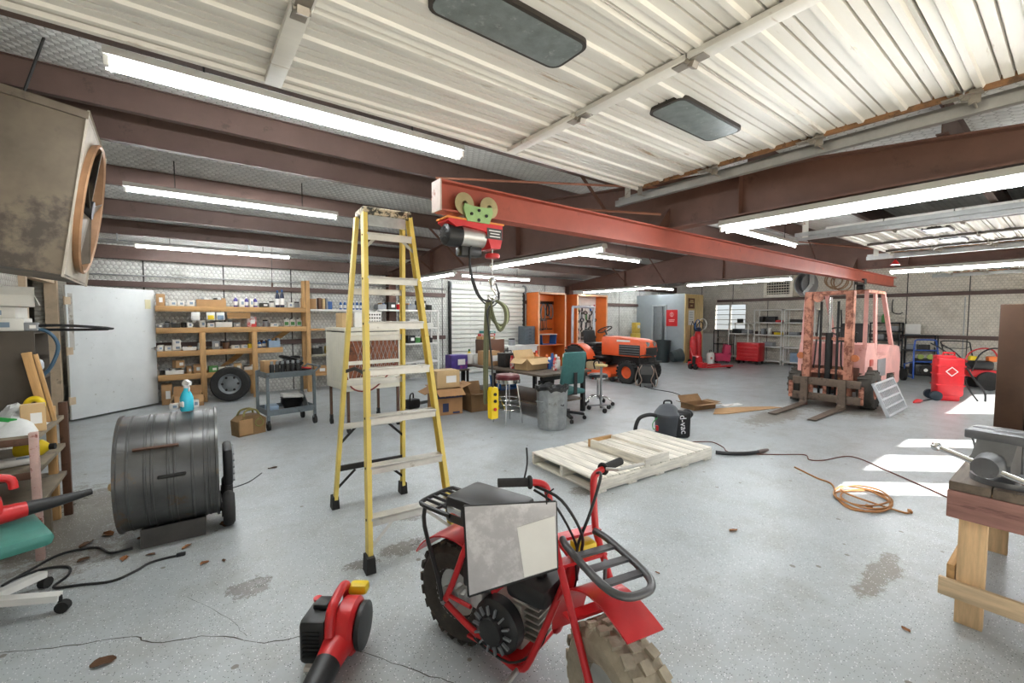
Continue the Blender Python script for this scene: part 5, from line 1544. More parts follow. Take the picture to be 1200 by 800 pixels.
# ------------------------------------------------------------------ service cart
CARTM = mat('cart_grey_enamel', '#6b7478', 0.45, 0.3, 0.2, wear='#4a4745', wear_amt=0.4)
t = thing('service_cart', 'grey two-tier steel service cart loaded with tools in front of the shelves', 'cart', (1.13, 7.02, 0), R(8))
for z in (0.22, 0.74):
    b = MB()
    b.span((-0.32, -0.26, z), (0.32, 0.26, z + 0.006))
    for a, c in (((-0.32, -0.26), (0.32, -0.25)), ((-0.32, 0.25), (0.32, 0.26)), ((-0.32, -0.26), (-0.31, 0.26)), ((0.31, -0.26), (0.32, 0.26))):
        b.span((a[0], a[1], z - 0.02), (c[0], c[1], z + 0.06))
    b.build('tray', CARTM, t)
for x in (-0.31, 0.31):
    for y in (-0.25, 0.25):
        MB().box((x, y, 0.44), (0.035, 0.035, 0.7)).build('leg', CARTM, t)
        MB().box((x, y, 0.11), (0.03, 0.05, 0.06)).build('caster_fork', DARK, t)
        MB().cyl((x - 0.016, y, 0.062), (x + 0.016, y, 0.062), 0.062, n=18).build('caster_wheel', RUBBER, t)
MB().tube([(0.31, -0.25, 0.76), (0.4, -0.25, 0.84), (0.4, 0.25, 0.84), (0.31, 0.25, 0.76)], 0.014, 8).build('handle', CARTM, t)
ca, sa = math.cos(R(8)), math.sin(R(8))
def on_cart(x, y, z):
    return (1.13 + ca * x - sa * y, 7.02 + sa * x + ca * y, z)
for i in range(6):
    spray_can(f'dark spray can, {ORD[i]} from the left in the row on the service cart top', on_cart(-0.22 + 0.07 * i, -0.14, 0.747), COLS['dark'] if i % 2 else COLS['black'], GREYP, 0.03, 0.2, 'spray cans on the service cart')
carton('brown carton side standing behind the spray cans on the service cart', on_cart(-0.2, 0.06, 0.747), (0.18, 0.18, 0.2), R(10), CARD)
t = thing('tool_bundle', 'heap of black hoses and cables piled on the service cart top', 'cables', on_cart(0.1, 0.1, 0.75))
rr = random.Random(2)
for k in range(7):
    MB().torus((rr.uniform(-0.05, 0.05), rr.uniform(-0.03, 0.03), 0.03 + 0.03 * k), 0.11 + 0.02 * rr.random(), 0.02, (rr.uniform(-0.3, 0.3), rr.uniform(-0.3, 0.3), 1), 22, 8).build('cable_loop', BLACK if k % 3 else DARK, t)
t = thing('red_cable_coil', 'red jumper cable coil at the right end of the service cart top', 'cable', on_cart(0.24, -0.17, 0.765))
for k in range(3):
    MB().torus((0, 0, 0.012 + 0.022 * k), 0.06, 0.011, (0.1 * k, 0.1, 1), 20, 8).build('loop', COLS['red'] if k != 1 else BLACK, t)
t = thing('drain_pan', 'stack of round pans with a white rectangular lid on the cart lower tray', 'pan', on_cart(0.06, -0.06, 0.226))
for k in range(3):
    MB().lathe([(0.12, 0), (0.15, 0.05), (0.155, 0.055), (0.145, 0.05), (0.115, 0.004), (0, 0.004), (0, 0)], (0, 0, 0.03 * k + 0.06), n=26).build('pan', DARK, t)
MB().lathe([(0.1, 0), (0.12, 0.06), (0, 0.06)], n=20).build('pan_base', DARK, t)
MB().box((0.0, 0, 0.2), (0.28, 0.18, 0.05), (0, 0.12, 0.1), 0.008).build('white_lid', WHITE, t)
t = thing('steel_plate', 'pale steel plate leaning on the cart lower tray', 'plate', on_cart(0.24, -0.12, 0.226), rot=(0, R(-14), R(8)))
MB().box((0, 0, 0.13), (0.008, 0.24, 0.26), None, 0.002).build('plate', GALV, t)
MB().box((-0.006, 0, 0.25), (0.006, 0.24, 0.012)).build('folded_lip', GALV, t)
carton('pale blue folded cloth bundle at the left of the cart lower tray', on_cart(-0.22, -0.08, 0.226), (0.15, 0.22, 0.1), 0, COLS['greyblue'], None, 'cloth_bundle', False, False)

# tool bag
t = thing('tool_bag', 'brown canvas tool bag with arched handles on the floor beside the cart', 'bag', (0.62, 6.72, 0), R(20))
b = MB()
b.prism([(-0.17, 0), (0.17, 0), (0.18, 0.2), (0.1, 0.26), (-0.1, 0.26), (-0.18, 0.2)], (0, -0.1, 0), (1, 0, 0), (0, 0, 1), (0, 0.2, 0))
b.build('bag_body', mat('brown_canvas', '#7d6240', 0.85, 0, 0.2), t)
MB().box((-0.08, -0.105, 0.12), (0.17, 0.01, 0.2), None, 0.003).build('front_panel', CARD, t)
for y in (-0.1, 0.1):
    MB().tube([(-0.11, y, 0.2), (-0.07, y * 0.6, 0.32), (0.07, y * 0.6, 0.32), (0.11, y, 0.2)], 0.013, 8, smooth=4).build('handle', mat('olive_strap', '#7c7440', 0.8), t)
MB().torus((0.09, -0.09, 0.15), 0.05, 0.014, (0, 1, 0), 20, 8).build('roll', mat('olive_strap', '#7c7440', 0.8), t)

# ------------------------------------------------------------------ evaporative cooler on a caster stand
COOL = mat('cooler_cream', '#d8d3c3', 0.5, 0, 0.08, 4, wear='#a69a83', wear_amt=0.3, wear_scale=8)
RUSTY = mat('rusty_pad', '#7d4a30', 0.8, 0.1, 0.35, 14, wear='#3f2a20', wear_amt=0.5)
t = thing('evaporative_cooler', 'old cream evaporative cooler with louvres and rusty mesh on a caster stand', 'cooler', (2.04, 6.3, 0), R(4))
w, d = 0.8, 0.78
for x in (-1, 1):
    for y in (-1, 1):
        MB().span((x * w / 2 - 0.02 * (x + 1), y * d / 2 - 0.02 * (y + 1), 0.6), (x * w / 2 - 0.02 * (x + 1) + 0.04, y * d / 2 - 0.02 * (y + 1) + 0.04, 1.42)).build('corner_post', COOL, t)
        MB().span((x * 0.36 - 0.016, y * 0.34 - 0.016, 0.13), (x * 0.36 + 0.016, y * 0.34 + 0.016, 0.6)).build('stand_leg', BROWNST, t)
        MB().box((x * 0.36, y * 0.34, 0.11), (0.035, 0.05, 0.07)).build('caster_fork', DARK, t)
        MB().cyl((x * 0.36 - 0.014, y * 0.34, 0.05), (x * 0.36 + 0.014, y * 0.34, 0.05), 0.05, n=16).build('caster_wheel', RUBBER, t)
MB().box((0, 0, 0.63), (w, d, 0.12), None, 0.01).build('water_pan', COOL, t)
MB().box((0, 0, 1.4), (w + 0.02, d + 0.02, 0.05), None, 0.008).build('top_cover', COOL, t)
MB().box((0, 0, 1.02), (w - 0.12, d - 0.12, 0.7)).build('dark_core', DARK, t)
for k in range(9):
    MB().box((-w / 2 + 0.01, -d / 2 + 0.085 + 0.077 * k, 1.02), (0.03, 0.042, 0.68), (0, 0, 0.5), 0.003).build('louvre', COOL, t)
b = MB()
b.box((0, -d / 2 + 0.02, 1.03), (w - 0.1, 0.012, 0.66))
b.build('rust_pad', RUSTY, t)
b = MB()
for k in range(12):
    for s in (-1, 1):
        xa = -0.33 + 0.06 * k
        b.bar((xa, -d / 2 + 0.008, 1.03 - s * 0.3), (min(0.33, xa + 0.2), -d / 2 + 0.008, 1.03 - s * 0.3 + s * 0.6 * min(1.0, (0.33 - xa) / 0.2)), 0.004, 0.004)
mesh_o = b.build('wire_mesh', GALV, t)
mesh_o['kind'] = 'stuff'
for z in (0.72, 0.95, 1.34):
    MB().box((0, -d / 2 + 0.004, z), (w - 0.06, 0.012, 0.05)).build('front_band', COOL, t)
MB().tube([(-0.28, -d / 2 - 0.015, 1.3), (-0.4, -d / 2 - 0.02, 1.15), (-0.42, -d / 2 - 0.02, 0.9), (-0.33, -d / 2 - 0.02, 0.62), (-0.1, -d / 2 - 0.02, 0.56), (0.1, -d / 2 - 0.02, 0.68), (0.3, -d / 2 - 0.02, 0.9)], 0.011, 8, smooth=5).build('red_hose', mat('dark_red_hose', '#7a2a22', 0.5), t)
carton('small tan carton on top of the evaporative cooler', (1.78, 6.3, 1.426), (0.16, 0.2, 0.2), R(10), CARD2)
t = thing('perforated_panel', 'white panel with rows of round holes standing on the cooler', 'panel', (2.08, 6.2, 1.426), R(6))
MB().box((0, 0, 0.11), (0.4, 0.03, 0.22), None, 0.004).build('panel', WHITE, t)
for i in range(6):
    for j in range(4):
        MB().cyl((-0.02 + 0.038 * i + 0.0, -0.0152, 0.035 + 0.048 * j), (-0.02 + 0.038 * i, -0.018, 0.035 + 0.048 * j), 0.012, n=10).build('hole', DARK, t)
t = thing('chain_saw', 'dark chain saw lying on the floor behind the step ladder', 'saw', (3.05, 6.9, 0), R(15))
MB().box((0, 0, 0.09), (0.24, 0.16, 0.16), None, 0.03).build('motor_body', BLACK, t)
MB().box((0.3, 0.02, 0.07), (0.4, 0.012, 0.06), None, 0.005).build('guide_bar', GREYP, t)
MB().tube([(-0.1, -0.07, 0.14), (-0.08, -0.05, 0.25), (0.06, 0.05, 0.25), (0.08, 0.07, 0.12)], 0.013, 8, smooth=3).build('handle', DARK, t)

# ------------------------------------------------------------------ big work table with its load
TT = mat('dark_table_top', '#55493d', 0.55, 0, 0.2, 4, wear='#7a6c58', wear_amt=0.4)
t = thing('work_table', 'long dark work table crowded with cans and cartons in mid room', 'table', (4.75, 6.1, 0), R(2))
for k in range(5):
    MB().span((-0.56 + 0.224 * k, -1.22, 0.665), (-0.56 + 0.224 * k + 0.222, 1.22, 0.7), 0.003).build('top_plank', TT, t)
for y in (-1.15, 0.0, 1.15):
    MB().span((-0.5, y - 0.03, 0.6), (0.5, y + 0.03, 0.665)).build('cross_rail', DARK, t)
for x in (-0.48, 0.48):
    for y in (-1.1, 0.1, 1.1):
        MB().span((x - 0.03, y - 0.03, 0), (x + 0.03, y + 0.03, 0.6)).build('leg', DARK, t)
MB().span((-0.48, -1.1, 0.2), (0.48, 1.1, 0.23)).build('lower_shelf', TT, t)
def tt(label, kind, x, y, c, s=None, rz=0, g='things on the work table', **k):
    loc = (x, y, 0.7005)
    if kind == 'carton':
        return carton(label, loc, s, rz, COLS[c], g)
    if kind == 'can':
        return spray_can(label, loc, COLS[c], COLS[k.get('cap', 'white')], 0.033, s or 0.22, g)
    if kind == 'bottle':
        return bottle(label, loc, 0.045, s or 0.24, COLS[c], COLS[k.get('cap', 'white')], g)
    if kind == 'jar':
        return jar(label, loc, 0.08, s or 0.17, COLS[c], COLS[k.get('cap', 'grey')], g)
tt('pair-sized tan carton with white label on the near left of the work table', 'carton', 4.4, 6.55, 'card', (0.28, 0.3, 0.26), R(5))
tt('smaller tan carton beside the labelled carton on the work table', 'carton', 4.72, 6.62, 'card2', (0.22, 0.22, 0.2), R(-4))
t = thing('battery_case', 'black plastic battery case with yellow latch on the work table', 'case', (4.52, 6.12, 0.7005), R(4), 'things on the work table')
MB().box((0, 0, 0.11), (0.3, 0.22, 0.22), None, 0.015).build('case_body', BLACK, t)
MB().box((0, 0, 0.23), (0.31, 0.23, 0.03), None, 0.008).build('case_lid', BLACK, t)
MB().box((0.1, -0.115, 0.2), (0.05, 0.012, 0.03)).build('latch', YELLOW, t)
MB().tube([(-0.08, 0, 0.245), (-0.08, 0, 0.28), (0.08, 0, 0.28), (0.08, 0, 0.245)], 0.009, 8).build('handle', DARK, t)
tt('red and white spray can left of the open carton on the work table', 'can', 4.4, 5.84, 'redwhite', 0.22, cap='red')
open_carton('open tan carton with flaps in the middle of the work table', (4.62, 5.6, 0.7005), (0.48, 0.3, 0.19), R(6), CARD2, (-0.7, 1.1, -0.6, -0.2))
cans = [(4.86, 5.4, 'blue', 'white'), (4.95, 5.28, 'white', 'redwhite'), (5.1, 5.5, 'green', 'white'), (5.18, 5.38, 'green', 'white'), (5.02, 5.16, 'green', 'green'), (5.14, 5.12, 'white', 'grey'), (5.22, 5.22, 'violet', 'white'), (5.1, 4.98, 'greyblue', 'white'), (5.22, 5.02, 'blue', 'white'), (4.8, 5.2, 'redwhite', 'red'), (5.0, 5.62, 'red', 'orange'), (5.16, 5.66, 'blue', 'blue')]
for i, (x, y, c, cp_) in enumerate(cans):
    tt(f'{WORD[c]} spray can with {WORD[cp_]} cap, {ORD[i]} in the cluster on the work table', 'can', x, y, c, 0.2 + 0.012 * (i % 4), cap=cp_)
tt('orange funnel-topped bottle behind the open carton on the work table', 'bottle', 4.95, 5.85, 'orange', 0.28, cap='red')
tt('yellow-green bottle at the far left corner of the work table', 'bottle', 4.32, 7.1, 'yellow', 0.26, cap='green')
# stack at the far end
t = thing('small_cabinet', 'small brown cabinet with open flap at the far end of the work table', 'cabinet', (4.8, 7.1, 0.7005), R(8), 'things on the work table')
MB().box((0, 0, 0.22), (0.5, 0.3, 0.44), None, 0.006).build('body', BROWNST, t)
MB().box((0.05, -0.158, 0.27), (0.38, 0.012, 0.34), None, 0.004).build('flap_door', mat('brown_hardboard', '#6d4630', 0.5), t)
MB().sphere((-0.1, -0.17, 0.25), 0.012, 8, 6).build('knob', DARK, t)
for i, (c, h) in enumerate((('card', 0.06), ('redwhite', 0.05), ('teal', 0.05))):
    carton(f'{WORD[c]} flat box, {ORD[i]} from bottom of the pile on the small brown cabinet', (4.7 + 0.02 * i, 7.1, 1.142 + 0.0 + [0, 0.0625, 0.115][i]), (0.3 - 0.03 * i, 0.22, h), R(6 * i), COLS[c], 'flat boxes on the small brown cabinet', 'flat_box', i == 0)
for i, (x, y, c) in enumerate(((4.36, 6.86, 'white'), (4.52, 6.98, 'grey'), (4.26, 6.98, 'white'))):
    jar(f'{WORD[c]} paint tub, {ORD[i]} of three near the small brown cabinet', (x, y, 0.7005), 0.075, 0.19, COLS[c], WHITE, 'paint tubs on the work table', 'paint_tub', 'tub')
carton('purple and pink printed carton on the floor side shelf left of the work table', (3.98, 7.0, 0.62), (0.34, 0.24, 0.26), R(0), COLS['purple'], None, 'printed_carton', False)
t = thing('side_stand', 'low dark stand carrying the purple printed carton beside the work table', 'stand', (3.95, 7.02, 0))
MB().box((0, 0, 0.605), (0.42, 0.4, 0.03), None, 0.004).build('top', TT, t)
for x in (-0.18, 0.18):
    for y in (-0.17, 0.17):
        MB().box((x, y, 0.295), (0.035, 0.035, 0.59)).build('leg', DARK, t)
# under the table
t = thing('jack_stand', 'yellow jack stand on the floor under the work table', 'jack stand', (4.05, 5.78, 0))
for s in ((-1, -1), (1, -1), (1, 1), (-1, 1)):
    MB().bar((s[0] * 0.11, s[1] * 0.11, 0.0), (s[0] * 0.025, s[1] * 0.025, 0.27), 0.03, 0.006).build('leg', YELLOW, t)
MB().cyl((0, 0, 0.2), (0, 0, 0.36), 0.022).build('ratchet_post', DARK, t)
MB().box((0, 0, 0.37), (0.09, 0.05, 0.025), None, 0.006).build('saddle', DARK, t)
t = thing('blue_tote', 'blue plastic tote on the lower shelf of the work table', 'tote', (4.75, 6.55, 0.2305), R(4))
b = MB()
b.prism([(-0.2, 0), (0.2, 0), (0.23, 0.24), (0.215, 0.24), (0.19, 0.012), (-0.19, 0.012), (-0.215, 0.24), (-0.23, 0.24)], (0, -0.15, 0), (1, 0, 0), (0, 0, 1), (0, 0.3, 0))
b.build('tub', BLUE, t)
MB().box((0, 0, 0.25), (0.48, 0.32, 0.02), None, 0.006).build('lid', BLUE, t)
t = thing('air_compressor', 'small red air compressor under the near end of the work table', 'compressor', (4.85, 5.45, 0.2305), R(90))
MB().lathe([(0, -0.2), (0.06, -0.195), (0.09, -0.17), (0.09, 0.17), (0.06, 0.195), (0, 0.2)], (0, 0, 0.1), (1, 0, 0), n=22).build('tank', REDPAINT, t)
MB().box((0, 0, 0.25), (0.2, 0.14, 0.12), None, 0.02).build('pump_motor', DARK, t)
MB().tube([(-0.15, 0, 0.18), (-0.15, 0, 0.33), (0.15, 0, 0.33), (0.15, 0, 0.18)], 0.01, 8, smooth=3).build('handle', DARK, t)
for s in (-1, 1):
    MB().box((s * 0.12, 0, 0.01), (0.04, 0.16, 0.02)).build('foot', RUBBER, t)

# cartons on the floor left of the table
BOXM = mat('shop_carton_board', '#a97f56', 0.8, 0, 0.12, 4)
t = open_carton('brown carton printed SHOP with open flaps on the floor, a carton on top', (3.36, 6.3, 0), (0.46, 0.4, 0.42), R(-8), BOXM, (-0.5, 0.0, -0.4, 0.35))
INK = mat('navy_print', '#2b3355', 0.6)
MB().box((0, -0.202, 0.33), (0.458, 0.002, 0.12)).build('print_band', INK, t)
text('print_lettering', 'SHOP', 0.12, BOXM, t, (0.06, -0.2045, 0.33), (R(90), 0, 0), 0.0006)
MB().box((-0.06, -0.202, 0.12), (0.1, 0.002, 0.14)).build('print_mark', INK, t)
MB().box((0.12, -0.202, 0.03), (0.12, 0.002, 0.03)).build('print_mark', INK, t)
carton('tan carton stacked on the carton printed SHOP', (3.37, 6.33, 0.425), (0.4, 0.32, 0.28), R(-3), CARD2)
open_carton('dark open carton with a big flap on the floor under the table edge', (3.9, 6.2, 0), (0.36, 0.36, 0.3), R(-5), CARDD, (0.1, 1.3, 1.2, -0.8))

# bar stool
t = thing('bar_stool', 'chrome bar stool with dark red padded seat by the work table', 'stool', (3.78, 5.12, 0))
MB().lathe([(0, 0.64), (0.17, 0.64), (0.18, 0.66), (0.18, 0.7), (0.16, 0.725), (0, 0.735)], n=28).build('seat', mat('dark_red_vinyl', '#5b1f25', 0.35, 0, 0.3, 8, wear='#c9b7b3', wear_amt=0.3, wear_scale=14), t)
MB().lathe([(0.175, 0.6), (0.185, 0.6), (0.185, 0.655), (0.175, 0.655)], n=28, closed=True).build('seat_band', CHROME, t)
for k in range(4):
    a = PI / 4 + k * PI / 2
    MB().tube([(math.cos(a) * 0.13, math.sin(a) * 0.13, 0.63), (math.cos(a) * 0.17, math.sin(a) * 0.17, 0.35), (math.cos(a) * 0.22, math.sin(a) * 0.22, 0.0)], 0.011, 8, smooth=3).build('leg', CHROME, t)
for z, r in ((0.22, 0.19), (0.36, 0.17)):
    MB().torus((0, 0, z), r, 0.009, (0, 0, 1), 28, 8).build('foot_ring', CHROME, t)

# galvanised trash can with liner
t = thing('trash_can', 'ribbed galvanised trash can with a black bag liner', 'trash can', (4.1, 4.5, 0))
b = MB()
n = 72
prof = [(0.19, 0.0), (0.2, 0.02), (0.2, 0.05), (0.195, 0.06), (0.215, 0.5), (0.222, 0.52), (0.225, 0.57), (0.222, 0.59)]
rings = []
for j, (r, h) in enumerate(prof):
    ring = []
    for i in range(n):
        a = 2 * PI * i / n
        k = 0.006 * (1 if (i // 2) % 2 else 0) if 2 < j < 5 else 0
        ring.append(b.bm.verts.new((math.cos(a) * (r + k), math.sin(a) * (r + k), h)))
    rings.append(ring)
for A_, B_ in zip(rings, rings[1:]):
    for i in range(n):
        b.bm.faces.new((A_[i], A_[(i + 1) % n], B_[(i + 1) % n], B_[i]))
b.bm.faces.new(rings[0][::-1])
b.build('can_body', GALV, t)
b = MB()
n = 40
rings = []
rr = random.Random(4)
wob = [rr.uniform(-0.012, 0.012) for _ in range(n)]
for r, h in ((0.15, 0.4), (0.19, 0.52), (0.215, 0.6), (0.235, 0.6), (0.24, 0.55)):
    rings.append([b.bm.verts.new((math.cos(2 * PI * i / n) * (r + wob[i] * 0.4), math.sin(2 * PI * i / n) * (r + wob[i] * 0.4), h + wob[i] * (2 if h > 0.54 else 0))) for i in range(n)])
for A_, B_ in zip(rings, rings[1:]):
    for i in range(n):
        b.bm.faces.new((A_[i], A_[(i + 1) % n], B_[(i + 1) % n], B_[i]))
b.bm.faces.new(rings[0])
b.build('bag_liner', mat('black_bag', '#191a1b', 0.35), t)
for s in (-1, 1):
    MB().tube([(s * 0.215, -0.06, 0.4), (s * 0.25, -0.06, 0.4), (s * 0.25, 0.06, 0.4), (s * 0.215, 0.06, 0.4)], 0.007, 8).build('handle', GALV, t)
MB().tube([(-0.03, -0.21, 0.36), (0.0, -0.235, 0.35), (0.03, -0.21, 0.36)], 0.006, 6).build('front_ring', DARK, t)

# green office chair behind the trash can
TEAL = mat('teal_fabric', '#3b6b69', 0.8, 0, 0.12, 20)
def office_chair(label, loc, rz, m, seat_z=0.46, back=True, white_leg=False):
    t = thing('office_chair', label, 'chair', loc, rz)
    legm = WHITE if white_leg else BLACK
    for k in range(5):
        a = 2 * PI * k / 5
        e = Vector((math.cos(a), math.sin(a), 0))
        MB().bar(e * 0.03 + Vector((0, 0, 0.12)), e * 0.31 + Vector((0, 0, 0.085)), 0.05, 0.035).build('base_arm', legm, t)
        MB().cyl(e * 0.31 + Vector((0, 0, 0.09)), e * 0.31 + Vector((0, 0, 0.05)), 0.01, n=8).build('caster_stem', DARK, t)
        s_ = Vector((-e.y, e.x, 0)) * 0.018
        MB().cyl(e * 0.32 + Vector((0, 0, 0.03)) - s_, e * 0.32 + Vector((0, 0, 0.03)) + s_, 0.03, n=14).build('caster', RUBBER, t)
    MB().cyl((0, 0, 0.08), (0, 0, seat_z - 0.05), 0.028).build('gas_column', GREYP, t)
    MB().box((0, 0, seat_z), (0.48, 0.46, 0.075), None, 0.032).build('seat', m, t)
    MB().box((0, 0, seat_z - 0.045), (0.3, 0.28, 0.03)).build('mechanism', DARK, t)
    if back:
        b = MB()
        b.box((0, 0, 0), (0.44, 0.07, 0.5), None, 0.032)
        b.warp(lambda c: (c.x * (1 - 0.25 * max(0, c.z)), c.y - 0.25 * c.x * c.x, c.z))
        o = b.build('backrest', m, t, None, (0, 0.23, seat_z + 0.36), (R(-10), 0, 0))
        MB().bar((0, 0.12, seat_z - 0.05), (0, 0.27, seat_z - 0.02), 0.06, 0.012).build('back_arm', DARK, t)
        MB().bar((0, 0.27, seat_z - 0.03), (0, 0.27, seat_z + 0.3), 0.06, 0.012, (0, 1, 0)).build('back_stay', DARK, t)
    return t
office_chair('teal office chair turned to the table right of the trash can', (4.6, 4.78, 0), R(176), TEAL, 0.45)
# rolling shop stool
t = thing('rolling_stool', 'round black rolling stool on a chrome star base', 'stool', (5.85, 5.2, 0))
MB().lathe([(0, 0.5), (0.16, 0.5), (0.175, 0.515), (0.175, 0.54), (0.15, 0.565), (0, 0.57)], n=28).build('seat', mat('black_vinyl_seat', '#20262b', 0.3), t)
MB().lathe([(0.165, 0.48), (0.18, 0.48), (0.18, 0.51), (0.165, 0.51)], n=28, closed=True).build('seat_band', CHROME, t)
MB().cyl((0, 0, 0.12), (0, 0, 0.49), 0.022).build('column', CHROME, t)
for k in range(5):
    a = 2 * PI * k / 5 + 0.3
    e = Vector((math.cos(a), math.sin(a), 0))
    MB().tube([e * 0.02 + Vector((0, 0, 0.16)), e * 0.15 + Vector((0, 0, 0.15)), e * 0.25 + Vector((0, 0, 0.07))], 0.014, 8, smooth=3).build('base_leg', CHROME, t)
    s_ = Vector((-e.y, e.x, 0)) * 0.016
    MB().cyl(e * 0.26 + Vector((0, 0, 0.035)) - s_, e * 0.26 + Vector((0, 0, 0.035)) + s_, 0.035, n=14).build('caster', DARK, t)
# standing floor tool: steel post on casters left of the stool
t = thing('roller_stand', 'thin steel roller stand on casters between green chair and stool', 'stand', (5.52, 4.84, 0))
MB().cyl((0, 0, 0.06), (0, 0, 0.75), 0.02).build('post', GREYP, t)
for k in range(3):
    a = 2 * PI * k / 3
    e = Vector((math.cos(a), math.sin(a), 0))
    MB().bar(Vector((0, 0, 0.1)), e * 0.2 + Vector((0, 0, 0.07)), 0.03, 0.02).build('leg', GREYP, t)
    MB().cyl(e * 0.2 + Vector((0, -0.014, 0.04)), e * 0.2 + Vector((0, 0.014, 0.04)), 0.04, n=14).build('caster', DARK, t)
MB().box((0, 0, 0.77), (0.1, 0.2, 0.04), None, 0.01).build('head', mat('pale_wood_head', '#c7b27a', 0.6), t)
MB().tube([(0, 0.05, 0.79), (0.03, 0.1, 0.85), (-0.03, 0.14, 0.8), (0.02, 0.16, 0.7)], 0.012, 8, smooth=4).build('hung_strap', DARK, t)

# flattened cartons on the floor ahead of the forklift
open_carton('small open carton with torn flaps lying on the floor ahead of the forklift', (7.05, 3.98, 0), (0.5, 0.3, 0.09), R(-12), CARDD, (0.15, 0.9, 0.3, 0.1))
def flat(label, pts, m):
    o = MB().sheet([(x, y, 0.004) for x, y in pts], 0.006)
    t = thing('cardboard_sheet', label, 'cardboard')
    o.build('sheet', m, t)
    a, c = Vector((*pts[0], 0.0102)), Vector((*pts[2], 0.0102))
    MB().bar(a.lerp(c, 0.2), a.lerp(c, 0.6), 0.012, 0.002).build('fold_line', CARDD, t)
flat('large flattened cardboard sheet on the floor reaching towards the forks', [(6.75, 3.55), (6.95, 3.42), (8.2, 3.1), (8.15, 3.25), (7.6, 3.6), (7.2, 3.75)], CARD)
flat('pale paper-like sheet on the floor beside the torn carton', [(7.5, 3.72), (7.9, 3.6), (8.0, 3.75), (7.55, 3.85)], PAPER)

# ------------------------------------------------------------------ left bench, bookcase and chair
PINKW = mat('chipped_pink_post', '#c9aaa0', 0.6, 0.1, 0.15, 10, wear='#8d4a3e', wear_amt=0.5, wear_scale=20)
SHV = mat('dusty_shelf_board', '#7f7361', 0.75, 0, 0.2, 4, wear='#5b5145', wear_amt=0.4)
t = thing('storage_bench', 'rusty three-level storage bench against the left wall', 'shelf', (-1.58, 3.98, 0))
for i, z in enumerate((0.36, 0.58, 0.8)):
    MB().span((0, 0, z - 0.03), (0.79, 0.8, z), 0.003).build('shelf_board', SHV, t)
    MB().span((0, -0.012, z - 0.045), (0.79, 0.0, z), 0.002).build('edge_angle', BROWNST, t)
MB().span((0.76, -0.02, 0), (0.8, 0.02, 0.83), 0.003).build('post', PINKW, t)
MB().span((0.76, 0.78, 0), (0.81, 0.82, 0.9), 0.003).build('post', BROWNST, t)
MB().span((0.7, 0.72, 0), (0.75, 0.77, 0.88), 0.003).build('post', PINEZ, t)
for y in (-0.02, 0.78):
    MB().span((0.0, y, 0), (0.04, y + 0.04, 0.8), 0.003).build('post', BROWNST, t)
MB().span((0.02, 0.3, 0.0), (0.78, 0.34, 0.33)).build('back_panel', SHV, t)
t = thing('dark_bookcase', 'dark brown bookcase standing on the storage bench with boxes on top', 'bookcase', (-1.53, 4.48, 0.8005))
DB = mat('dark_brown_board', '#4a4238', 0.7, 0, 0.15, 5)
MB().span((0, 0, 0), (0.66, 0.02, 0.66), 0.003).build('side_panel', DB, t)
MB().span((0.0, 0.38, 0), (0.66, 0.4, 0.66), 0.003).build('side_panel', DB, t)
for z in (0.0, 0.3, 0.64):
    MB().span((0.0, 0.02, z), (0.66, 0.38, z + 0.02)).build('shelf_board', DB, t)
MB().span((0, 0.02, 0), (0.02, 0.38, 0.66)).build('back_board', DB, t)
for i, (x, y, s, c, rz) in enumerate(((-1.15, 4.66, (0.44, 0.26, 0.09), 'white', 2), (-1.17, 4.68, (0.42, 0.24, 0.08), 'white', -3), (-0.99, 4.52, (0.1, 0.2, 0.06), 'grey', 8))):
    z = (1.461, 1.551, 1.461)[i]
    if i == 2:
        x, y, z = -0.905, 4.62, 1.461
        s = (0.07, 0.16, 0.06)
    carton(f'{WORD[c]} carton, {("lower", "upper", "small end")[i]} one on top of the dark bookcase', (x, y, z), s, R(rz), COLS[c], None, 'white_carton', False)
t = open_carton('pale carton tipped over on top of the dark bookcase', (-1.05, 4.68, 1.634), (0.28, 0.18, 0.09), R(20), COLS['white'], (0.7, -0.9, 0.5, -1.2))
t = thing('blue_hose', 'blue and black hoses drooping from the bookcase shelf', 'hose', (-0.87, 4.6, 1.4))
MB().tube([(-0.1, 0, 0.07), (0.04, -0.02, 0.06), (0.1, -0.02, -0.05), (0.06, -0.02, -0.2), (0.0, 0.0, -0.28)], 0.012, 8, smooth=5).build('hose', mat('slate_blue_hose', '#3c5a70', 0.5), t)
MB().tube([(-0.12, 0.02, 0.085), (0.1, 0, 0.1), (0.4, 0.02, 0.07), (0.12, 0.04, 0.065), (-0.1, 0.05, 0.075)], 0.01, 8, smooth=4).build('cable_loop', BLACK, t)
t = thing('rag_bundle', 'blue and white plastic bundle on the bookcase shelf', 'bundle', (-0.97, 4.68, 1.121))
b = MB()
b.sphere((0, 0, 0.07), (0.1, 0.12, 0.075), 18, 12)
b.warp(lambda c: c * (1 + 0.12 * math.sin(c.x * 60) * math.sin(c.y * 50 + c.z * 40)))
b.warp(lambda c: (c.x, c.y, max(0.0, c.z)))
b.build('wrap', mat('blue_white_plastic', '#c4ccd6', 0.35, 0, 0.2, 9, wear='#3d62a0', wear_amt=0.4, wear_scale=9), t)
MB().box((0, -0.125, 0.06), (0.08, 0.006, 0.05)).build('printed_label', COLS['blue'], t)
t = thing('timber_strip', 'pine strip leaning upright beside the dark bookcase', 'timber', (-0.82, 4.42, 0.8), rot=(0, R(-9), 0))
MB().span((-0.025, 0, 0.01), (0.025, 0.03, 0.52), 0.003).build('strip', PINEZ, t)
MB().span((0.03, 0, 0.01), (0.05, 0.03, 0.5), 0.003).build('strip', PINEZ, t)
t = thing('tape_roll', 'yellow tape roll hanging on the pine strip', 'tape', (-0.87, 4.4, 0.95))
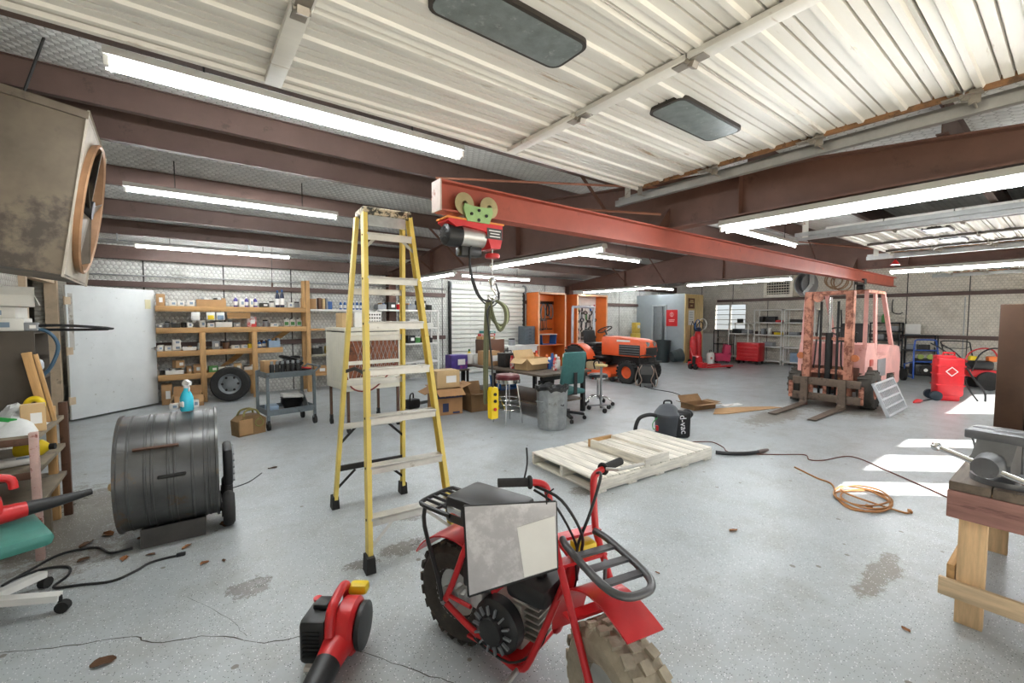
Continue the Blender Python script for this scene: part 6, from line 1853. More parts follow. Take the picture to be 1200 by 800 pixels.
MB().torus((0, 0, 0), 0.04, 0.02, (0.3, 1, 0), 22, 10).build('roll', YELLOW, t)
MB().torus((0, 0, 0), 0.024, 0.006, (0.3, 1, 0), 22, 8).build('core', CARD, t)
carton('small upright tan carton on the front edge of the storage bench', (-0.84, 4.2, 0.8005), (0.115, 0.1, 0.18), R(10), CARD2)
t = thing('plastic_sheeting', 'crumpled white plastic sheeting piled on the storage bench', 'sheeting', (-1.06, 4.24, 0.8))
b = MB()
N = 22
g_ = [[None] * N for _ in range(N)]
rr = random.Random(9)
hh = [[rr.random() for _ in range(N)] for _ in range(N)]
for i in range(N):
    for j in range(N):
        u, v = i / (N - 1), j / (N - 1)
        e = math.sin(PI * u) * math.sin(PI * v)
        g_[i][j] = b.bm.verts.new(((u - 0.5) * 0.5, (v - 0.5) * 0.42, 0.006 + 0.22 * e ** 0.6 * (0.55 + 0.45 * math.sin(7 * u + 3 * v)) + 0.05 * hh[i][j] * e))
for i in range(N - 1):
    for j in range(N - 1):
        b.bm.faces.new((g_[i][j], g_[i + 1][j], g_[i + 1][j + 1], g_[i][j + 1]))
b.build('sheet', mat('white_plastic_film', '#d7d9d8', 0.3, 0, 0.12, 7), t)
MB().tube([(-0.2, -0.1, 0.15), (-0.05, -0.12, 0.22), (0.08, -0.1, 0.16), (-0.1, -0.11, 0.1)], 0.014, 8, closed=True, smooth=4).build('black_hose_loop', BLACK, t)
MB().box((0.12, -0.11, 0.1), (0.08, 0.01, 0.025), (0.3, 0.3, 0.2)).build('green_label', GREEN, t)
t = thing('white_bag', 'white packet with printing lying on the middle bench shelf', 'packet', (-0.95, 4.2, 0.5805), R(15))
b = MB()
b.box((0, 0, 0.025), (0.24, 0.1, 0.05), None, 0.022)
b.build('packet', WHITE, t)
MB().box((0.05, -0.03, 0.05), (0.06, 0.03, 0.004)).build('print', COLS['greyblue'], t)
t = thing('yellow_bottle', 'yellow bottle lying under the storage bench top', 'bottle', (-0.98, 4.45, 0.6355), rot=(0, R(90), R(-10)))
MB().lathe([(0, 0), (0.05, 0), (0.055, 0.02), (0.055, 0.13), (0.02, 0.17), (0, 0.17)], n=18).build('bottle_body', YELLOW, t)
MB().lathe([(0, 0.17), (0.022, 0.17), (0.022, 0.2), (0, 0.2)], n=14).build('cap', DARK, t)
# chair in the left foreground with a blower on it
t = office_chair('teal chair with white base at the left edge of the picture', (-0.88, 3.28, 0), R(200), mat('sea_green_vinyl', '#3f7f74', 0.45, 0, 0.15, 6, wear='#6d9c90', wear_amt=0.3), 0.42, False, True)
t = thing('garden_blower', 'red garden blower with long black nozzle lying on the teal chair', 'leaf blower', (-0.86, 3.36, 0.46), R(14))
MB().lathe([(0, -0.06), (0.09, -0.06), (0.11, -0.04), (0.11, 0.04), (0.09, 0.06), (0, 0.06)], (-0.05, 0, 0.115), (0, 1, 0), n=26).build('fan_housing', REDP, t)
MB().tube([(-0.12, 0, 0.18), (-0.05, 0, 0.27), (0.08, 0, 0.25), (0.1, 0, 0.19)], 0.02, 10, smooth=4).build('handle', REDP, t)
MB().tube([(0.02, 0, 0.06), (0.14, 0.02, 0.06)], [0.05, 0.04], 14).build('outlet', REDP, t)
MB().tube([(0.13, 0.02, 0.06), (0.26, 0.03, 0.06), (0.4, 0.05, 0.065)], [0.04, 0.03, 0.018], 14).build('nozzle', BLACK, t)
MB().box((-0.16, 0, 0.1), (0.1, 0.13, 0.15), None, 0.025).build('engine_cover', BLACK, t)
# ------------------------------------------------------------------ roll-up shutter in the back wall
SLAT = mat('shutter_white', '#d3d3cc', 0.45, 0.1, 0.08, 3, wear='#a7a39a', wear_amt=0.25)
sh = struct(thing('door_1', 'white roll-up shutter door in the back wall', 'door', (5.68, 10.38, 0)))
del sh['category']
src = None
for k in range(19):
    if src is None:
        b = MB()
        b.prism([(0.0, 0.0), (-0.03, 0.02), (-0.034, 0.06), (-0.03, 0.1), (0.0, 0.12), (0.008, 0.12), (0.008, 0.0)], (0, 0, 0), (0, 1, 0), (0, 0, 1), (2.5, 0, 0))
        src = b.build('slat', SLAT, sh)
        src.location = (0.03, 0, 0.02)
    else:
        inst(src, sh, (0.03, 0, 0.02 + 0.122 * k))
for x in (-0.02, 2.53):
    MB().span((x, -0.07, 0), (x + 0.06, 0.0, 2.4)).build('guide_rail', DARK, sh)
for x in (-0.02, 2.55):
    MB().cyl((x, -0.02, 2.42), (x + 0.04, -0.02, 2.42), 0.14, n=22).build('drum_bracket', GREYP, sh)
MB().cyl((0.0, -0.02, 2.42), (2.55, -0.02, 2.42), 0.09, n=20).build('roll_drum', SLAT, sh)

# ------------------------------------------------------------------ orange tool cabinets
def tool_cabinet(label, x0, x1, y0, y1, ztop, backm, shelves):
    t = thing('tool_cabinet', label, 'cabinet', (x0, y0, 0))
    W, Dp_ = x1 - x0, y1 - y0
    MB().span((0, 0, 0), (0.03, Dp_, ztop)).build('side_panel', ORANGE, t)
    MB().span((W - 0.03, 0, 0), (W, Dp_, ztop)).build('side_panel', ORANGE, t)
    MB().span((0.03, Dp_ - 0.02, 0), (W - 0.03, Dp_, ztop)).build('back_panel', backm, t)
    MB().span((0.03, 0, ztop - 0.03), (W - 0.03, Dp_ - 0.02, ztop)).build('top_panel', ORANGE, t)
    for z in shelves:
        MB().span((0.03, 0.0, z - 0.025), (W - 0.03, Dp_ - 0.02, z)).build('shelf', ORANGE, t)
    b = MB()
    b.span((0, -0.02, 0), (0.05, 0.0, ztop)).span((W - 0.05, -0.02, 0), (W, 0.0, ztop)).span((0, -0.02, ztop - 0.05), (W, 0.0, ztop))
    b.build('front_trim', mat('pale_orange_trim', '#e9b48c', 0.5), t)
    return t
tool_cabinet('left orange open tool cabinet with wrenches and hose loops', 8.36, 9.5, 9.8, 10.35, 2.34, ORANGE, (0.75,))
tool_cabinet('right orange open tool cabinet packed with hanging tools behind the tractor', 9.86, 11.3, 9.68, 10.18, 2.32, WHITE, (0.7,))
MB_RAIL = DARK
for lab, x0, z in (('upper', 8.42, 2.02), ('lower', 8.42, 1.52), ('bottom', 8.42, 1.2)):
    o = MB().span((x0, 10.29, z), (x0 + 0.95, 10.33, z + 0.03)).build('tool_rail', DARK)
    tag(o, f'{lab} dark tool rail inside the left orange cabinet', 'rail')
def wrench(label, x, z, L, m, y=10.28):
    t = thing('wrench', label, 'tool', (x, y, z), rot=(0, R(random.uniform(-4, 4)), 0), group='wrenches in the orange cabinets')
    t.scale = (1.5, 1.0, 1.2)
    MB().box((0, 0, -L / 2), (0.018, 0.01, L), None, 0.003).build('shank', m, t)
    MB().torus((0, 0, -0.0), 0.02, 0.008, (0, 1, 0), 14, 6).build('ring_end', m, t)
    b = MB()
    b.torus((0, 0, -L - 0.015), 0.022, 0.009, (0, 1, 0), 12, 6, 2.2, 7.2)
    b.build('open_end', m, t)
WM = mat('dull_tool_steel', '#6a6663', 0.4, 0.7, 0.3)
for i in range(9):
    wrench(f'lower-row wrench, {ORD[i]} from left in the left orange cabinet', 8.5 + 0.075 * i, 1.5, 0.3 - 0.012 * i, WM if i % 3 else DARK)
for i in range(4):
    wrench(f'upper-row wrench, {ORD[i]} from left in the left orange cabinet', 8.48 + 0.09 * i, 2.0, 0.34 - 0.03 * i, DARK if i % 2 else WM)
for i, (x, rx, rz_, m, w_) in enumerate(((8.74, 0.08, 0.17, BLACK, 'black'), (8.95, 0.09, 0.25, mat('grey_hose', '#8b8785', 0.5), 'grey'), (9.14, 0.06, 0.18, BLACK, 'thin black'), (9.28, 0.075, 0.22, mat('grey_hose', '#8b8785', 0.5), 'crossed grey'))):
    t = thing('hose_loop', f'{w_} hose loop hung in the left orange cabinet, {ORD[i]} of four', 'hose', (x, 10.24, 2.0), 0, 'hose loops in the left orange cabinet')
    for k in range(2):
        MB().tube([(math.cos(a) * rx, 0.02 * k + 0.01 * math.sin(2 * a), -rz_ + math.sin(a) * rz_) for a in [2 * PI * q / 12 + k * 0.2 for q in range(12)]], 0.015, 6, closed=True, smooth=2).build('loop', m, t)
    MB().cyl((0, -0.02, 0.005), (0, 0.08, 0.02), 0.008, n=8).build('peg', DARK, t)
rr = random.Random(21)
tc = ['black', 'dark', 'white', 'grey', 'yellow', 'blue', 'green', 'black', 'redwhite', 'dark']
n = 0
for j in range(4):
    for i in range(7):
        c = tc[(i * 3 + j * 4) % 10]
        x = 9.98 + 0.19 * i + rr.uniform(-0.02, 0.02)
        z = 2.0 - 0.29 * j + rr.uniform(-0.03, 0.03)
        t = thing('hanging_tool', f'{WORD[c]} hanging tool, {ORD[j]} row, {ORD[i]} from left in right orange cabinet', 'tool', (x, 10.1, z), rot=(0, R(rr.uniform(-14, 14)), 0), group='tools hung in the right orange cabinet')
        t.scale = (1.7, 1.3, 1.25)
        MB().cyl((0, 0, 0), (0, 0, -0.14), 0.016, 0.02, 10).build('grip', COLS[c], t)
        kind = (i + j) % 3
        if kind == 0:
            MB().box((0, -0.01, -0.19), (0.08, 0.04, 0.07), None, 0.01).build('head', WM, t)
        elif kind == 1:
            MB().torus((0, 0, -0.19), 0.045, 0.014, (0, 1, 0), 16, 6).build('head', BLACK, t)
        else:
            MB().tube([(0, 0, -0.14), (0.02, -0.01, -0.2), (-0.02, -0.01, -0.26)], 0.014, 8, smooth=3).build('head', DARK, t)
        MB().cyl((0, 0.0, -0.005), (0, 0.06, 0.0), 0.005, n=6).build('peg', DARK, t)
# drawers and bins by the left cabinet
t = thing('drawer_unit', 'small dark grey parts drawer unit beside the left orange cabinet', 'drawers', (8.12, 9.95, 0.78))
MB().box((0, 0.1, 0.27), (0.4, 0.3, 0.54), None, 0.006).build('case', mat('slate_case', '#4b5358', 0.5), t)
for k in range(5):
    o = MB().box((0, -0.055, 0.065 + 0.1 * k), (0.36, 0.02, 0.085), None, 0.004).build('drawer', mat('slate_drawer', '#5a636a', 0.5), t)
    MB().box((0, -0.07, 0.065 + 0.1 * k), (0.08, 0.015, 0.015)).build('drawer_pull', DARK, o)
t = thing('white_counter', 'white counter under the drawer unit along the back wall', 'counter', (7.6, 9.75, 0))
MB().span((-0.4, 0, 0.74), (0.74, 0.55, 0.78), 0.004).build('worktop', WHITE, t)
for x in (-0.36, 0.66):
    for y in (0.04, 0.48):
        MB().span((x, y, 0), (x + 0.04, y + 0.04, 0.74)).build('leg', DARK, t)
MB().span((-0.36, 0.02, 0.55), (0.7, 0.04, 0.74)).build('apron', WHITE, t)
jar('green-grey pot on the white counter before the shutter', (7.45, 9.9, 0.7805), 0.1, 0.2, COLS['grey'], DARK, None, 'pot', 'pot')
t = thing('blue_bin', 'blue bin with white rim on the shelf of the left orange cabinet', 'bin', (8.9, 10.05, 0.752))
b = MB()
b.prism([(-0.28, 0), (0.28, 0), (0.31, 0.3), (0.295, 0.3), (0.265, 0.012), (-0.265, 0.012), (-0.295, 0.3), (-0.31, 0.3)], (0, -0.15, 0), (1, 0, 0), (0, 0, 1), (0, 0.3, 0))
b.build('tub', BLUE, t)
MB().box((0, 0, 0.31), (0.64, 0.33, 0.025), None, 0.006).build('rim', WHITE, t)

# ------------------------------------------------------------------ orange compact tractor
TOR = mat('tractor_orange', '#dd5a2c', 0.35, 0.05, 0.1, wear='#b34a28', wear_amt=0.2)
t = thing('compact_tractor', 'orange compact tractor with mower deck and silver roll bar', 'tractor', (8.8, 6.5, 0), R(-90))
def twheel(x, y, r, w, name):
    b = MB()
    b.lathe([(r * 0.55, -w * 0.42), (r * 0.7, -w * 0.5), (r * 0.94, -w * 0.44), (r * 0.98, 0), (r * 0.94, w * 0.44), (r * 0.7, w * 0.5), (r * 0.55, w * 0.42)], (x, y, r), (0, 1, 0), n=34, closed=True)
    nb_ = 20
    for k in range(nb_):
        a = 2 * PI * k / nb_
        for s in (-1, 1):
            aa = a + s * 0.05
            b.box((x + math.cos(aa) * r * 0.98, y + s * w * 0.22, r + math.sin(aa) * r * 0.98), (0.03, w * 0.45, 0.05), (0, -aa, s * 0.5))
    b.build(name + '_tyre', RUBBER, t)
    s = 1 if y > 0 else -1
    MB().lathe([(r * 0.56, s * w * 0.4), (r * 0.57, s * w * 0.3), (r * 0.45, s * w * 0.1), (r * 0.2, s * w * 0.16), (0, s * w * 0.16), (0, -w * 0.1), (r * 0.5, -w * 0.1)], (x, y, r), (0, 1, 0), n=28).build(name + '_rim', TOR, t)
for s in (-1, 1):
    twheel(0.0, s * 0.44, 0.27, 0.2, 'front')
    twheel(-1.6, s * 0.5, 0.43, 0.3, 'rear')
b = MB()
b.prism([(-1.0, 0.62), (0.3, 0.62), (0.34, 0.8), (0.3, 0.98), (0.1, 1.05), (-0.4, 1.08), (-0.95, 1.1), (-1.0, 1.05)], (0, -0.25, 0), (1, 0, 0), (0, 0, 1), (0, 0.5, 0))
bmesh.ops.bevel(b.bm, geom=b.bm.edges[:], offset=0.025, segments=2, affect='EDGES', profile=0.5)
b.build('hood', TOR, t)
for s in (-1, 1):
    MB().box((-0.12, s * 0.252, 0.78), (0.62, 0.01, 0.26), None, 0.004).build('side_grille', BLACK, t)
    for k in range(4):
        MB().box((-0.12, s * 0.259, 0.69 + 0.06 * k), (0.6, 0.008, 0.012)).build('grille_bar', GREYP, t)
    MB().box((-0.3, s * 0.253, 1.0), (0.4, 0.006, 0.045)).build('hood_lettering_strip', WHITE, t)
    MB().cyl((0.28, s * 0.13, 0.94), (0.335, s * 0.13, 0.93), 0.055, n=18).build('headlight', CHROME, t)
MB().box((0.335, 0, 0.76), (0.015, 0.42, 0.2), None, 0.005).build('front_grille', BLACK, t)
MB().box((-0.2, 0, 0.5), (1.1, 0.24, 0.24), None, 0.02).build('chassis', DARK, t)
MB().cyl((0, -0.4, 0.27), (0, 0.4, 0.27), 0.045).build('front_axle', DARK, t)
MB().cyl((-1.6, -0.45, 0.43), (-1.6, 0.45, 0.43), 0.09).build('rear_axle', DARK, t)
MB().box((-1.3, 0, 0.55), (0.9, 0.4, 0.25), None, 0.03).build('transmission', DARK, t)
MB().box((-1.0, 0, 0.56), (0.45, 0.85, 0.04), None, 0.01).build('foot_deck', BLACK, t)
for s in (-1, 1):
    pts = [(-1.6 + math.cos(R(a)) * 0.5, 0.43 + math.sin(R(a)) * 0.47) for a in range(10, 145, 9)]
    inn = [(-1.6 + math.cos(R(a)) * 0.48, 0.43 + math.sin(R(a)) * 0.45) for a in range(10, 145, 9)]
    MB().prism(pts + inn[::-1], (0, s * 0.34, 0), (1, 0, 0), (0, 0, 1), (0, s * 0.3, 0)).build('fender', TOR, t)
MB().box((-1.45, 0, 0.86), (0.42, 0.44, 0.1), None, 0.035).build('seat', BLACK, t)
MB().box((-1.66, 0, 1.06), (0.1, 0.42, 0.36), (0, -0.2, 0), 0.035).build('seat_back', BLACK, t)
MB().box((-0.98, 0, 1.02), (0.12, 0.36, 0.2), (0, 0.3, 0), 0.02).build('dash', BLACK, t)
MB().cyl((-1.0, 0, 1.05), (-1.1, 0, 1.24), 0.022).build('steering_column', BLACK, t)
MB().torus((-1.11, 0, 1.26), 0.19, 0.016, (-0.5, 0, 1), 28, 8).build('steering_wheel', BLACK, t)
for k in range(3):
    a = 2 * PI * k / 3
    MB().bar((-1.11, 0, 1.25), (-1.11 + math.cos(a) * 0.16, math.sin(a) * 0.18, 1.26 + math.cos(a) * 0.08), 0.025, 0.01).build('wheel_spoke', BLACK, t)
MB().tube([(-1.88, -0.42, 0.6), (-1.88, -0.42, 1.75), (-1.88, -0.34, 1.86), (-1.88, 0.34, 1.86), (-1.88, 0.42, 1.75), (-1.88, 0.42, 0.6)], 0.036, 10, smooth=3).build('roll_bar', mat('silver_roll_bar', '#b9bcc4', 0.35, 0.5), t)
b = MB()
b.prism([(-1.25, 0.12), (-0.4, 0.12), (-0.36, 0.2), (-0.5, 0.3), (-1.15, 0.3), (-1.28, 0.2)], (0, -0.62, 0), (1, 0, 0), (0, 0, 1), (0, 1.24, 0))
b.build('mower_deck', TOR, t)
MB().box((-0.95, -0.55, 0.36), (0.45, 0.22, 0.2), (0, 0, 0), 0.05).build('discharge_chute', mat('dusty_chute', '#a08a6a', 0.6), t)
for x, y in ((-0.42, -0.5), (-0.42, 0.5)):
    MB().cyl((x, y - 0.025, 0.07), (x, y + 0.025, 0.07), 0.07, n=16).build('gauge_wheel', RUBBER, t)
MB().tube([(0.3, -0.22, 0.5), (0.46, -0.22, 0.52), (0.46, 0.22, 0.52), (0.3, 0.22, 0.5)], 0.022, 8).build('bumper', DARK, t)

# battery charger on wheels in front of the tractor
t = thing('battery_charger', 'black wheeled battery charger with tangled leads before the tractor', 'charger', (8.32, 5.95, 0), R(-55))
MB().box((0, 0, 0.3), (0.34, 0.26, 0.42), None, 0.02).build('case', BLACK, t)
MB().box((0, -0.135, 0.38), (0.26, 0.012, 0.18)).build('control_panel', mat('charger_panel', '#4c4a48', 0.5), t)
MB().tube([(-0.15, 0.1, 0.5), (-0.15, 0.16, 0.68), (0.15, 0.16, 0.68), (0.15, 0.1, 0.5)], 0.014, 8, smooth=3).build('handle', DARK, t)
for s in (-1, 1):
    MB().cyl((s * 0.19, 0.08, 0.085), (s * 0.155, 0.08, 0.085), 0.085, n=18).build('wheel', RUBBER, t)
    MB().box((s * 0.13, -0.1, 0.045), (0.03, 0.03, 0.09)).build('foot', DARK, t)
    MB().tube([(s * 0.1, -0.14, 0.5), (s * 0.16, -0.19, 0.36), (s * 0.1, -0.17, 0.16), (s * 0.2, -0.22, 0.05), (s * 0.24, -0.1, 0.2), (s * 0.17, -0.1, 0.45)], 0.011, 6, smooth=4).build('lead', mat('grey_tan_lead', '#8d7a6d', 0.6), t)

# ------------------------------------------------------------------ grey office partition in the far corner
GREYW = mat('partition_grey', '#8f979a', 0.55, 0, 0.05)
PLY = wood('yellow_plywood', '#d8bd84', 'Z', 0.6)
b = MB()
b.span((13.85, 8.4, 0), (13.93, 9.14, 2.42)).span((13.85, 9.66, 0), (13.93, 10.4, 2.42)).span((13.85, 9.14, 2.0), (13.93, 9.66, 2.42))
wp = struct(b.build('wall_partition', GREYW))
struct(MB().span((13.85, 8.36, 0), (15.0, 8.4, 2.4)).build('wall_plywood', PLY))
struct(MB().span((14.94, 8.4, 0), (15.0, 10.4, 2.4)).build('wall_partition_side', GREYW))
d = struct(thing('door_2', 'dark grey door standing ajar in the office partition', 'door', (13.9, 9.66, 0), R(-110)))
del d['category']
MB().span((0, -0.02, 0.02), (0.5, 0.02, 1.98), 0.004).build('door_leaf', mat('door_grey', '#74797c', 0.5), d)
MB().sphere((0.44, -0.05, 0.95), 0.03, 10, 8).build('door_knob', CHROME, d)
b = MB()
b.span((13.82, 9.1, 0), (13.86, 9.15, 2.05)).span((13.82, 9.65, 0), (13.86, 9.7, 2.05)).span((13.82, 9.1, 2.0), (13.86, 9.7, 2.05))
struct(b.build('trim_2', mat('door_trim_grey', '#a5abad', 0.5)))
t = thing('red_sign', 'red notice sign with white emblem on the grey partition', 'sign', (13.846, 8.88, 1.57))
MB().span((-0.01, -0.22, -0.29), (0.0, 0.22, 0.29)).build('board', REDPAINT, t)
MB().torus((-0.011, 0.0, 0.12), 0.07, 0.012, (1, 0, 0), 20, 6).build('emblem', mat('sign_pink_print', '#e0a39c', 0.6), t)
MB().span((-0.013, -0.02, 0.06), (-0.01, 0.02, 0.18)).build('emblem_bar', mat('sign_pink_print', '#e0a39c', 0.6), t)
for zz, ww in ((-0.07, 0.24), (-0.12, 0.2)):
    MB().span((-0.013, -ww / 2, zz - 0.016), (-0.01, ww / 2, zz + 0.016)).build('print_line', mat('sign_pink_print', '#e0a39c', 0.6), t)
t = thing('brown_sign', 'brown and tan notice board on the plywood wall', 'sign', (14.2, 8.355, 2.08))
MB().span((-0.2, -0.012, -0.18), (0.2, 0.0, 0.18)).build('board', mat('sign_brown', '#6b4328', 0.6), t)
for zz, ww in ((0.1, 0.2), (0.04, 0.28), (-0.08, 0.14)):
    MB().span((-ww / 2, -0.015, zz - 0.02), (ww / 2, -0.012, zz + 0.02)).build('print_line', mat('sign_tan_print', '#cdb07a', 0.6), t)
t = thing('wall_poster', 'white paper poster on the plywood wall below the brown sign', 'poster', (14.22, 8.357, 1.58))
MB().span((-0.18, -0.004, -0.26), (0.18, 0.0, 0.26)).build('paper', PAPER, t)
for k in range(5):
    MB().span((-0.13, -0.006, 0.17 - 0.08 * k), (0.1, -0.004, 0.185 - 0.08 * k)).build('print_line', GREYP, t)
def tub_bin(label, loc, r, h, m, tilt=None):
    t = thing('plastic_bin', label, 'bin', loc, rot=tilt)
    MB().lathe([(0, 0), (r * 0.82, 0), (r * 0.84, 0.02), (r, h), (r * 1.06, h), (r * 1.06, h - 0.03), (r * 1.02, h - 0.03), (r * 0.86, 0.02), (0, 0.02)], n=26).build('tub', m, t)
    for z in (h * 0.35, h * 0.65):
        MB().torus((0, 0, z), r * (0.84 + 0.16 * z / h) + 0.003, 0.006, (0, 0, 1), 26, 6).build('rib', m, t)
    return t
DKB = mat('dark_teal_bin', '#2b3637', 0.4)
tub_bin('tall dark bin standing against the grey partition', (13.5, 9.0, 0), 0.27, 0.78, DKB)
tub_bin('low dark tub lying in front of the tall bin', (13.2, 8.45, 0.235), 0.22, 0.36, DKB, (R(80), 0, R(60)))
t = thing('yellow_machine', 'narrow yellow machine standing left of the grey partition', 'machine', (13.4, 10.1, 0))
MB().box((0, 0, 0.5), (0.3, 0.25, 1.0), None, 0.02).build('body', mat('dull_yellow_paint', '#c9ab4a', 0.5), t)
MB().box((0, -0.02, 1.2), (0.26, 0.2, 0.4), None, 0.02).build('head', mat('dull_yellow_paint', '#c9ab4a', 0.5), t)
MB().cyl((0.0, -0.16, 1.25), (0, -0.12, 1.25), 0.06, n=16).build('dial', WHITE, t)

# welding cart with red gas bottles
t = thing('welding_cart', 'welding bottle cart with red gas cylinders and coiled hoses by the plywood', 'cart', (13.95, 8.0, 0))
for x, h in ((-0.18, 0.95), (0.12, 1.15)):
    MB().lathe([(0, 0.06), (0.11, 0.06), (0.115, 0.08), (0.115, h - 0.16), (0.09, h - 0.06), (0.035, h), (0, h)], (x, 0, 0), n=20).build('gas_bottle', REDPAINT, t)
    MB().cyl((x, 0, h), (x, 0, h + 0.08), 0.02).build('valve', CHROME, t)
MB().box((-0.03, 0, 0.05), (0.62, 0.3, 0.02)).build('base_plate', DARK, t)
for x in (-0.32, 0.28):
    MB().cyl((x, 0.02, 0.09), (x + 0.03, 0.02, 0.09), 0.09, n=18).build('wheel', RUBBER, t)
MB().tube([(-0.1, 0.14, 0.06), (-0.1, 0.14, 1.3), (0.1, 0.14, 1.3), (0.1, 0.14, 0.06)], 0.014, 8, smooth=2).build('handle_frame', DARK, t)
for k, (x, r, m) in enumerate(((-0.2, 0.14, BLACK), (-0.05, 0.17, BLUE), (0.12, 0.16, BLACK), (0.25, 0.2, WHITE))):
    MB().torus((x, -0.06, 1.28 + 0.06 * (k % 2)), r, 0.014, (0.2 * k - 0.3, 1, 0.1), 22, 6).build('hose_coil', m, t)
MB().box((0.0, -0.05, 1.18), (0.2, 0.15, 0.14), None, 0.02).build('regulator', COLS['navy'], t)
t = thing('white_cylinder', 'white refrigerant bottle with label on the floor by the welding cart', 'gas bottle', (14.45, 7.75, 0))
MB().lathe([(0, 0.0), (0.12, 0.0), (0.13, 0.03), (0.13, 0.3), (0.1, 0.37), (0.03, 0.4), (0, 0.4)], n=22).build('bottle', WHITE, t)
MB().tube([(-0.05, 0, 0.38), (-0.05, 0, 0.46), (0.05, 0, 0.46), (0.05, 0, 0.38)], 0.012, 8).build('handle', DARK, t)
MB().box((-0.09, -0.09, 0.18), (0.07, 0.02, 0.09), (0, 0, R(-45))).build('label', COLS['redwhite'], t)
t = thing('leaning_board', 'white board leaning against the right wall under the window', 'board', (16.08, 8.75, 0), rot=(0, R(10), 0))
MB().span((-0.02, -0.3, 0.0), (0.0, 0.3, 0.98), 0.003).build('board', WHITE, t)
MB().span((-0.035, -0.3, 0.93), (-0.02, 0.3, 0.98)).build('edge_batten', WHITE, t)
t = thing('pallet_jack', 'red hydraulic pallet jack with forks pointing right', 'pallet jack', (12.35, 7.1, 0), R(-12))
for y in (-0.22, 0.22):
    MB().box((0.75, y, 0.075), (1.15, 0.15, 0.05), None, 0.012).build('fork', REDPAINT, t)
    MB().cyl((1.2, y - 0.05, 0.04), (1.2, y + 0.05, 0.04), 0.04, n=14).build('load_roller', DARK, t)
MB().box((0.1, 0, 0.14), (0.18, 0.6, 0.16), None, 0.02).build('head_frame', REDPAINT, t)
b = MB()
b.prism([(-0.05, 0.1), (0.2, 0.1), (0.16, 0.38), (0.05, 0.42), (-0.02, 0.38)], (0, -0.12, 0), (1, 0, 0), (0, 0, 1), (0, 0.24, 0))
b.build('pump_housing', REDPAINT, t)
MB().cyl((-0.05, 0, 0.15), (-0.05, 0, 0.4), 0.05).build('hydraulic_ram', DARK, t)
for y in (-0.09, 0.09):
    MB().cyl((-0.08, y - 0.025, 0.09), (-0.08, y + 0.025, 0.09), 0.09, n=18).build('steer_wheel', RUBBER, t)
MB().tube([(-0.08, 0, 0.36), (0.15, 0.3, 0.52), (0.4, 0.55, 0.6)], 0.02, 8).build('tow_bar', REDPAINT, t)
t = thing('mop_bucket', 'raspberry red mop bucket on casters under the window', 'bucket', (14.95, 7.6, 0), R(-50))
b = MB()
b.prism([(-0.22, 0.07), (0.22, 0.07), (0.27, 0.36), (0.25, 0.36), (0.205, 0.085), (-0.205, 0.085), (-0.25, 0.36), (-0.27, 0.36)], (0, -0.15, 0), (1, 0, 0), (0, 0, 1), (0, 0.3, 0))
b.box((0, -0.15, 0.2), (0.46, 0.015, 0.26)).box((0, 0.15, 0.2), (0.46, 0.015, 0.26))
MAG = mat('raspberry_plastic', '#c02a55', 0.4)
b.build('bucket', MAG, t)
b = MB()
b.prism([(0.02, 0.34), (0.24, 0.34), (0.26, 0.62), (0.06, 0.66)], (0, -0.13, 0), (1, 0, 0), (0, 0, 1), (0, 0.26, 0))
b.build('wringer', MAG, t)
for x in (-0.18, 0.18):
    for y in (-0.12, 0.12):
        MB().cyl((x, y - 0.012, 0.035), (x, y + 0.012, 0.035), 0.035, n=12).build('caster', DARK, t)
t = thing('wire_rack', 'dark wire rack with coiled cables under the window', 'rack', (16.0, 8.08, 0))
for y in (-0.3, 0.3):
    for x in (-0.15, 0.15):
        MB().span((x - 0.012, y - 0.012, 0), (x + 0.012, y + 0.012, 1.12)).build('post', DARK, t)
for z in (0.15, 0.6, 1.1):
    MB().span((-0.16, -0.31, z - 0.012), (0.16, 0.31, z + 0.012)).build('shelf', DARK, t)
for i, (y, z) in enumerate(((-0.12, 0.75), (0.14, 0.78), (0.0, 0.32))):
    tt_ = thing('cable_coil', f'pale cable coil on the dark wire rack, {("upper left", "upper right", "lower")[i]} one', 'cable', (15.95, 8.08 - y, z), 0, 'cable coils on the dark wire rack')
    for k in range(3):
        MB().torus((0.02 * k, 0, 0), 0.125, 0.012, (1, 0.2 * k - 0.2, 0), 20, 6).build('loop', mat('pale_cable', '#b8ad9d', 0.6), tt_)

# shelving along the right wall
def rack(label, x, y0, y1, zs, m, depth=0.42, name='steel_shelf'):
    t = thing(name, label, 'shelf', (x, y0, 0))
    L = y1 - y0
    for yy in (0, L - 0.03):
        for xx in (-depth, -0.03):
            MB().span((xx, yy, 0), (xx + 0.03, yy + 0.03, zs[-1])).build('post', m, t)
    for z in zs:
        MB().span((-depth, 0, z - 0.035), (0, L, z)).build('shelf_board', m, t)
    return t
LG = mat('light_grey_shelf', '#e6e6e0', 0.5, 0, 0.06)
rack('pale grey steel shelf left of the forklift mast by the red tool chest', 16.22, 6.05, 6.95, (0.12, 0.6, 1.0, 1.42, 1.86), LG)
rack('second pale grey steel shelf half hidden behind the forklift mast', 16.22, 5.1, 6.0, (0.12, 0.6, 1.0, 1.42, 1.86), LG)
rack('pale steel work stand with drawers under the window corner', 16.15, 7.05, 7.75, (0.2, 1.02, 1.4), LG, 0.5, 'steel_stand')
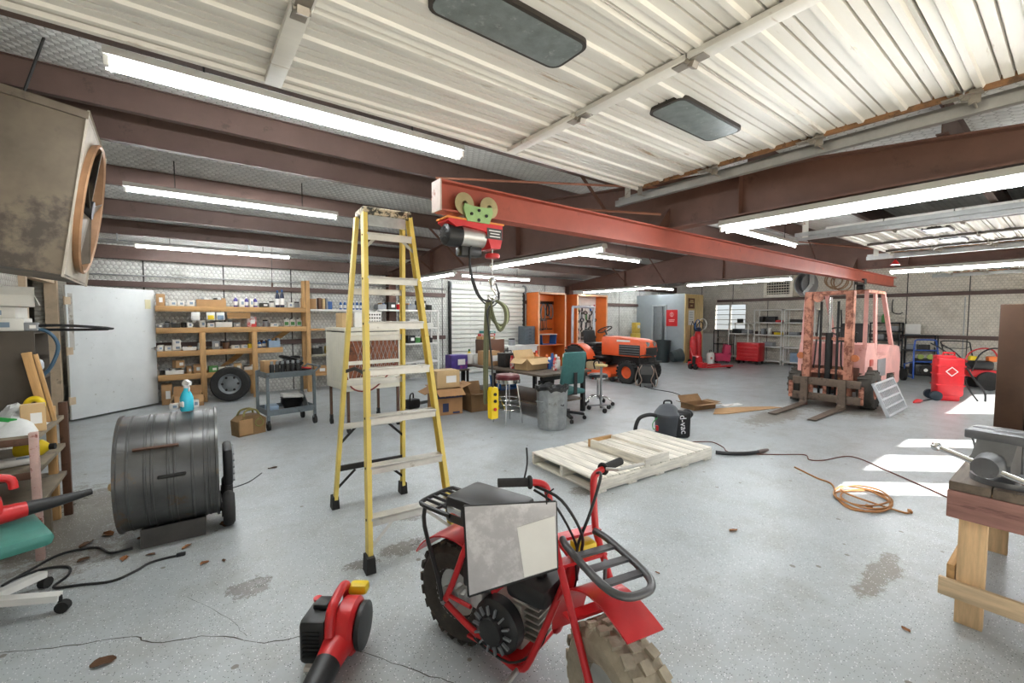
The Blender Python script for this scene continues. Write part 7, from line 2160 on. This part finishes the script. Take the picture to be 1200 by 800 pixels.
for i, (y, z, s, c) in enumerate(((6.75, 1.42, (0.2, 0.12, 0.2), 'dark'), (6.45, 1.42, (0.25, 0.3, 0.2), 'black'), (6.2, 1.42, (0.2, 0.18, 0.08), 'red'), (6.7, 1.0, (0.2, 0.1, 0.2), 'grey'), (6.5, 1.0, (0.15, 0.08, 0.22), 'white'), (6.2, 1.0, (0.22, 0.25, 0.08), 'yellow'), (5.6, 1.42, (0.25, 0.5, 0.1), 'dark'), (5.75, 1.0, (0.22, 0.25, 0.1), 'grey'), (5.6, 0.12, (0.3, 0.4, 0.3), 'greyblue'), (7.55, 1.02, (0.3, 0.3, 0.16), 'black'), (7.25, 1.02, (0.3, 0.25, 0.14), 'grey'), (7.5, 1.4, (0.14, 0.16, 0.14), 'dark'), (7.3, 0.2, (0.3, 0.3, 0.35), 'card2'), (6.5, 0.6, (0.3, 0.3, 0.14), 'grey'))):
    carton(f'{WORD[c]} case on the pale right-wall shelving, {ORD[i]} one', (16.0, y, z + 0.0005), s, 0, COLS[c], 'cases on the right-wall shelving', 'tool_case', False, False)
t = thing('tool_chest', 'red rolling tool chest with drawers before the right-wall shelf', 'tool chest', (15.4, 6.85, 0))
MB().box((0, 0, 0.42), (0.46, 0.72, 0.62), None, 0.012).build('cabinet', REDPAINT, t)
for k in range(5):
    o = MB().box((-0.235, 0, 0.19 + 0.115 * k), (0.015, 0.66, 0.1), None, 0.003).build('drawer', REDPAINT, t)
    MB().box((-0.247, 0, 0.225 + 0.115 * k), (0.012, 0.6, 0.012)).build('drawer_pull', REDP, o)
for x in (-0.18, 0.18):
    for y in (-0.3, 0.3):
        MB().cyl((x, y - 0.015, 0.05), (x, y + 0.015, 0.05), 0.05, n=14).build('caster', DARK, t)
        MB().box((x, y, 0.09), (0.04, 0.05, 0.04)).build('caster_fork', DARK, t)

# ------------------------------------------------------------------ forklift
FKP = mat('faded_forklift_pink', '#d9a29a', 0.6, 0, 0.14, 3, wear='#c27e6c', wear_amt=0.35, wear_scale=4)
FKO = mat('rusty_orange_mast', '#bb8069', 0.6, 0.1, 0.28, 7, wear='#7c4836', wear_amt=0.65, wear_scale=9)
FKD = mat('worn_fork_steel', '#6e5f52', 0.55, 0.4, 0.25, 5, wear='#4b3f38', wear_amt=0.5)
t = thing('forklift', 'old forklift with faded pink body and rusty orange mast', 'forklift', (9.0, 2.7, 0), R(180))
for s in (-1, 1):
    y = s * 0.3
    b = MB()
    b.span((-0.06, y - 0.05, 0.08), (-0.045, y + 0.05, 2.02)).span((0.045, y - 0.05, 0.08), (0.06, y + 0.05, 2.02)).span((-0.06, y + s * 0.045, 0.08), (0.06, y + s * 0.06, 2.02))
    b.build('outer_mast', FKO, t)
    b = MB()
    b.span((-0.035, y - s * 0.02 - 0.03, 0.1), (0.035, y - s * 0.02 + 0.03, 1.96))
    b.build('inner_mast', FKO, t)
    MB().tube([(-0.03, y * 0.42, 0.15), (-0.03, y * 0.42, 1.85)], 0.02, 8).build('lift_chain', DARK, t)
    # fork
    b = MB()
    b.prism([(0.16, 0.0), (1.5, 0.0), (1.5, 0.012), (0.25, 0.04), (0.215, 0.075), (0.215, 0.5), (0.16, 0.5)], (0, s * 0.28 - 0.055, 0.012), (1, 0, 0), (0, 0, 1), (0, 0.11, 0))
    b.build('fork', FKD, t)
MB().cyl((-0.05, 0, 0.12), (-0.05, 0, 1.3), 0.055, n=16).build('lift_cylinder', DARK, t)
MB().cyl((-0.05, 0, 1.3), (-0.05, 0, 1.92), 0.03, n=12).build('lift_rod', CHROME, t)
for z, h in ((2.0, 0.045), (1.2, 0.05), (0.62, 0.08)):
    MB().box((-0.05, 0, z), (0.06, 0.62, h)).build('mast_crossbar', FKO, t)
MB().cyl((-0.02, -0.17, 1.92), (0.03, -0.17, 1.92), 0.08, n=20).build('chain_sheave', FKO, t)
for z in (0.17, 0.44):
    MB().box((0.13, 0.02, z), (0.05, 1.0, 0.13), None, 0.006).build('carriage_bar', FKD, t)
for y in (-0.2, 0.0, 0.2):
    MB().box((0.09, y, 0.3), (0.03, 0.05, 0.4)).build('carriage_plate', FKO, t)
for s in (-1, 1):
    MB().box((0.1, s * 0.52, 0.26), (0.04, 0.07, 0.3), None, 0.01).build('wheel_guard', FKO, t)
def fwheel(x, y, r, w, nm):
    b = MB()
    b.lathe([(r * 0.5, -w * 0.45), (r * 0.85, -w * 0.5), (r * 0.97, -w * 0.4), (r, 0), (r * 0.97, w * 0.4), (r * 0.85, w * 0.5), (r * 0.5, w * 0.45)], (x, y, r), (0, 1, 0), n=32, closed=True)
    for k in range(18):
        a = 2 * PI * k / 18
        b.box((x + math.cos(a) * r * 0.985, y, r + math.sin(a) * r * 0.985), (0.03, w * 0.9, 0.04), (0, -a, 0.3))
    b.build(nm + '_tyre', mat('dusty_forklift_tyre', '#4a4640', 0.85, 0, 0.25, 9), t)
    MB().lathe([(r * 0.5, w * 0.4), (r * 0.45, w * 0.1), (r * 0.2, w * 0.15), (0, w * 0.15), (0, -w * 0.15), (r * 0.45, -w * 0.1), (r * 0.5, -w * 0.4)], (x, y, r), (0, 1, 0), n=24).build(nm + '_rim', FKO, t)
for s in (-1, 1):
    fwheel(-0.32, s * 0.52, 0.33, 0.22, 'front')
    fwheel(-1.75, s * 0.44, 0.25, 0.18, 'rear')
# body: side panels with a wheel arch, cowl, seat deck, counterweight
prof = [(-0.12, 0.5), (-0.12, 0.86), (-0.2, 1.1), (-0.62, 1.12), (-0.7, 0.92), (-0.9, 0.85), (-1.5, 0.9), (-1.62, 1.05), (-2.3, 1.0), (-2.42, 0.85), (-2.42, 0.3), (-2.1, 0.24), (-2.05, 0.5), (-1.5, 0.52), (-1.42, 0.24), (-0.76, 0.24), (-0.7, 0.5), (-0.55, 0.7), (-0.3, 0.72)]
b = MB()
b.prism(prof, (0, -0.5, 0), (1, 0, 0), (0, 0, 1), (0, 1.0, 0))
b.build('body', FKP, t)
MB().box((-2.3, 0, 0.72), (0.35, 0.98, 0.6), None, 0.08).build('counterweight', FKP, t)
MB().box((-0.11, 0, 0.5), (0.06, 0.86, 0.42), None, 0.01).build('front_block', mat('dark_rust_block', '#6b4436', 0.7, 0.1, 0.3, 6, wear='#a8743f', wear_amt=0.5), t)
MB().box((-1.1, 0.505, 0.66), (0.5, 0.012, 0.32), None, 0.01).build('side_panel', GREYP, t)
MB().box((-0.46, 0.5, 0.78), (0.18, 0.04, 0.12), None, 0.03).build('step_light', mat('amber_red', '#b53d2a', 0.4), t)
for s in (-1, 1):
    MB().bar((-0.22, s * 0.46, 1.0), (-0.3, s * 0.44, 2.02), 0.06, 0.06).build('guard_front_post', FKP, t)
    MB().bar((-1.95, s * 0.46, 0.98), (-1.3, s * 0.44, 2.02), 0.06, 0.06).build('guard_rear_post', FKP, t)
    MB().bar((-0.3, s * 0.44, 2.02), (-1.3, s * 0.44, 2.02), 0.06, 0.05).build('guard_side_rail', FKO, t)
for k in range(6):
    MB().box((-0.34 - 0.19 * k, 0, 2.03), (0.04, 0.9, 0.03)).build('guard_bar', FKO, t)
MB().bar((-0.85, 0.46, 0.9), (-0.8, 0.44, 2.0), 0.04, 0.05).build('guard_middle_post', FKP, t)
MB().box((-1.15, 0, 1.0), (0.45, 0.48, 0.14), None, 0.05).build('seat', BLACK, t)
MB().box((-1.4, 0, 1.25), (0.12, 0.46, 0.42), (0, -0.15, 0), 0.05).build('seat_back', BLACK, t)
MB().cyl((-0.5, 0, 1.1), (-0.62, 0, 1.3), 0.02).build('steering_column', DARK, t)
MB().torus((-0.63, 0, 1.31), 0.16, 0.014, (-0.5, 0, 1), 24, 8).build('steering_wheel', BLACK, t)
for y in (0.2, 0.27):
    MB().tube([(-0.5, y, 1.08), (-0.52, y, 1.28)], 0.009, 6).build('control_lever', DARK, t)
    MB().sphere((-0.52, y, 1.29), 0.02, 8, 6).build('lever_knob', BLACK, t)
for s in (-1, 1):
    MB().cyl((0.02, s * 0.4, 0.88), (0.06, s * 0.4, 0.88), 0.06, n=16).build('head_lamp', mat('rust_lamp', '#b5683d', 0.5), t)
    MB().tube([(-0.12, s * 0.25, 0.6), (0.0, s * 0.2, 0.75), (-0.04, s * 0.18, 1.3), (-0.04, s * 0.16, 1.7)], 0.012, 6, smooth=3).build('hydraulic_hose', BLACK, t)

# slotted aluminium ramp leaning on the forklift wheel
t = thing('loading_ramp', 'slotted silver aluminium ramp leaning against the forklift front wheel', 'ramp', (9.28, 1.8, 0.0), rot=(R(68), 0, R(1)))
W, Hh = 1.25, 0.55
RAMPM = mat('silver_ramp', '#c6cacd', 0.4, 0.3, 0.1)
for y in (0, 0.13, 0.26, 0.39, Hh - 0.03):
    MB().span((-W / 2, y, 0.0), (W / 2, y + 0.03, 0.035), 0.003).build('long_rail', RAMPM, t)
for x in (-W / 2, W / 2 - 0.04):
    MB().span((x, 0, -0.004), (x + 0.04, Hh, 0.04), 0.003).build('end_rail', RAMPM, t)
src = None
for k in range(12):
    x = -W / 2 + 0.1 + k * 0.0955
    if src is None:
        src = MB().span((-0.014, 0.03, 0.006), (0.014, Hh - 0.03, 0.02)).build('slat', RAMPM, t)
        src.location = (x, 0, 0)
    else:
        inst(src, t, (x, 0, 0))

# ------------------------------------------------------------------ right side machines
t = thing('fuel_caddy', 'tall red plastic fuel caddy with white diamond label and black hose', 'fuel tank', (11.5, 1.52, 0), R(-62))
b = MB()
b.box((0, 0, 0.45), (0.4, 0.3, 0.74), None, 0.06)
b.box((-0.06, 0, 0.82), (0.28, 0.22, 0.08), None, 0.03)
for z in (0.3, 0.5, 0.66):
    b.box((0, 0, z), (0.408, 0.308, 0.03), None, 0.012)
b.box((0, 0.0, 0.08), (0.3, 0.26, 0.16), None, 0.03)
b.build('tank', mat('fuel_red', '#d2232c', 0.35), t)
MB().box((0, -0.157, 0.56), (0.13, 0.006, 0.13), (0, R(45), 0)).build('diamond_label', PAPER, t)
MB().box((0, -0.161, 0.56), (0.1, 0.004, 0.1), (0, R(45), 0)).build('diamond_print', REDP, t)
for s in (-1, 1):
    MB().cyl((-0.2, s * 0.16, 0.09), (-0.2, s * 0.1, 0.09), 0.09, n=18).build('wheel', mat('blue_black_wheel', '#22303a', 0.5), t)
MB().tube([(-0.08, 0, 0.84), (-0.08, 0, 0.9), (0.08, 0, 0.9), (0.08, 0, 0.84)], 0.018, 8).build('handle', mat('fuel_red', '#d2232c', 0.35), t)
MB().tube([(0.18, 0, 0.7), (0.26, -0.02, 0.62), (0.34, -0.04, 0.45), (0.5, -0.05, 0.2), (0.52, -0.05, 0.02)], 0.016, 8, smooth=4).build('hose', BLACK, t)
MB().tube([(0.19, 0.05, 0.72), (0.24, 0.05, 0.5), (0.3, 0.0, 0.25), (0.42, -0.05, 0.02)], 0.014, 8, smooth=4).build('hose_return', BLACK, t)
t = thing('red_dipper', 'red handled tool on a short black pipe on the floor by the fuel caddy', 'tool', (11.1, 1.72, 0), R(170))
MB().tube([(-0.35, 0, 0.02), (0.25, 0, 0.02)], 0.014, 8).build('pipe', BLACK, t)
MB().tube([(0.25, 0, 0.025), (0.4, 0, 0.03), (0.55, 0, 0.02)], [0.025, 0.045, 0.015], 10, smooth=3).build('grip', REDP, t)

BLUEF = mat('blue_frame_paint', '#2a4f9e', 0.4, 0.1)
t = thing('pressure_washer', 'blue framed pressure washer on two wheels by the right wall', 'pressure washer', (14.4, 2.35, 0), R(-60))
for s in (-1, 1):
    MB().tube([(s * 0.24, -0.2, 0.08), (s * 0.24, -0.18, 0.5), (s * 0.22, -0.12, 0.8), (s * 0.2, -0.1, 0.98)], 0.018, 8, smooth=3).build('frame_tube', BLUEF, t)
    MB().tube([(s * 0.24, -0.2, 0.1), (s * 0.24, 0.25, 0.12), (s * 0.24, 0.3, 0.4), (s * 0.24, -0.18, 0.5)], 0.016, 8).build('frame_side', BLUEF, t)
    MB().cyl((s * 0.29, 0.1, 0.15), (s * 0.36, 0.1, 0.15), 0.15, n=22).build('wheel', RUBBER, t)
MB().tube([(-0.2, -0.1, 0.98), (-0.16, -0.1, 1.03), (0.16, -0.1, 1.03), (0.2, -0.1, 0.98)], 0.018, 8, smooth=3).build('handle', BLUEF, t)
for z in (0.5, 0.78):
    MB().tube([(-0.23, -0.15, z), (0.23, -0.15, z)], 0.015, 8).build('cross_tube', BLUEF, t)
MB().box((0, 0.05, 0.3), (0.38, 0.36, 0.3), None, 0.05).build('engine', BLACK, t)
MB().cyl((0, -0.13, 0.3), (0, -0.17, 0.3), 0.11, n=22).build('recoil_cover', DARK, t)
MB().cyl((0, -0.175, 0.3), (0, -0.18, 0.3), 0.04, n=16).build('badge', PAPER, t)
MB().box((0, 0.0, 0.52), (0.3, 0.2, 0.12), None, 0.03).build('fuel_tank', BLACK, t)
for s in (-1, 1):
    MB().cyl((s * 0.09, -0.1, 0.62), (s * 0.09, -0.14, 0.62), 0.06, n=16).build('gauge', mat('olive_gauge', '#8b9a4a', 0.5), t)
MB().cyl((0.2, 0.15, 0.36), (0.34, 0.2, 0.36), 0.07, n=14).build('pump', ALU, t)
MB().tube([(0.26, -0.05, 0.7), (0.36, 0.0, 0.6), (0.3, 0.1, 0.8), (0.22, 0.05, 0.9)], 0.013, 6, smooth=4).build('hose', mat('pale_hose', '#c7c3ba', 0.5), t)

def mower(label, loc, rz, deckm, bagm, seed):
    t = thing('push_mower', label, 'lawn mower', loc, rz)
    b = MB()
    b.prism([(-0.3, 0.12), (0.36, 0.12), (0.42, 0.2), (0.3, 0.28), (-0.2, 0.3), (-0.32, 0.22)], (0, -0.26, 0), (1, 0, 0), (0, 0, 1), (0, 0.52, 0))
    bmesh.ops.bevel(b.bm, geom=b.bm.edges[:], offset=0.03, segments=2, affect='EDGES', profile=0.5)
    b.build('deck', deckm, t)
    for x, r in ((-0.3, 0.13), (0.3, 0.1)):
        for s in (-1, 1):
            MB().cyl((x, s * 0.27, r), (x, s * 0.32, r), r, n=20).build('wheel', RUBBER, t)
            MB().cyl((x, s * 0.321, r), (x, s * 0.325, r), r * 0.55, n=16).build('hub_cap', WHITE, t)
    MB().box((0.06, 0, 0.38), (0.3, 0.3, 0.16), None, 0.04).build('engine', BLACK, t)
    MB().cyl((0.06, 0, 0.46), (0.06, 0, 0.53), 0.13, 0.11, 22).build('engine_cowl', deckm, t)
    MB().box((0.24, 0.0, 0.42), (0.08, 0.12, 0.1), None, 0.02).build('muffler', GREYP, t)
    for s in (-1, 1):
        MB().tube([(-0.25, s * 0.24, 0.28), (-0.55, s * 0.24, 0.6), (-0.85, s * 0.24, 0.95)], 0.013, 8, smooth=3).build('handle_tube', BLACK, t)
    MB().tube([(-0.85, -0.24, 0.95), (-0.93, -0.2, 1.02), (-0.93, 0.2, 1.02), (-0.85, 0.24, 0.95)], 0.013, 8, smooth=3).build('handle_grip', BLACK, t)
    MB().tube([(-0.8, -0.22, 0.9), (-0.86, -0.16, 0.86), (-0.86, 0.16, 0.86), (-0.8, 0.22, 0.9)], 0.008, 6, smooth=3).build('brake_bail', BLACK, t)
    if bagm:
        b = MB()
        b.box((-0.52, 0, 0.33), (0.4, 0.42, 0.34), (0, 0.25, 0), 0.08)
        b.build('grass_bag', bagm, t)
    return t
mower('red push mower with black grass bag near the right wall', (15.2, 1.72, 0), R(-5), REDPAINT, BLACK, 1)
t = thing('garden_tiller', 'red and yellow garden tiller with dark handle bars left of the brown cabinet', 'tiller', (13.95, 1.36, 0), R(-60))
MB().box((0, 0, 0.35), (0.5, 0.4, 0.16), None, 0.04).build('engine_deck', REDPAINT, t)
MB().box((0.02, 0, 0.52), (0.36, 0.3, 0.2), None, 0.06).build('engine', BLACK, t)
MB().box((-0.16, -0.1, 0.68), (0.12, 0.12, 0.1), None, 0.02).build('fuel_tank', YELLOW, t)
MB().box((0.22, 0.05, 0.66), (0.16, 0.14, 0.12), None, 0.03).build('air_cleaner', ORANGE, t)
MB().tube([(-0.2, -0.2, 0.4), (-0.1, -0.2, 0.75), (0.1, -0.18, 0.9), (0.3, -0.16, 0.86), (0.4, -0.16, 0.6)], 0.016, 8, smooth=3).build('guard_tube', DARK, t)
MB().tube([(-0.2, 0.2, 0.4), (-0.1, 0.2, 0.75), (0.1, 0.18, 0.88), (0.3, 0.16, 0.84), (0.4, 0.16, 0.6)], 0.016, 8, smooth=3).build('guard_tube', REDPAINT, t)
for s in (-1, 1):
    MB().cyl((0.05, s * 0.22, 0.2), (0.05, s * 0.3, 0.2), 0.2, n=24).build('wheel', RUBBER, t)
    MB().tube([(-0.22, s * 0.18, 0.45), (-0.5, s * 0.22, 0.8), (-0.75, s * 0.24, 0.98)], 0.014, 8, smooth=3).build('handle_bar', BLACK, t)
for k in range(4):
    MB().box((-0.3 + 0.03 * k, -0.15 + 0.1 * k, 0.14), (0.03, 0.02, 0.26), (0.4 * k, 0.5, 0)).build('tine', DARK, t)
MB().box((0.3, 0.0, 0.25), (0.18, 0.3, 0.2), None, 0.02).build('front_weight', WHITE, t)

# black racks and a white panel at the right wall
BR = mat('black_angle_iron', '#232323', 0.5, 0.3)
t = rack('tall black steel rack behind the forklift guard', 16.25, 3.08, 3.75, (0.2, 0.6, 0.95, 1.2, 1.44), BR, 0.4, 'black_rack')
t = rack('low black steel rack with white panel on it behind the pressure washer', 16.25, 2.35, 3.04, (0.2, 0.7, 1.1), BR, 0.4, 'black_rack')
t = thing('white_signboard', 'white rectangular panel standing on the low black rack', 'panel', (16.1, 2.86, 1.1005), rot=(0, R(6), 0))
MB().span((-0.02, -0.16, 0), (0.0, 0.16, 0.3), 0.004).build('panel', WHITE, t)
MB().span((-0.025, -0.16, 0.0), (-0.02, 0.16, 0.02)).build('frame_lip', GREYP, t)
jug('green jug on the top of the tall black rack', (16.05, 3.45, 1.4405), 0.16, 0.28, COLS['green'], CAPW, None, R(-90))
for i, (y, z, c) in enumerate(((3.25, 0.95, 'dark'), (3.55, 0.95, 'grey'), (3.4, 0.6, 'black'), (3.25, 1.2, 'grey'), (2.6, 0.7, 'dark'), (2.85, 0.7, 'grey'))):
    carton(f'{WORD[c]} case on the {"tall" if y > 3.06 else "low"} black rack, {ORD[i]} one', (16.05, y, z + 0.0005), (0.22, 0.2, 0.14), 0, COLS[c], 'cases on the black racks', 'tool_case', False, False)
t = thing('red_reflector', 'small red reflector hanging beside the right-hand strip light', 'reflector', (9.75, 2.0, 2.44))
MB().cyl((0, 0, 0.12), (0, 0, 0.03), 0.01, 0.07, 16).build('cone', REDP, t)
MB().cyl((0, 0, 0.12), (0, 0, 0.2), 0.006, n=6).build('stem', DARK, t)
